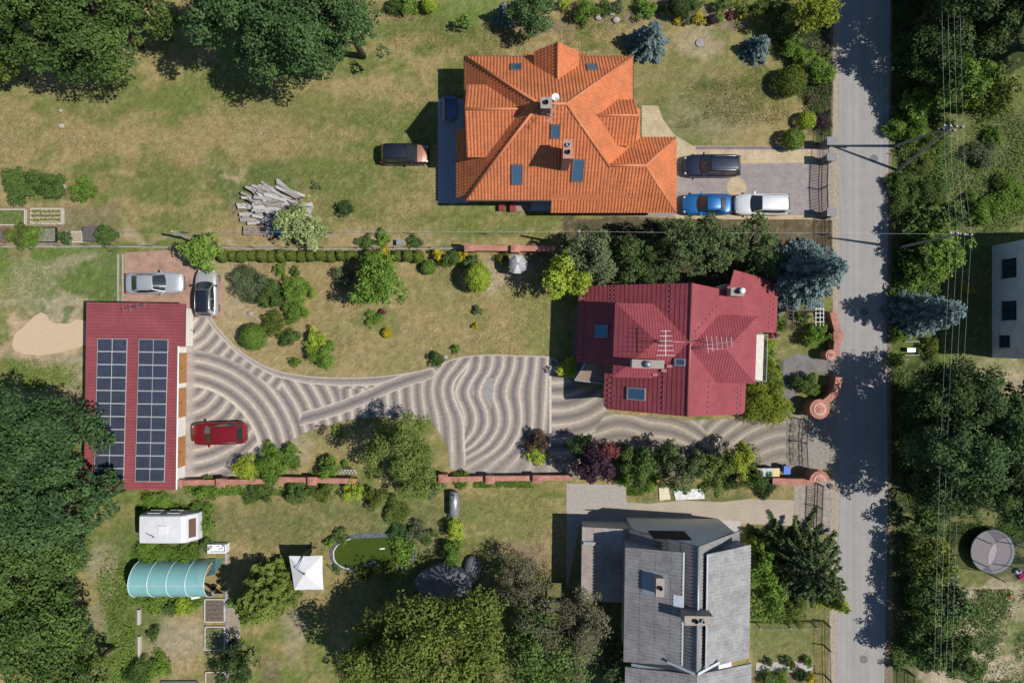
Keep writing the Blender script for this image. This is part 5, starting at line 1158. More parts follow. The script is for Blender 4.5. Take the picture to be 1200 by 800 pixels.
metal_fence('railing_fence', 'grey metal railing across the little lawn below the bright green tree', [(885, 729), (920, 729), (950, 728.5), (965, 727)], 1.2, greym, step=.15)
metal_fence('railing_fence', 'short metal railing at the bottom end of the road on its eastern side', [(1047, 778), (1062, 784), (1062, 830)], 1.3, darkm, step=.14)
def wire_fence(label, pts, h, m, n=3, post=2.6, concrete=False, pm_=None):
    w = [P(*p) for p in pts]; t = thing('wire_fence', label, 'fence', (w[0].x, w[0].y, 0))
    if concrete: b = MB(); ribbon(b, w, .16, 0, .22); b.build('plinth', concd, t)
    for a, c in zip(w[:-1], w[1:]):
        k = max(1, round((c - a).length / post))
        for i in range(k): p = a.lerp(c, i / k); b = MB(); b.tube([p, p + Vector((0, 0, h))], .035, 5); b.build('post', pm_ or greym, t)
    for i in range(n):
        b = MB(); b.tube([p + Vector((0, 0, h * (i + 1) / n - .02)) for p in w], .005, 4); b.build('wire', m, t)
    return t
wire_fence('wire fence on a concrete plinth along the kitchen garden at the left edge', [(-30, 289), (40, 289), (140, 288.5)], 1.2, greym, 3, 2.6, True)
wire_fence('wire fence on a low plinth between the lawn and the clipped thuja row', [(140, 289), (300, 291), (420, 291.5), (548, 291)], 1.2, greym, 4, 3.0, True)
wire_fence('thin wire fence across the grass behind the dark brown car and log heap', [(140, 273), (300, 273), (480, 274), (660, 275)], .9, greym, 2, 6.0)
wire_fence('wire fence with slim posts in the lush grass behind the silver saloon', [(137, 295), (137, 355)], 1.1, greym, 3, 2.0)
b = MB()
for s in (0, 1):
    q0, q1 = P(139 + 5.5 * s, 298), P(139 + 5.5 * s, 353); b = MB(); b.span(q0, q1, .14, .12); b.build('kerb_strip', concd, label=['pale concrete strip beside the lush grass left of the silver saloon', 'pale concrete strip nearest to the rear of the silver saloon'][s], cat='kerb')
# picket panel
t = thing('picket_panel', 'white wooden picket panel standing by the brick boundary wall', 'fence', tuple(P(407, 548, 0)))
for i in range(7): q = P(396 + 3.6 * i, 551); b = MB(); b.box((q.x, q.y, .55), (.12, .04, 1.1), 0, R(-28)); b.build('picket', mat('picket_paint', (.62, .60, .55), .8, .15, 8), t)
for z_ in (.3, .8): b = MB(); q = P(407, 550); b.box((q.x, q.y - .05 + z_ * .2, z_), (1.75, .04, .08)); b.build('rail', woodg, t)

# ------------------------------------------------------------------ poles and power lines
def pole_thing(name, label, feet, top, r=.13, arms=(), cat='utility pole', m=None):
    f0 = P(*feet[0]); t = thing(name, label, cat, (f0.x, f0.y, 0))
    m = m or mat('pole_concrete', (.27, .265, .25), .9, .2, 5)
    for f in feet: b = MB(); b.tube([P(*f) + Vector((0, 0, -.1)), top], [r * 1.3, r * .8], 8); b.build('pole', m, t)
    for o, ln in arms:
        b = MB(); b.box(top + Vector((0, 0, o)), (ln, .12, .1), R(-6)); a_ = b.build('cross_arm', darkm, t)
        for k in range(4):
            x_ = (-.5 + k / 3) * (ln - .15); b = MB(); b.lathe(top + Vector((x_, -.1 * x_, o + .05)), [(.03, 0), (.06, .05), (.06, .16), (.02, .2)], 8); b.build('insulator', white, a_)
    return t
T1 = P(1116, 148.5, 7.6); pole_thing('power_pole', 'A-shaped twin-legged power pole leaning over the roadside bushes', [(1049, 171), (1052, 200)], T1, .095, ((0, 1.5), (-.8, 1.3)))
T2 = P(1119, 270, 7.6); T2b = P(1054, 291); pole_thing('power_pole', 'single concrete power pole with a cross arm above the roadside bushes', [(1054, 290)], Vector((T2b.x + .2, T2b.y + .05, 7.6)), .095, ((-.1, 1.7),))
T2 = Vector((T2b.x + .2, T2b.y + .05, 7.6))
wire = mat('wire_aluminium', (.75, .76, .74), .6, 0)
def power_line(label, a, c, sag=.35, r=.005, name='power_line', group='overhead power lines'):
    pts = [a.lerp(c, i / 10) - Vector((0, 0, sag * 4 * (i / 10) * (1 - i / 10))) for i in range(11)]
    b = MB(); b.tube(pts, r, 4); return b.build(name, wire, label=label, cat='power line', group=group)
for k in range(4):
    o = (-.5 + k / 3) * 1.35
    a0 = Vector((T1.x + o, T1.y - .1 * o, 7.8)); a1 = Vector((T2.x + o * 1.1, T2.y - .1 * o, 7.7)); nth = ('westernmost', 'second from the west', 'third from the west', 'easternmost')[k]
    power_line('%s overhead wire running north from the A-shaped pole' % nth, Vector((T1.x + o * .9 - .3, T1.y + 32, 8)), a0)
    power_line('%s overhead wire between the two power poles' % nth, a0, a1, .2)
    power_line('%s overhead wire running south from the single pole' % nth, a1, Vector((T2.x + o * .9 - 1.6, T2.y - 44, 7.9)), .5)
Tp = P(679, 271, 6.2); pole_thing('wooden_pole', 'slim wooden service pole behind the yellow-green locust tree', [(672, 288)], Tp, .10, m=woodg)
power_line('service wire crossing the road from the single power pole', T2, Vector((P(985, 274, 6).x, P(0, 274, 6).y, 6.4)), .2, .0045, 'service_wire', 'service wires'); power_line('service wire above the dark tree row behind the red roof', Vector((P(985, 274, 6).x, P(0, 274, 6).y, 6.4)), Tp, .35, .0045, 'service_wire', 'service wires')
Tq = P(201, 271, 3.9); pole_thing('wooden_pole', 'short weathered wooden pole standing by the tree beside the parked silver hatchback', [(226, 281.5)], Tq, .11, m=woodg)
power_line('long service wire above the lawn from the service pole to the short wooden pole', Tp, Tq, .5, .0045, 'service_wire', 'service wires')

# ------------------------------------------------------------------ small things in the gardens
random.seed(5)
t = thing('firewood_heap', 'heap of weathered grey boards and logs on the lawn edge', 'log pile', tuple(P(325, 240, 0)))
for i in range(110):
    x_, y_ = random.uniform(292, 356), random.uniform(219, 263)
    if (x_ - 324) ** 2 / 34 ** 2 + (y_ - 242) ** 2 / 24 ** 2 > 1: continue
    q = P(x_, y_, .3); ln = random.uniform(1.0, 2.6); hz = .2 + random.uniform(.2, 1) * 1.1 * max(0, 1 - ((x_ - 324) / 34) ** 2 - ((y_ - 242) / 24) ** 2)
    a = random.gauss(R(0 if y_ > 236 else -22), .22); b = MB()
    if i % 3: b.box((q.x, q.y, hz), (ln, random.uniform(.14, .3), random.uniform(.05, .16)), a, random.uniform(-.3, .3), random.uniform(-.1, .1))
    else: d_ = Vector((math.cos(a), math.sin(a), random.uniform(-.08, .08))) * ln / 2; c_ = Vector((q.x, q.y, hz)); b.tube([c_ - d_, c_ + d_], random.uniform(.09, .16), 8)
    b.build('board', mat('old_wood_%d' % (i % 4), ((.43, .405, .385), (.36, .34, .325), (.50, .475, .45), (.30, .265, .235))[i % 4], .9, .25, 9, bump=.4), t)
for lab, x_, y_, w_, d_, m_ in (('brown wooden pallet stack below the log heap', 301, 271, 1.9, .75, woodg), ('pale wooden crate beside the blue tarpaulin', 318, 272, .8, .8, woodg)):
    q = P(x_, y_); t = thing('wooden_crate', lab, 'crate', (q.x, q.y, 0))
    for k in range(5): b = MB(); b.box((q.x, q.y - d_ / 2 + d_ * (k + .5) / 5, .45), (w_, d_ / 5 - .03, .04)); b.build('slat', mat('crate_board', (.30, .235, .19), .85, .3, 8) if w_ > 1 else m_, t)
    for s in (-1, 1): b = MB(); b.box((q.x + s * (w_ / 2 - .06), q.y, .21), (.1, d_, .42)); b.build('side', woodb, t)
b = MB(); q = P(326, 271); rg = []
for i in range(7):
    rg.append([(q.x - .6 + .2 * i, q.y + (j - 2) * .22, .15 + .42 * math.exp(-((j - 2) / 1.5) ** 2 - ((i - 3) / 2.6) ** 2) + random.uniform(-.05, .05)) for j in range(5)])
b.loft(rg, False, False); b.build('tarpaulin', mat('tarp_blue', (.02, .20, .50), .45, .15, 6), smooth=True, label='crumpled bright blue tarpaulin beside the log heap', cat='tarpaulin')
# kitchen garden
def bed(label, x_0, y_0, x_1, y_1, fm, soil, rows=0, plant=None, z=.22, name='raised_bed'):
    a, c = P(x_0, y_0), P(x_1, y_1); t = thing(name, label, 'garden bed', ((a.x + c.x) / 2, (a.y + c.y) / 2, 0))
    for p0, p1 in (((a.x, a.y), (c.x, a.y)), ((a.x, c.y), (c.x, c.y)), ((a.x, a.y - .06), (a.x, c.y + .06)), ((c.x, a.y - .06), (c.x, c.y + .06))): b = MB(); b.span((*p0, 0), (*p1, 0), .09, z); b.build('edging', fm, t)
    b = MB(); b.box(((a.x + c.x) / 2, (a.y + c.y) / 2, z * .35), (abs(a.x - c.x) - .08, abs(a.y - c.y) - .08, z * .7)); b.build('soil', soil, t)
    for k in range(rows): y_ = a.y + (c.y - a.y) * (k + .5) / rows; b = MB(); b.ball(((a.x + c.x) / 2, y_, z * .7), abs(a.x - c.x) / 2 - .1, abs(a.y - c.y) / rows * .32, .08, 14, 5, .03); b.build('soil_ridge', soil, t)
    if plant:
        n = plant[1]; cx_ = RNG.uniform(min(a.x, c.x) + .1, max(a.x, c.x) - .1, n); cy_ = RNG.uniform(min(a.y, c.y) + .1, max(a.y, c.y) - .1, n)
        if len(plant) > 2: cy_ = (np.round((cy_ - c.y) / plant[2]) * plant[2] + c.y) + RNG.normal(0, .05, n); cx_ = np.round(cx_ / .25) * .25 + RNG.normal(0, .05, n)
        k_ = (cy_ > min(a.y, c.y)) & (cy_ < max(a.y, c.y)); cx_, cy_ = cx_[k_], cy_[k_]; n = len(cx_)
        me_ = leaf_mesh('seedlings', np.stack([cx_, cy_, z + RNG.uniform(-.05, .2, n)], 1), RNG.normal(0, .4, (n, 3)) + np.array([0, 0, 1]), RNG.uniform(.06, .16, n), RNG.uniform(.2, .9, n), L(plant[0])); o = D.objects.new('seedlings', me_); COL.objects.link(o); o.parent = t; o.location = -Vector(t.location); tag(o, kind='stuff')
    return t
soil_l = mat('bed_soil_light', (.36, .30, .20), .95, .25, 6, bump=.4); soil_d = mat('bed_soil_dark', (.15, .115, .09), .95, .3, 6, bump=.5)
pale_e = mat('edge_pale', (.50, .46, .39), .9, .15, 7)
bed('pale raised bed planted with rows of seedlings in the north-west garden', 38, 245, 75, 263, pale_e, soil_l, 0, ('olive', 700, .35)); bed('overgrown bed at the left edge beside the pale seedling bed', -6, 246, 31, 264, pale_e, soil_d, 0, ('bright', 900))
bed('dark-framed cold bed below the pale seedling bed', 37, 267, 67, 284, darkm, mat('bed_grey', (.24, .23, .18), .95, .25, 5), 0, ('dusty', 260)); bed('brown soil bed at the left edge behind the wire fence', -8, 267, 12, 284, woodb, soil_d, 3)
bed('sandy bed between two green bushes beside the dark box', 80, 272, 98, 284, pale_e, soil_l)
q = P(107.5, 274.5, .5); t = thing('compost_box', 'dark slatted compost box between the bushes of the kitchen garden', 'compost box', (q.x, q.y, 0)); b = MB(); b.box((q.x, q.y, .4), (.95, 1.15, .8)); b.build('bin', greym, t); b = MB(); b.box((q.x, q.y, .84), (1.02, 1.22, .06), 0, R(4)); b.build('lid', mat('lid_slate', (.10, .085, .085), .8, .2, 8), t)
q = P(122, 270, .3); b = MB(); b.box((q.x, q.y, .25), (1.0, .3, .06), -.1); b.box((q.x - .4, q.y, .12), (.08, .28, .24)); b.box((q.x + .4, q.y, .12), (.08, .28, .24)); b.build('garden_bench', pale_e, label='small pale plank bench next to the dark compost box', cat='bench')
bed('brown ridged vegetable bed east of the teal tunnel', 241, 701, 264, 727, pale_e, soil_d, 5); bed('half-planted vegetable bed south of the ridged one', 241.5, 733, 264, 760, pale_e, mat('bed_soil_mid', (.20, .17, .12), .95, .3, 6, bump=.5), 4, ('bright', 260))
bed('long narrow sandy bed beside the concrete garden path', 268, 711, 281, 756, mat('edge_grey', (.30, .28, .28), .9, .2, 7), mat('bed_sand', (.30, .25, .17), .95, .3, 6)); bed('dark soil bed cut by the bottom edge of the picture', 190, 797, 232, 830, greym, soil_d, 2)
bed('pale-edged bed under the small dark tree at the bottom', 242, 786, 264, 830, pale_e, mat('bed_grass', (.18, .16, .08), .95, .3, 6))
for lb, x_, y0_, y1_ in (('white-topped concrete edging left of the dry plot, northern piece', 164.5, 713, 730), ('white-topped concrete edging left of the dry plot, longer southern piece', 165, 744, 778)):
    b = MB(); b.span(P(x_, y0_), P(x_, y1_), .16, .3); b.span(P(x_ - 2.2, y0_), P(x_ - 2.2, y1_), .14, .12); b.build('concrete_edging', pale_e, label=lb, cat='edging')
b = MB(); b.span(P(266, 648), P(266, 662), .3, .12); b.build('concrete_edging', concd, label='short concrete edging beside the white tub', cat='edging')
b = MB(); b.span(P(265.8, 690), P(267, 800), .24, .10); b.build('concrete_edging', mat('edge_grey', (.30, .28, .28)), label='long grey concrete edging between the vegetable beds', cat='edging')
b = MB(); b.span(P(200, 649.5), P(232, 649.5), .14, .2); b.build('timber_edging', mat('timber_dark', (.12, .095, .075), .9, .3, 8), label='dark timber edging between caravan and teal tunnel', cat='edging')
q = P(254, 643, .7); t = thing('garden_sink', 'white enamel sink with a curved tap beside the caravan', 'sink', (q.x, q.y, 0)); b = MB(); w_, d_ = .78, .36
b.add([(q.x + i * w_, q.y + j * d_, z_) for z_ in (.0, .7) for i, j in ((-1, -1), (1, -1), (1, 1), (-1, 1))] + [(q.x + i * (w_ - .09), q.y + j * (d_ - .09), z_) for z_ in (.7, .45) for i, j in ((-1, -1), (1, -1), (1, 1), (-1, 1))],
      [(3, 2, 1, 0), (0, 1, 5, 4), (1, 2, 6, 5), (2, 3, 7, 6), (3, 0, 4, 7), (4, 5, 9, 8), (5, 6, 10, 9), (6, 7, 11, 10), (7, 4, 8, 11), (8, 9, 13, 12), (9, 10, 14, 13), (10, 11, 15, 14), (11, 8, 12, 15), (12, 13, 14, 15)]); b.build('basin', mat('enamel_white', (.80, .80, .80), .25, .03, 4), t)
b = MB(); b.tube([(q.x + .62, q.y + .3, .7), (q.x + .62, q.y + .3, .95), (q.x + .5, q.y + .12, 1.0), (q.x + .2, q.y + .1, .92)], .035, 7); b.build('tap', darkm, t, smooth=True)
for lb, x_, y_, r_ in (('white plastic bucket by the door of the teal tunnel', 252, 692, .16), ('dark bucket by the open end of the teal tunnel', 252.5, 686, .17), ('white canister by the corner of the teal tunnel', 254, 664, .2)):
    q = P(x_, y_); b = MB(); b.lathe((q.x, q.y, 0), [(r_ * .8, 0), (r_, .3), (r_ + .02, .31), (r_ - .03, .31), (r_ * .75, .05), (.01, .05)], 12); b.build('bucket', darkm if 'dark' in lb else white, label=lb, cat='bucket')
q = P(229, 699, .1); b = MB(); b.box((q.x, q.y, .06), (.75, .3, .1), .2); b.build('plastic_tray', white, label='white tray lying at the south edge of the teal tunnel', cat='tray')
# tank, sheltered heap, dome parasol
q = P(533, 588); t = thing('water_tank', 'grey cylindrical metal water tank lying beside the climbing plants', 'tank', (q.x, q.y, 0)); n_ = 16; rg = []
for y_, r_ in ((1.05, .05), (1.02, .30), (.95, .40), (-.95, .40), (-1.02, .30), (-1.05, .05)): rg.append([(q.x + r_ * math.cos(2 * math.pi * k / n_), q.y + y_, .62 + r_ * math.sin(2 * math.pi * k / n_)) for k in range(n_)])
b = MB(); b.loft(rg); b.build('vessel', mat('tank_steel', (.34, .35, .37), .35, .2, 3, metal=.5), t, smooth=True)
for y_ in (-.7, .7): b = MB(); b.box((q.x, q.y + y_, .14), (.7, .1, .28)); b.build('cradle', darkm, t)
b = MB(); b.tube([(q.x, q.y + .8, 1.0), (q.x, q.y + .8, 1.35)], .06, 8); b.build('spout', darkm, t)
q = P(517, 682, 1.2); t = thing('tarp_shelter', 'low shelter under a dark blue-grey tarpaulin behind the pond', 'shelter', (q.x, q.y, 0)); tarp = mat('tarp_dark', (.125, .13, .145), .6, .3, 3, bump=.2, bscale=5, tint=(.06, .066, .08))
rim = [P(*p, 1.15) for p in ((484, 681), (492, 672), (508, 664), (520, 660), (534, 666), (549, 675), (553, 687), (545, 698), (520, 702), (496, 700))]; ap = P(522, 676, 2.1); n_ = len(rim)
mid_ = [v.lerp(ap, .5) + Vector((0, 0, -.12 if i % 2 else .05)) for i, v in enumerate(rim)]
b = MB(); b.add(rim + mid_ + [ap] + [v * 1.0 - Vector((0, 0, 1.1)) for v in rim], [(i, (i + 1) % n_, n_ + (i + 1) % n_, n_ + i) for i in range(n_)] + [(n_ + i, n_ + (i + 1) % n_, 2 * n_) for i in range(n_)] + [((i + 1) % n_, i, 2 * n_ + 1 + i, 2 * n_ + 1 + (i + 1) % n_) for i in range(n_)]); b.build('cover', tarp, t)
q = P(553, 669, .7); t = thing('covered_heap', 'rounded heap under a dark sheet right of the tarpaulin shelter', 'heap', (q.x, q.y, 0)); b = MB(); b.ball((q.x, q.y, .15), .75, 1.2, .62, 14, 8, .08); b.build('cover', tarp, t, smooth=True)
q = P(607, 309, 2.2); t = thing('dome_parasol', 'round faded grey parasol on the sandy patch by the low brick wall', 'parasol', (q.x, q.y, 0)); b = MB(); n_ = 8; rr = .80
prof = [(rr, 1.75), (rr * .72, 2.0), (rr * .38, 2.18), (.04, 2.26)]; rings = [[(q.x + r_ * math.cos(2 * math.pi * k / n_ + .3), q.y + r_ * math.sin(2 * math.pi * k / n_ + .3), z_) for k in range(n_)] for r_, z_ in prof]
b.cm = 0
for i in range(3):
    for k in range(n_): b.cm = 1 if k in (1, 5) else 0; b.add([rings[i][k], rings[i][(k + 1) % n_], rings[i + 1][(k + 1) % n_], rings[i + 1][k]], [(0, 1, 2, 3)])
b.build('canopy', [mat('canvas_grey', (.34, .34, .36), .8, .2, 3), mat('canvas_pale', (.62, .62, .62), .8, .1, 3)], t)
b = MB(); b.tube([(q.x, q.y, 0), (q.x, q.y, 2.3)], .025, 6); b.build('pole', zinc, t); b = MB(); b.lathe((q.x, q.y, 0), [(.3, 0), (.3, .08), (.05, .12)], 12); b.build('base', conc, t)
q = P(637, 323); t = thing('garden_chair', 'dark blue folding chair in the shade near the faded parasol', 'chair', (q.x, q.y, 0)); cm = mat('chair_blue', (.03, .03, .13), .7, .1, 5)
b = MB(); b.box((q.x, q.y, .44), (.55, .5, .05)); b.build('seat', cm, t); b = MB(); b.box((q.x, q.y - .28, .72), (.55, .05, .5), 0, R(15)); b.build('backrest', cm, t)
for i in (-1, 1):
    for j in (-1, 1): b = MB(); b.tube([(q.x + i * .24, q.y + j * .22, 0), (q.x + i * .24, q.y + j * .22, .44)], .018, 5); b.build('leg', greym, t)
b = MB(); q = P(820, 51); b.lathe((q.x, q.y, 0), [(.36, 0), (.36, .10), (.33, .12), (.1, .13), (.02, .14)], 20); b.build('well_cover', mat('well_stone', (.30, .27, .25), .9, .2, 8), label='round stone well cover on the dry lawn between two blue spruces', cat='well cover')
b = MB(); q = P(469, 285); b.box((q.x, q.y, .25), (.42, .4, .5)); b.box((q.x, q.y, .52), (.48, .46, .05)); b.build('plastic_bin', mat('bin_greyblue', (.20, .24, .27), .6, .1, 8), label='small grey-blue plastic box by the lawn fence', cat='box')
# bins by the wall
for lb, x_, w_, c_ in (('terracotta-coloured bin, leftmost by the brick wall', 889, .42, (.40, .17, .11)), ('pale blue-grey bin beside the terracotta one', 895, .45, (.34, .44, .42)), ('second pale blue-grey bin, next to the sandy yellow one', 901.5, .48, (.38, .46, .42)), ('sandy yellow bin by the brick wall', 909, .52, (.58, .42, .18)), ('vivid blue bin in the shade of the brick wall', 922, .5, (.02, .10, .45))):
    q = P(x_, 553 if x_ < 915 else 550.5, .9); t = thing('wheelie_bin', lb, 'bin', (q.x, q.y, 0), 0, 'bins by the brick wall'); m_ = mat('bin_%d' % int(x_), c_, .5, .08, 6); b = MB(); h_ = w_ / 2
    b.add([(q.x + i * h_ * .8, q.y + j * .24, .08) for i, j in ((-1, -1), (1, -1), (1, 1), (-1, 1))] + [(q.x + i * h_, q.y + j * .31, .95) for i, j in ((-1, -1), (1, -1), (1, 1), (-1, 1))], [(3, 2, 1, 0), (4, 5, 6, 7), (0, 1, 5, 4), (1, 2, 6, 5), (2, 3, 7, 6), (3, 0, 4, 7)]); b.build('tub', m_, t)
    b = MB(); b.box((q.x, q.y, .985), (w_ + .05, .68, .05), 0, R(3)); b.build('lid', m_, t); b = MB(); b.tube([(q.x - h_ * .8, q.y + .36, .95), (q.x + h_ * .8, q.y + .36, .95)], .02, 6); b.build('handle', darkm, t)
    for s in (-1, 1): b = MB(); b.loft([[(q.x + s * (h_ * .85) + dx, q.y + .24 + .1 * math.cos(a), .1 + .1 * math.sin(a)) for a in [2 * math.pi * k / 10 for k in range(10)]] for dx in (-.03, .03)]); b.build('wheel', tyre, t)
# boards on the strip, pergola, terrace furniture
b = MB(); b.slab([P(772, 571, .12), P(783, 570, .12), P(786, 585, .10), P(773, 586, .10)], .08); b.build('plywood_sheet', mat('plywood_pale', (.60, .55, .40), .8, .1, 3), label='pale plywood sheet lying beside the grass strip', cat='board')
b = MB(); b.slab([P(789, 574, .1), P(824, 572, .1), P(826, 584, .1), P(792, 586, .1)], .08); b.build('plastic_sheeting', mat('sheet_white', (.60, .60, .58), .6, .2, 3), label='white sheeting lying under the conifer branches', cat='sheeting')
t = thing('pergola', 'dark timber pergola in front of the big blue spruce', 'pergola', tuple(P(930, 375, 0))); zt_ = 2.3
for x_, y0_, y1_ in ((921.5, 357, 386), (929, 357, 386)): b = MB(); b.span(P(x_, y0_, zt_), P(x_, y1_, zt_), .09, .12); b.build('beam', mat('pergola_wood', (.07, .055, .045), .8, .2, 8), t)
for k in range(7): y_ = 359 + 4.3 * k; b = MB(); b.span(P(920, y_, zt_ + .12), P(930.5, y_, zt_ + .12), .05, .07); b.build('slat', mat('pergola_wood', (.07, .055, .045)), t)
b = MB(); b.span(P(922, 364, zt_ + .2), P(962, 364, zt_ + .2), .10, .1); b.build('crossbeam', mat('pergola_wood', (.07, .055, .045)), t)
for x_ in (921.5, 945, 961): q = P(x_, 364, 0); q2 = P(x_, 364, zt_); b = MB(); b.tube([(q2.x, q2.y, 0), (q2.x, q2.y, zt_ + .2)], .06, 6); b.build('post', mat('pergola_wood', (.07, .055, .045)), t)
t = thing('trellis', 'white metal trellis behind the bright climbing bush near the pergola', 'trellis', tuple(P(962, 372, 0)))
for x_ in (956, 961, 965): b = MB(); b.tube([P(x_, 360, 1.4), P(x_, 382, 1.4)], .03, 5); b.build('bar', white, t)
for y_ in (362, 367, 372, 377): b = MB(); b.tube([P(955, y_, 1.43), P(966, y_, 1.43)], .025, 5); b.build('bar', white, t)
for x_ in (956, 965): q = P(x_, 371, 1.4); b = MB(); b.tube([(q.x, q.y, 0), (q.x, q.y, 1.4)], .03, 5); b.build('post', white, t)
q = P(528, 127, .4); t = thing('garden_sofa', 'grey-blue garden sofa on the shaded terrace of the orange-roofed house', 'sofa', (q.x, q.y, 0)); sm_ = mat('sofa_blue', (.12, .16, .30), .9, .1, 6)
b = MB(); b.box((q.x, q.y, .3), (1.0, 1.6, .3)); b.build('seat', sm_, t); b = MB(); b.box((q.x, q.y + .75, .6), (1.0, .2, .5)); b.build('backrest', sm_, t)
b = MB(); b.span(P(520.5, 118), P(520.5, 144), .22, .6); b.build('terrace_kerb', mat('kerb_beige', (.45, .38, .30), .9, .1, 6), label='low beige wall along the terrace of the orange-roofed house', cat='low wall')
q = P(528, 137, .5); b = MB(); b.lathe((q.x, q.y, 0), [(.18, 0), (.28, .4), (.3, .42), (.2, .42), (.02, .38)], 14); b.build('flower_pot', mat('pot_green', (.14, .20, .16), .7, .1, 5), label='round planter standing beside the terrace sofa', cat='planter')
for lb, x_, y_, c_ in (('red garden chair against the south wall of the orange-roofed house', 588, 243.5, (.22, .02, .03)), ('yellow watering can beside the red chair', 601, 244.5, (.6, .45, .05))):
    q = P(x_, y_, .4)
    if 'chair' in lb:
        t = thing('garden_chair', lb, 'chair', (q.x, q.y, 0)); m_ = mat('chair_red', c_, .5, .05, 5); b = MB(); b.box((q.x, q.y, .43), (.5, .5, .05)); b.build('seat', m_, t); b = MB(); b.box((q.x, q.y + .25, .7), (.5, .05, .5)); b.build('backrest', m_, t)
        for i in (-1, 1):
            for j in (-1, 1): b = MB(); b.tube([(q.x + i * .22, q.y + j * .22, 0), (q.x + i * .22, q.y + j * .22, .43)], .02, 5); b.build('leg', m_, t)
    else:
        b = MB(); b.lathe((q.x, q.y, 0), [(.16, 0), (.16, .28), (.10, .32), (.02, .32)], 12); b.tube([(q.x + .12, q.y, .1), (q.x + .4, q.y, .36)], .025, 6); b.tube([(q.x - .14, q.y, .1), (q.x - .24, q.y, .3), (q.x, q.y, .42)], .015, 5); b.build('watering_can', mat('can_yellow', c_, .5, .05, 5), label=lb, cat='watering can')
q = P(634, 241.5, .8); t = thing('garden_table', 'grey-blue table beside the wall corner of the orange-roofed house', 'table', (q.x, q.y, 0)); b = MB(); b.box((q.x, q.y, .74), (1.6, .7, .05)); b.build('table_top', mat('table_greyblue', (.32, .38, .44), .6, .1, 5), t)
for i in (-1, 1):
    for j in (-1, 1): b = MB(); b.tube([(q.x + i * .7, q.y + j * .28, 0), (q.x + i * .7, q.y + j * .28, .72)], .025, 5); b.build('leg', greym, t)
# boulders in the lawn
for lb, x_, y_, r_ in (('pale boulder on the dry north-west lawn', 72.5, 148, .30), ('smaller pale stone above the lawn boulder', 71.5, 130, .19), ('little stone in the lawn below the big broadleaf trees', 61, 100, .2), ('pale stone at the shaded edge of the north-west lawn', 88, 90, .2), ('rounded stone beside the small bush at the left lawn', 75, 219, .3), ('small round stone right of the little green bush', 111, 221, .18),
                       ('large grey stone on the soil bed north of the orange roof', 701, 21, .34), ('dark rounded stone on the northern soil bed', 717, 16, .28), ('brown stone by the old tree roots on the northern bed', 722, 24, .36), ('pale curved stone beside the round bush at the top of the waves', 522, 418, .22), ('grey stone in the weeds beside the young fruit bushes', 294, 367, .22)):
    q = P(x_, y_); b = MB(); b.ball((q.x, q.y, r_ * .25), r_, r_ * .8, r_ * .55, 10, 7, .14); b.build('boulder', mat('stone_pale', (.38, .34, .30), .9, .2, 7, bump=.4), smooth=True, label=lb, cat='stone')
q = P(219.5, 384.5, .4); t = thing('garden_tap', 'dark standpipe with a hose beside the garage corner', 'standpipe', (q.x, q.y, 0)); b = MB(); b.box((q.x, q.y, .4), (.22, .3, .8)); b.build('housing', greym, t); b = MB(); b.tube([(q.x, q.y, .7), (q.x + .3, q.y - .1, .5), (q.x + .45, q.y - .25, .05), (q.x + .2, q.y - .4, .03)], .03, 6); b.build('hose', darkm, t, smooth=True)
# garden swing frame beyond the road
t = thing('swing_frame', 'dark metal frame with a white seat beside the roadside bushes', 'swing', tuple(P(1068, 410, 0)))
for y_ in (400, 416): b = MB(); b.span(P(1060, y_, .5), P(1077, y_, .5), .08, .08); b.build('rail', darkm, t)
for x_ in (1061, 1076):
    for y_ in (400, 416): q = P(x_, y_, .5); b = MB(); b.tube([(q.x, q.y, 0), (q.x, q.y, .55)], .04, 6); b.build('leg', darkm, t)
b = MB(); q = P(1068, 410, .45); b.box(q, (.7, .35, .05)); b.build('seat', white, t)
# ------------------------------------------------------------------ trees
G1 = 'broadleaf trees along the northern edge'
tree(30, 18, 62, 11, 'oak', 'large green broadleaf tree in the north-west corner of the lawn')
tree(100, 5, 66, 12, 'oak', 'large green broadleaf tree, middle of the three at the north-west edge')
tree(158, 8, 42, 9, 'oak', 'smaller green broadleaf tree beside the dark gap on the north edge')
tree(0, 78, 20, 5, 'olive', 'small olive tree at the left edge under the big broadleaf trees')
tree(275, 2, 58, 13, 'forest', 'tall dense tree right of the shaded gap on the northern lawn')
tree(340, 44, 50, 12, 'forest', 'big dense tree reaching furthest down onto the northern lawn', open_=.1)
tree(402, 22, 44, 11, 'forest', 'big dense tree beside the small hedge bed on the northern edge')
tree(345, -20, 60, 13, 'forest', 'dense tall tree cut by the top edge above the lawn')
tree(50, 516, 58, 12, 'forest', 'dense blue-green tree touching the solar panel roof', leaf=.26)
tree(20, 590, 66, 12.5, 'forest', 'dense blue-green tree at the left edge south of the garage', leaf=.26)
tree(85, 594, 43, 11, 'forest', 'dense blue-green tree nearest to the white caravan', leaf=.26)
tree(28, 660, 58, 10, 'oak', 'broad green tree at the left edge beside the dry patch')
tree(40, 745, 66, 10, 'oak', 'broad yellowish green tree in the bottom left corner')
tree(90, 790, 34, 8, 'olive', 'olive tree cut by the bottom edge left of the vegetable plot')
tree(470, 530, 43, 7.0, 'thuja', 'feathery green juniper tree at the lower edge of the waves', name='juniper', leaf=.15, clump=.22, open_=.1, tips=14)
tree(488, 563, 28, 5, 'thuja', 'lower feathery juniper below the taller one by the brick wall', name='juniper', leaf=.17, clump=.24)
tree(441, 331, 33, 5, 'bright', 'round green fruit tree in the middle of the red house lawn', leaf=.22)
tree(352, 262, 27, 4.2, 'blossom', 'white-flowering tree beside the log heap', leaf=.22, open_=.1)
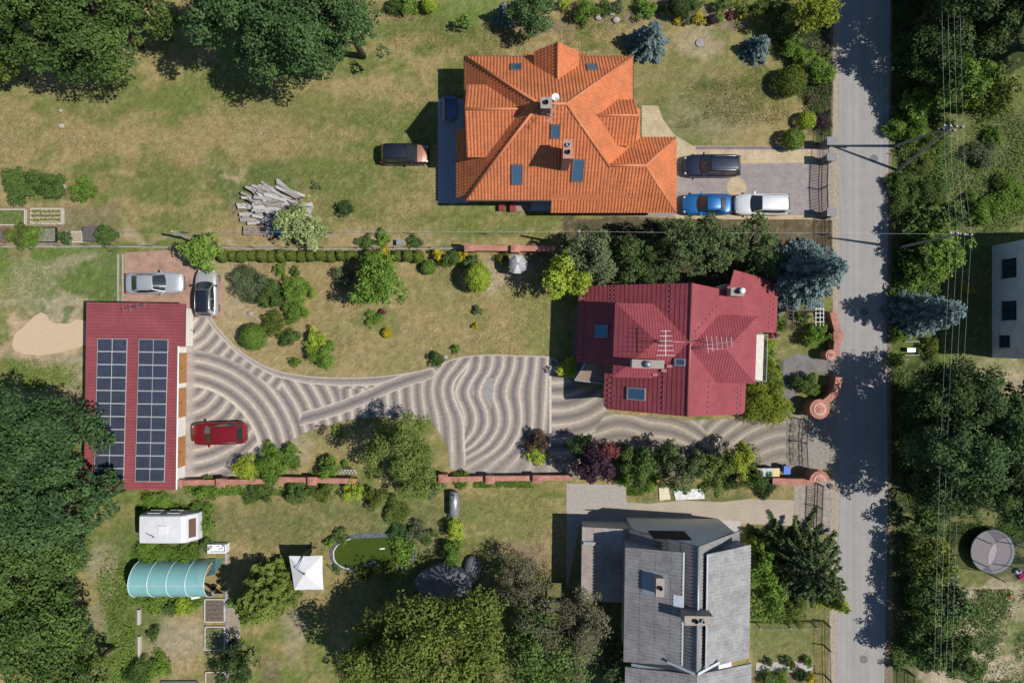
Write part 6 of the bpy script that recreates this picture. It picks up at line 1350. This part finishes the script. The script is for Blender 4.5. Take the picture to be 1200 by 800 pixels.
tree(236, 294, 22, 3.8, 'bright', 'bright green tree over the nose of the parked silver hatchback', leaf=.22)
tree(664, 322, 28, 5.5, 'lime', 'yellow-green locust tree at the corner of the red roof', leaf=.2)
tree(692, 303, 30, 6.5, 'willow', 'soft grey-green tree next to the yellow-green locust', leaf=.2)
tree(748, 308, 30, 6, 'dark', 'dark leafy tree in the shade behind the red roof', leaf=.2)
tree(800, 283, 34, 7.5, 'pine', 'tall pine in the row behind the red roof near the blue car', name='pine', leaf=.2, clump=.2)
tree(836, 288, 36, 7.5, 'pine', 'widest pine in the row behind the red roof', name='pine', leaf=.2, clump=.2)
tree(775, 318, 22, 5, 'pine', 'low pine closest to the north slope of the red roof', name='pine', leaf=.2, clump=.22)
tree(882, 283, 30, 6.5, 'pine', 'pine between the silver estate car and the big blue spruce', name='pine', leaf=.2, clump=.2)
tree(893, 305, 24, 5.5, 'forest', 'green leafy tree touching the northern bay of the red roof', leaf=.2)
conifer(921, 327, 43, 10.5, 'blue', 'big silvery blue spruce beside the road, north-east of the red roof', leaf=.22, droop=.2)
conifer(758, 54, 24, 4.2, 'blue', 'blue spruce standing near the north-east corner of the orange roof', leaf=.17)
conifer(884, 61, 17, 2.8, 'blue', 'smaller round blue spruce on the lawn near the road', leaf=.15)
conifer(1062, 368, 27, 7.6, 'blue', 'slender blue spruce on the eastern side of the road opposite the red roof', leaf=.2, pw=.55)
tree(508, 778, 88, 10, 'olive', 'huge yellowish green tree at the bottom below the tarpaulin shelter', leaf=.24, clump=.22)
tree(432, 782, 34, 5.5, 'oak', 'shaded green tree on the left flank of the huge yellowish tree', leaf=.22)
tree(666, 738, 54, 9.5, 'grey', 'half-bare greyish tree beside the annex of the grey-roofed house', leaf=.13, clump=.22, open_=.55, tips=40)
tree(636, 764, 52, 8.3, 'oak', 'green tree mixed with bare branches left of the grey-roofed house', leaf=.22, open_=.2)
tree(606, 682, 30, 5.5, 'grey', 'greyish thin tree in the shade above the half-bare one', leaf=.13, clump=.25, open_=.6, tips=30)
tree(720, 775, 26, 6, 'pine', 'pine at the western wall of the grey-roofed house', name='pine', leaf=.18)
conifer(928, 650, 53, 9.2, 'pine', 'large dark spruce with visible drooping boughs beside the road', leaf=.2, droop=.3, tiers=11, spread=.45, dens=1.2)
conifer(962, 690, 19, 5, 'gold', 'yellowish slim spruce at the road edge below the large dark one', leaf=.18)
tree(889, 664, 22, 4.5, 'bright', 'bright green tree along the wall of the grey-roofed house', leaf=.2)
tree(897, 706, 23, 4.5, 'bright', 'bright green tree at the corner of the little lawn', leaf=.2)
conifer(325, 684, 32, 6.6, 'cypress', 'tall olive-green thuja beside the square white parasol', name='thuja', leaf=.14, droop=-.05, tiers=20, spread=1.2, pw=.5, dens=1.3)
tree(276, 780, 24, 4, 'dark', 'small dark tree at the bottom edge beside the garden path', leaf=.18, open_=.3)
tree(697, 545, 24, 4.8, 'plum', 'dark purple-leaved plum tree by the southern brick wall', leaf=.17)
tree(713, 527, 13, 4.2, 'red', 'small red-leaved maple behind the purple plum', leaf=.15)
tree(680, 523, 15, 3, 'dark', 'dark shrubby tree in the shade left of the purple plum', leaf=.16)
tree(748, 545, 22, 4.2, 'oak', 'rounded green tree right of the red-leaved maple', leaf=.18)
tree(780, 528, 14, 3.6, 'dark', 'dark narrow tree behind the rounded green one', leaf=.16)
tree(800, 548, 27, 5.2, 'pine', 'dark feathery pine in the hedge row below the red roof', name='pine', leaf=.18, clump=.2)
tree(833, 555, 25, 5, 'thuja', 'lighter feathery conifer in the hedge row above the white sheeting', name='conifer', leaf=.16, clump=.2)
tree(862, 540, 20, 4, 'gold', 'yellow-tinged green tree in the hedge row near the bins', leaf=.17)
tree(880, 558, 15, 3, 'oak', 'green bushy tree beside the terracotta bin', leaf=.17)
tree(954, 12, 26, 5.5, 'gold', 'olive-yellow tree beside the shaded northern end of the road', leaf=.19)
tree(625, 12, 26, 4.5, 'forest', 'dense round dark tree north of the orange roof', leaf=.18)
conifer(590, 24, 10, 3.2, 'blue', 'slim grey-blue conifer on the northern bed', leaf=.14)
tree(545, 24, 8, 2.4, 'bright', 'thin little sapling on the green lawn at the top', leaf=.14, open_=.4)
# east of the road
E = 'roadside trees on the eastern side'
for x_, y_, r_, h_, k_, lb in ((1064, -16, 46, 12, 'dark', 'dark tall tree at the north-eastern edge casting shade over the road'), (1068, 32, 46, 10.5, 'dark', 'dark tree south of the tallest one on the north-eastern roadside'), (1066, 80, 34, 6, 'dark', 'dark roadside tree where the north-eastern shade ends'),
                               (1120, 5, 46, 12, 'dark', 'dark tree deep in the north-eastern wood'), (1118, 60, 30, 8, 'dark', 'shaded tree between the dark wood and the sunlit crowns'), (1170, 20, 44, 13, 'forest', 'tall tree at the far north-eastern corner'),
                               (1062, 130, 20, 2.8, 'bright', 'low sunlit green tree beside the north-eastern roadside'), (1092, 118, 30, 6.5, 'bright', 'sunlit green tree under the power lines'), (1123, 132, 28, 6, 'olive', 'sunlit yellowish green tree right of the power lines'),
                               (1066, 266, 20, 2.6, 'oak', 'green tree near the single power pole'), (1082, 300, 26, 4.2, 'bright', 'leafy green tree right of the single power pole'), (1062, 322, 16, 2.4, 'bright', 'low green tree above the leaning blue spruce'), (1092, 262, 18, 4, 'oak', 'small green tree in the rough meadow east of the pole'),
                               (1066, 462, 40, 9.2, 'dark', 'dark tree casting the northern part of the big road shade'), (1064, 508, 42, 9.8, 'forest', 'dark tree in the middle of the big road shade'), (1066, 556, 36, 8.6, 'dark', 'dark tree at the south of the big road shade'),
                               (1112, 490, 40, 10, 'forest', 'big dim tree behind the road shade trees'), (1112, 545, 38, 9.5, 'dark', 'big dark tree in the second row east of the road'), (1150, 515, 38, 10, 'dark', 'big dark tree at the eastern edge of the dark grove'), (1155, 570, 34, 9, 'forest', 'dim tree in the south-eastern corner of the dark grove'), (1170, 462, 22, 6, 'dark', 'dark tree at the right edge below the white house'),
                               (1064, 606, 18, 4.0, 'oak', 'small roadside tree at the south end of the road shade'), (1070, 645, 25, 4.2, 'olive', 'olive roadside tree west of the trampoline'), (1072, 680, 26, 4.0, 'dark', 'dark roadside tree south-west of the trampoline'), (1072, 710, 26, 4.8, 'oak', 'green roadside tree beside the sandy ground'), (1062, 742, 22, 5, 'forest', 'dense roadside tree throwing shade at the lower road'), (1086, 742, 26, 6, 'oak', 'rounded green tree beside the bottom sandy path'), (1092, 690, 18, 5, 'forest', 'green tree at the edge of the sandy ground'),
                               (1150, -24, 46, 15, 'dark', 'tall tree added past the top edge to shade the wood'), (1142, 44, 34, 11.5, 'dark', 'tall tree added in the north-eastern wood to deepen its shade'), (1205, -40, 60, 17, 'forest', 'very tall tree rising at the top right corner'), (1225, 60, 50, 15, 'dark', 'very tall dark tree beyond the right edge north of the meadow'), (1205, 520, 40, 12, 'dark', 'tall dark tree beyond the right edge beside the grove')):  # first two trees here are added only for the shade they throw
    tree(x_, y_, r_, h_, k_, lb, plan=True, leaf=.23, group=E)
# ------------------------------------------------------------------ shrubs
def S(*a, **k): return shrub(*a, **k)
for a in ((503, 5, 9, 1.4, 'lime', 'round bright green bush at the end of the small top hedge', dict(tight=True)), (480, 6, 10, 1.3, 'bright', 'green bush in the middle of the small top hedge', {}), (463, 5, 10, 1.3, 'oak', 'darker bush at the left of the small top hedge', {}),
          (662, 5, 7, 1.1, 'lime', 'yellow-green bush between the dark round tree and the rock bed', {}), (687, 11, 12, 2.2, 'bright', 'upright green bush on the northern soil bed', {}), (709, 9, 8, 1.3, 'oak', 'small dark bush beside the bed stones', {}), (724, 8, 7, 1, 'dusty', 'blue-grey low bush at the top near the bed corner', {}),
          (757, 9, 10, 1.4, 'bright', 'green bush on the lawn above the blue spruce', {}), (775, 10, 5, .8, 'oak', 'tiny bush right of the green lawn bush', {}), (796, 6, 13, 2.2, 'dark', 'dark dense bush at the top flower bed', dict(tight=True)), (795, 23, 5, .7, 'yellow', 'small yellow shrub at the west end of the flower bed', {}), (807, 20, 7, .9, 'dusty', 'pale grey-green shrub in the flower bed', {}),
          (819, 21, 7, 1, 'yellow', 'larger yellow shrub in the flower bed', {}), (834, 23, 6, .8, 'plum', 'dark purple low shrub in the flower bed', dict(tight=True)), (843, 20, 5, .8, 'bright', 'little green shrub beside the purple one', {}), (846, 5, 9, 1.6, 'oak', 'green shrub at the very top of the flower bed', {}), (856, 17, 5, .6, 'red', 'orange-red flowering plant in the flower bed', {}), (867, 18, 4, .6, 'yellow', 'tiny yellow shrub at the east end of the flower bed', {}), (890, 9, 10, 1.8, 'olive', 'olive bush at the top near the hedge corner', {}), (816, 7, 7, 1.2, 'oak', 'mid green bush behind the yellow shrubs', {}), (870, 8, 8, 1.3, 'olive', 'loose olive shrub in the top bed', {}),
          (912, 10, 13, 2, 'oak', 'dark hedge bush at the northern end of the slanting hedge', {}), (918, 33, 13, 2, 'oak', 'hedge bush next to the smaller blue spruce', {}), (927, 52, 11, 1.7, 'bright', 'lighter hedge bush in the slanting hedge', {}), (941, 67, 12, 1.7, 'bright', 'lowest bush of the slanting hedge', {}),
          (928, 95, 18, 2.0, 'olive', 'large clipped globe bush at the lawn edge', dict(tight=True)), (963, 83, 15, 2.4, 'bright', 'leafy bush beside the metal railing', {}), (946, 141, 11, 1.3, 'lime', 'small yellow-green bush above the bright round one', dict(tight=True)), (930, 163, 13, 1.7, 'bright', 'bright green clipped ball beside the car yard', dict(tight=True)), (952, 116, 6, .8, 'grey', 'dry brownish shrub by the railing', {}), (964, 142, 10, 1.2, 'plum', 'bare purplish shrub by the railing above the gate pillars', dict(open_=.5, leaf=.1)),
          (22, 214, 18, 1.8, 'oak', 'wide dark green bush at the left end of the lawn bushes', {}), (57, 217, 16, 1.7, 'oak', 'second dark green bush of the lawn bushes', {}), (97, 221, 13, 1.5, 'bright', 'separate smaller green bush on the north-west lawn', {}), (403, 244, 10, 1.1, 'dark', 'small dark conifer bush on the lawn east of the log heap', {}), (370, 218, 5, .5, 'dusty', 'dusty tuft on the lawn beside the log heap', {}),
          (20, 275, 13, 1.6, 'olive', 'yellowish bush in the kitchen garden at the left edge', {}), (36, 276, 11, 1.4, 'bright', 'green bush left of the cold bed', {}), (75, 278, 8, 1.2, 'forest', 'blue-green bush between cold bed and sandy bed', {}), (126, 277, 13, 1.5, 'oak', 'dense green bush beside the compost box', {}), (283, 300, 4, .5, 'olive', 'tiny bush by the clipped thuja row', {}),
          (292, 333, 19, 1.9, 'dusty', 'dusty green bush in the young fruit garden', {}), (318, 346, 15, 1.7, 'oak', 'green bush in the middle of the young fruit garden', {}), (346, 341, 17, 2.0, 'bright', 'brightest bush of the young fruit garden', {}), (345, 367, 12, 1.5, 'bright', 'green bush below the brightest one', {}), (320, 380, 14, 1.5, 'olive', 'bush above the curve of the driveway', {}), (297, 395, 16, 1.9, 'bright', 'conical green bush right at the driveway curve', dict(tight=True)), (338, 395, 10, 1.2, 'oak', 'small bush between the conical and the lime ones', {}),
          (371, 396, 11, 1.7, 'lime', 'lime-green bush, upper of the pair by the driveway', {}), (366, 410, 9, 1.4, 'lime', 'small lime-green bush between the pair by the driveway', {}), (378, 416, 14, 1.8, 'bright', 'larger bright bush of the pair by the driveway', {}), (345, 425, 6, .8, 'bright', 'tiny bush left of the lime-green pair', {}), (328, 315, 7, .9, 'bright', 'small bush below the clipped thujas', {}), (346, 319, 6, .8, 'oak', 'little dark bush below the clipped thujas', {}),
          (403, 327, 13, 1.2, 'dusty', 'thin dusty bush left of the round fruit tree', dict(open_=.5)), (448, 365, 4, .5, 'red', 'small dark red plant under the round fruit tree', {}), (453, 390, 6, .6, 'yellow', 'yellow flowering cushion on the lawn', dict(tight=True)), (437, 374, 9, .5, 'bright', 'low green plants below the round fruit tree', {}), (452, 298, 9, 1.4, 'yellow', 'yellow shrub above the round fruit tree', {}),
          (502, 313, 9, 1.1, 'bright', 'bright round bush below the clipped thujas', dict(tight=True)), (514, 299, 7, 1.4, 'yellow', 'yellow shrub left of the bushy green one', {}), (527, 302, 11, 1.6, 'oak', 'bushy green shrub between two yellow shrubs', {}), (541, 300, 7, 1.4, 'yellow', 'yellow shrub near the end of the brick wall', {}), (553, 307, 10, 1.7, 'forest', 'blue-green shrub above the golden thuja', {}), (560, 325, 15, 2.8, 'lime', 'golden thuja standing in the lawn', dict(tight=True, ry=18)),
          (588, 305, 8, .9, 'olive', 'low bush left of the dome parasol', {}), (512, 421, 9, 1.1, 'oak', 'round bush beside a pale stone at the top of the waves', {}), (534, 409, 5, .7, 'bright', 'small plant above the round bush', {}), (560, 363, 6, .5, 'dusty', 'pale dusty tuft on the lawn', {}), (557, 383, 4, .5, 'yellow', 'faint yellow plant on the lawn', {}), (485, 284, 8, .7, 'oak', 'weedy bush behind the wire fence', {}), (449, 279, 9, .8, 'bright', 'leafy weed bush on the fence line', {}), (430, 285, 9, .6, 'oak', 'second leafy weed bush on the fence line', {}),
          (290, 548, 14, 1.9, 'lime', 'yellow-green bush at the southern corner of the driveway', {}), (322, 543, 19, 1.9, 'bright', 'wide green bush behind the red brick wall', {}), (340, 530, 10, 1.2, 'bright', 'green bush at the southern driveway edge', {}), (386, 549, 13, 1.9, 'bright', 'upright light green bush left of the picket panel', {}), (395, 505, 6, .6, 'bright', 'tiny green plant at the southern driveway edge', {}), (377, 503, 6, .35, 'grey', 'dry twiggy shrub at the southern driveway edge', dict(open_=.5)),
          (245, 572, 14, .8, 'bright', 'ivy-like bush at the foot of the wall beside the garage', {}), (302, 574, 16, .8, 'oak', 'low bush at the foot of the wall below the yellow-green bush', {}), (348, 577, 14, 1.2, 'oak', 'shaded bush outside the brick wall', {}), (375, 578, 12, 1.0, 'olive', 'low olive bush outside the brick wall', {}), (413, 576, 11, 1.9, 'lime', 'light conical bush below the picket panel', {}), (440, 582, 12, 1.2, 'olive', 'low bush under the feathery junipers', {}), (508, 568, 13, 1.6, 'willow', 'grey-green bush right of the junipers', {}), (540, 562, 10, .9, 'bright', 'green climber on the southern brick wall', {}), (462, 600, 14, .7, 'thuja', 'spreading yellowish juniper on the ground', {}),
          (630, 517, 13, 1.6, 'brown', 'brown-leaved bush above the bright yellow one', {}), (628, 533, 12, 1.2, 'lime', 'bright yellow-green bush in front of the brown one', {}), (667, 432, 12, 1.6, 'lime', 'yellow-green bush by the porch canopy', {}), (735, 560, 11, 1.2, 'bright', 'low bright bush under the rounded green tree', {}), (765, 562, 13, 1.4, 'bright', 'low green bush left of the dark pine', {}), (896, 566, 14, 1.3, 'dark', 'round dark bush below the bins', {}), (852, 566, 11, 1.2, 'dark', 'dark low bush at the dirt track', {}),
          (905, 441, 14, 1.9, 'oak', 'dark green bush by the eastern wall of the red house', {}), (899, 472, 25, 2.6, 'gold', 'large feathery yellow-green bush at the south-east corner of the red roof', {}), (884, 473, 12, 1.8, 'dark', 'dark bush between the red roof and the yellow-green one', {}), (901, 415, 7, .8, 'bright', 'small bush in the strip beside the white balcony', {}), (904, 402, 6, .8, 'lime', 'lime plant in the strip beside the white balcony', {}), (906, 428, 7, 1, 'lime', 'yellowish plant left of the paved path', {}), (905, 391, 6, .7, 'red', 'reddish plant near the corner of the red roof', {}), (904, 414, 4, .6, 'red', 'tiny red plant beside the balcony strip', {}), (890, 444, 5, .8, 'oak', 'small green bush at the foot of the white balcony', {}),
          (916, 378, 9, 1.4, 'bright', 'green round bush left of the pergola', {}), (957, 391, 14, 1.9, 'bright', 'bright climbing bush at the pergola', {}), (946, 449, 13, 1.5, 'oak', 'rounded bush in the bed of the curved entrance wall', {}), (955, 456, 8, 1, 'bright', 'small leafy bush inside the curved entrance wall', {}), (940, 372, 8, 1.2, 'oak', 'shaded bush under the pergola', {}),
          (185, 601, 20, .9, 'bright', 'weedy green growth behind the caravan', {}), (232, 607, 17, 1.1, 'bright', 'leafy weeds at the front of the caravan', {}), (241, 640, 9, .8, 'oak', 'small bush at the white sink', {}), (180, 651, 18, .8, 'bright', 'weedy strip bush between caravan and teal tunnel', {}), (218, 653, 16, .7, 'bright', 'second weedy strip bush north of the teal tunnel', {}), (180, 708, 14, .9, 'bright', 'leafy bush along the south side of the teal tunnel', {}), (198, 711, 9, .8, 'oak', 'small bush in the middle south of the teal tunnel', {}), (215, 712, 11, .8, 'lime', 'yellow-green bush south of the teal tunnel', {}), (178, 742, 8, .7, 'oak', 'round bush in the dry plot', {}), (186, 780, 13, .9, 'bright', 'bush at the lower corner of the dry plot', {}), (160, 790, 16, .9, 'oak', 'wide bush at the bottom of the garden left', {}), (275, 706, 7, .7, 'bright', 'little plant beside the concrete path', {}), (272, 755, 6, .5, 'red', 'reddish plants at the end of the narrow bed', {}),
          (474, 643, 15, .8, 'bright', 'dense green reeds covering the right end of the pond', dict(leaf=.2)), (487, 622, 11, .9, 'dusty', 'pale leafy plants beyond the pond', {}), (466, 622, 10, .7, 'forest', 'low green clump above the pond reeds', {}), (502, 628, 10, .7, 'oak', 'dark clump right of the pond', {}), (394, 667, 6, .6, 'dusty', 'pale plant at the lower left rim of the pond', {}), (398, 628, 9, .8, 'oak', 'bush at the upper left rim of the pond', {}), (385, 636, 6, .7, 'bright', 'small plant between parasol and pond', {}), (452, 668, 12, .8, 'olive', 'olive bush at the lower rim of the pond', {}), (425, 672, 10, .6, 'olive', 'low plants below the pond', {}),
          (533, 622, 8, 1.9, 'lime', 'upper climbing plant below the metal tank', dict(ry=14)), (530, 648, 10, 2.0, 'bright', 'lower climbing plant touching the tarpaulin shelter', dict(ry=15)), (880, 640, 10, 1.4, 'lime', 'yellowish bush behind the grey-roofed house', {}), (928, 716, 15, 1.3, 'olive', 'low bush at the top of the little lawn', {}), (905, 640, 14, 1.4, 'oak', 'green bush below the dirt track', {}),
          (925, 776, 7, .8, 'oak', 'bush at the lower edge of the little lawn', {}), (931, 779, 3, .5, 'red', 'orange flowers at the lower edge of the little lawn', {}), (900, 776, 5, .6, 'dark', 'dark clump left of the orange flowers', {}), (915, 795, 9, .8, 'bright', 'leafy plants at the bottom by the pale path', {}), (950, 795, 6, .6, 'yellow', 'yellow flowers in the bottom bed', {}), (940, 792, 8, .7, 'dark', 'dark leafy plants in the bottom bed', {}), (900, 795, 9, .8, 'oak', 'green plants in the bottom bed beside the house', {}), (948, 777, 6, .9, 'bright', 'bright plants at the path end', {}), (924, 786, 3, .4, 'white', 'white flowers beside the pale path', {}),
          (1052, 150, 13, 1.4, 'bright', 'bright roadside bush north of the A-shaped pole', {}), (1075, 152, 15, 1.8, 'bright', 'wider bright bush north of the A-shaped pole', {}), (1098, 160, 15, 1.8, 'olive', 'olive bush under the top of the A-shaped pole', {}), (1054, 214, 13, 1.4, 'oak', 'roadside bush below the legs of the A-shaped pole', {}), (1078, 190, 14, 1.2, 'olive', 'dry olive bush between the pole legs', {}), (1062, 240, 16, 1.2, 'oak', 'dark roadside bush north of the single pole', {}), (1090, 225, 18, 1.5, 'oak', 'wide bush in the rough meadow', {}), (1150, 180, 16, .9, 'dusty', 'blue-green low bush in the rough meadow', {}), (1185, 230, 20, 1.3, 'bright', 'green thicket at the right edge of the meadow', {}), (1150, 245, 18, 1.2, 'bright', 'green thicket north of the white house shade', {}), (1165, 160, 12, .8, 'bright', 'small bush in the upper meadow', {}),
          (1133, 338, 7, 1, 'yellow', 'yellow-leaved bush right of the leaning blue spruce', {}), (1052, 392, 10, 1.4, 'bright', 'bright bush below the leaning blue spruce', {}), (1050, 420, 9, 1.2, 'bright', 'roadside bush beside the swing frame', {}), (1088, 408, 12, .8, 'olive', 'olive weeds right of the swing frame', {}), (1048, 344, 6, .8, 'bright', 'small roadside bush at the sandy gap', {}), (1104, 640, 10, 1.2, 'gold', 'yellowish bush left of the trampoline', {}), (1052, 778, 8, 1.2, 'oak', 'bush behind the bottom road railing', {})):
    S(*a[:6], **a[6])
# clipped thuja row
proto = None
hx = [262 + 11.5 * i for i in range(14)] + [433, 466, 478, 490]
for i, x_ in enumerate(hx):
    o = shrub(x_, 299.5 + (i % 3) * .4, 6.4, 1.75, 'olive', 'clipped cone thuja in the long row along the lawn fence', ry=7, name='clipped_thuja', group='clipped thujas along the fence', leaf=.10, tight=True, me=proto, rz=i * 1.1)
    proto = proto or o.data; o.scale = (random.uniform(.85, 1.15), random.uniform(.9, 1.2), random.uniform(.85, 1.15))
# ------------------------------------------------------------------ ground cover
scatter('undergrowth', [[(1044, 130), (1112, 130), (1112, 262), (1044, 262)], [(1044, 262), (1120, 262), (1110, 345), (1044, 345)], [(1044, 425), (1130, 425), (1130, 600), (1044, 600)], [(1044, 600), (1100, 600), (1095, 780), (1044, 780)], [(1044, -20), (1140, -20), (1130, 120), (1044, 130)]], 42000, 'oak', .17, .7, thr=.40)
scatter('meadow_weeds', [[(1108, 125), (1220, 110), (1220, 275), (1108, 275)], [(1110, 605), (1220, 605), (1220, 660), (1110, 660)], [(1110, 690), (1220, 690), (1220, 800), (1110, 800)]], 34000, 'oak', .13, .3, thr=.43)
scatter('garden_weeds', [[(135, 640), (160, 640), (160, 800), (115, 800)], [(160, 590), (250, 590), (250, 602), (160, 602)], [(150, 645), (240, 645), (240, 657), (150, 657)], [(165, 698), (240, 698), (235, 712), (165, 712)], [(215, 567), (430, 565), (430, 578), (215, 580)], [(555, 563), (625, 563), (625, 571), (555, 571)]], 20000, 'bright', .14, .35, thr=.33)
scatter('ivy', [[(660, 262), (905, 262), (905, 335), (670, 335)], [(672, 520), (890, 520), (895, 562), (672, 562)], [(875, 618), (945, 618), (945, 725), (880, 725)], [(905, 5), (975, 5), (972, 160), (945, 120)]], 22000, 'dark', .15, .4, thr=.38)
scatter('grass', [[(140, 95), (510, 95), (510, 270), (140, 270)], [(-20, 100), (140, 100), (140, 240), (-20, 240)], [(440, 10), (740, 10), (740, 66), (440, 66)], [(752, 75), (925, 75), (925, 150), (800, 150)]], 40000, 'sward', .10, .08, thr=.44, blades=True)
scatter('dry_grass', [[(260, 305), (660, 305), (650, 415), (340, 430)], [(230, 575), (660, 575), (640, 660), (230, 640)], [(140, 120), (510, 120), (510, 270), (140, 270)]], 40000, 'straw', .10, .08, thr=.42, blades=True)
scatter('lush_grass', [[(-20, 292), (138, 292), (138, 350), (-20, 350)], [(-20, 420), (105, 420), (105, 455), (-20, 455)], [(735, 568), (770, 568), (770, 580), (735, 580)]], 16000, 'bright', .12, .16, thr=.42, blades=True)
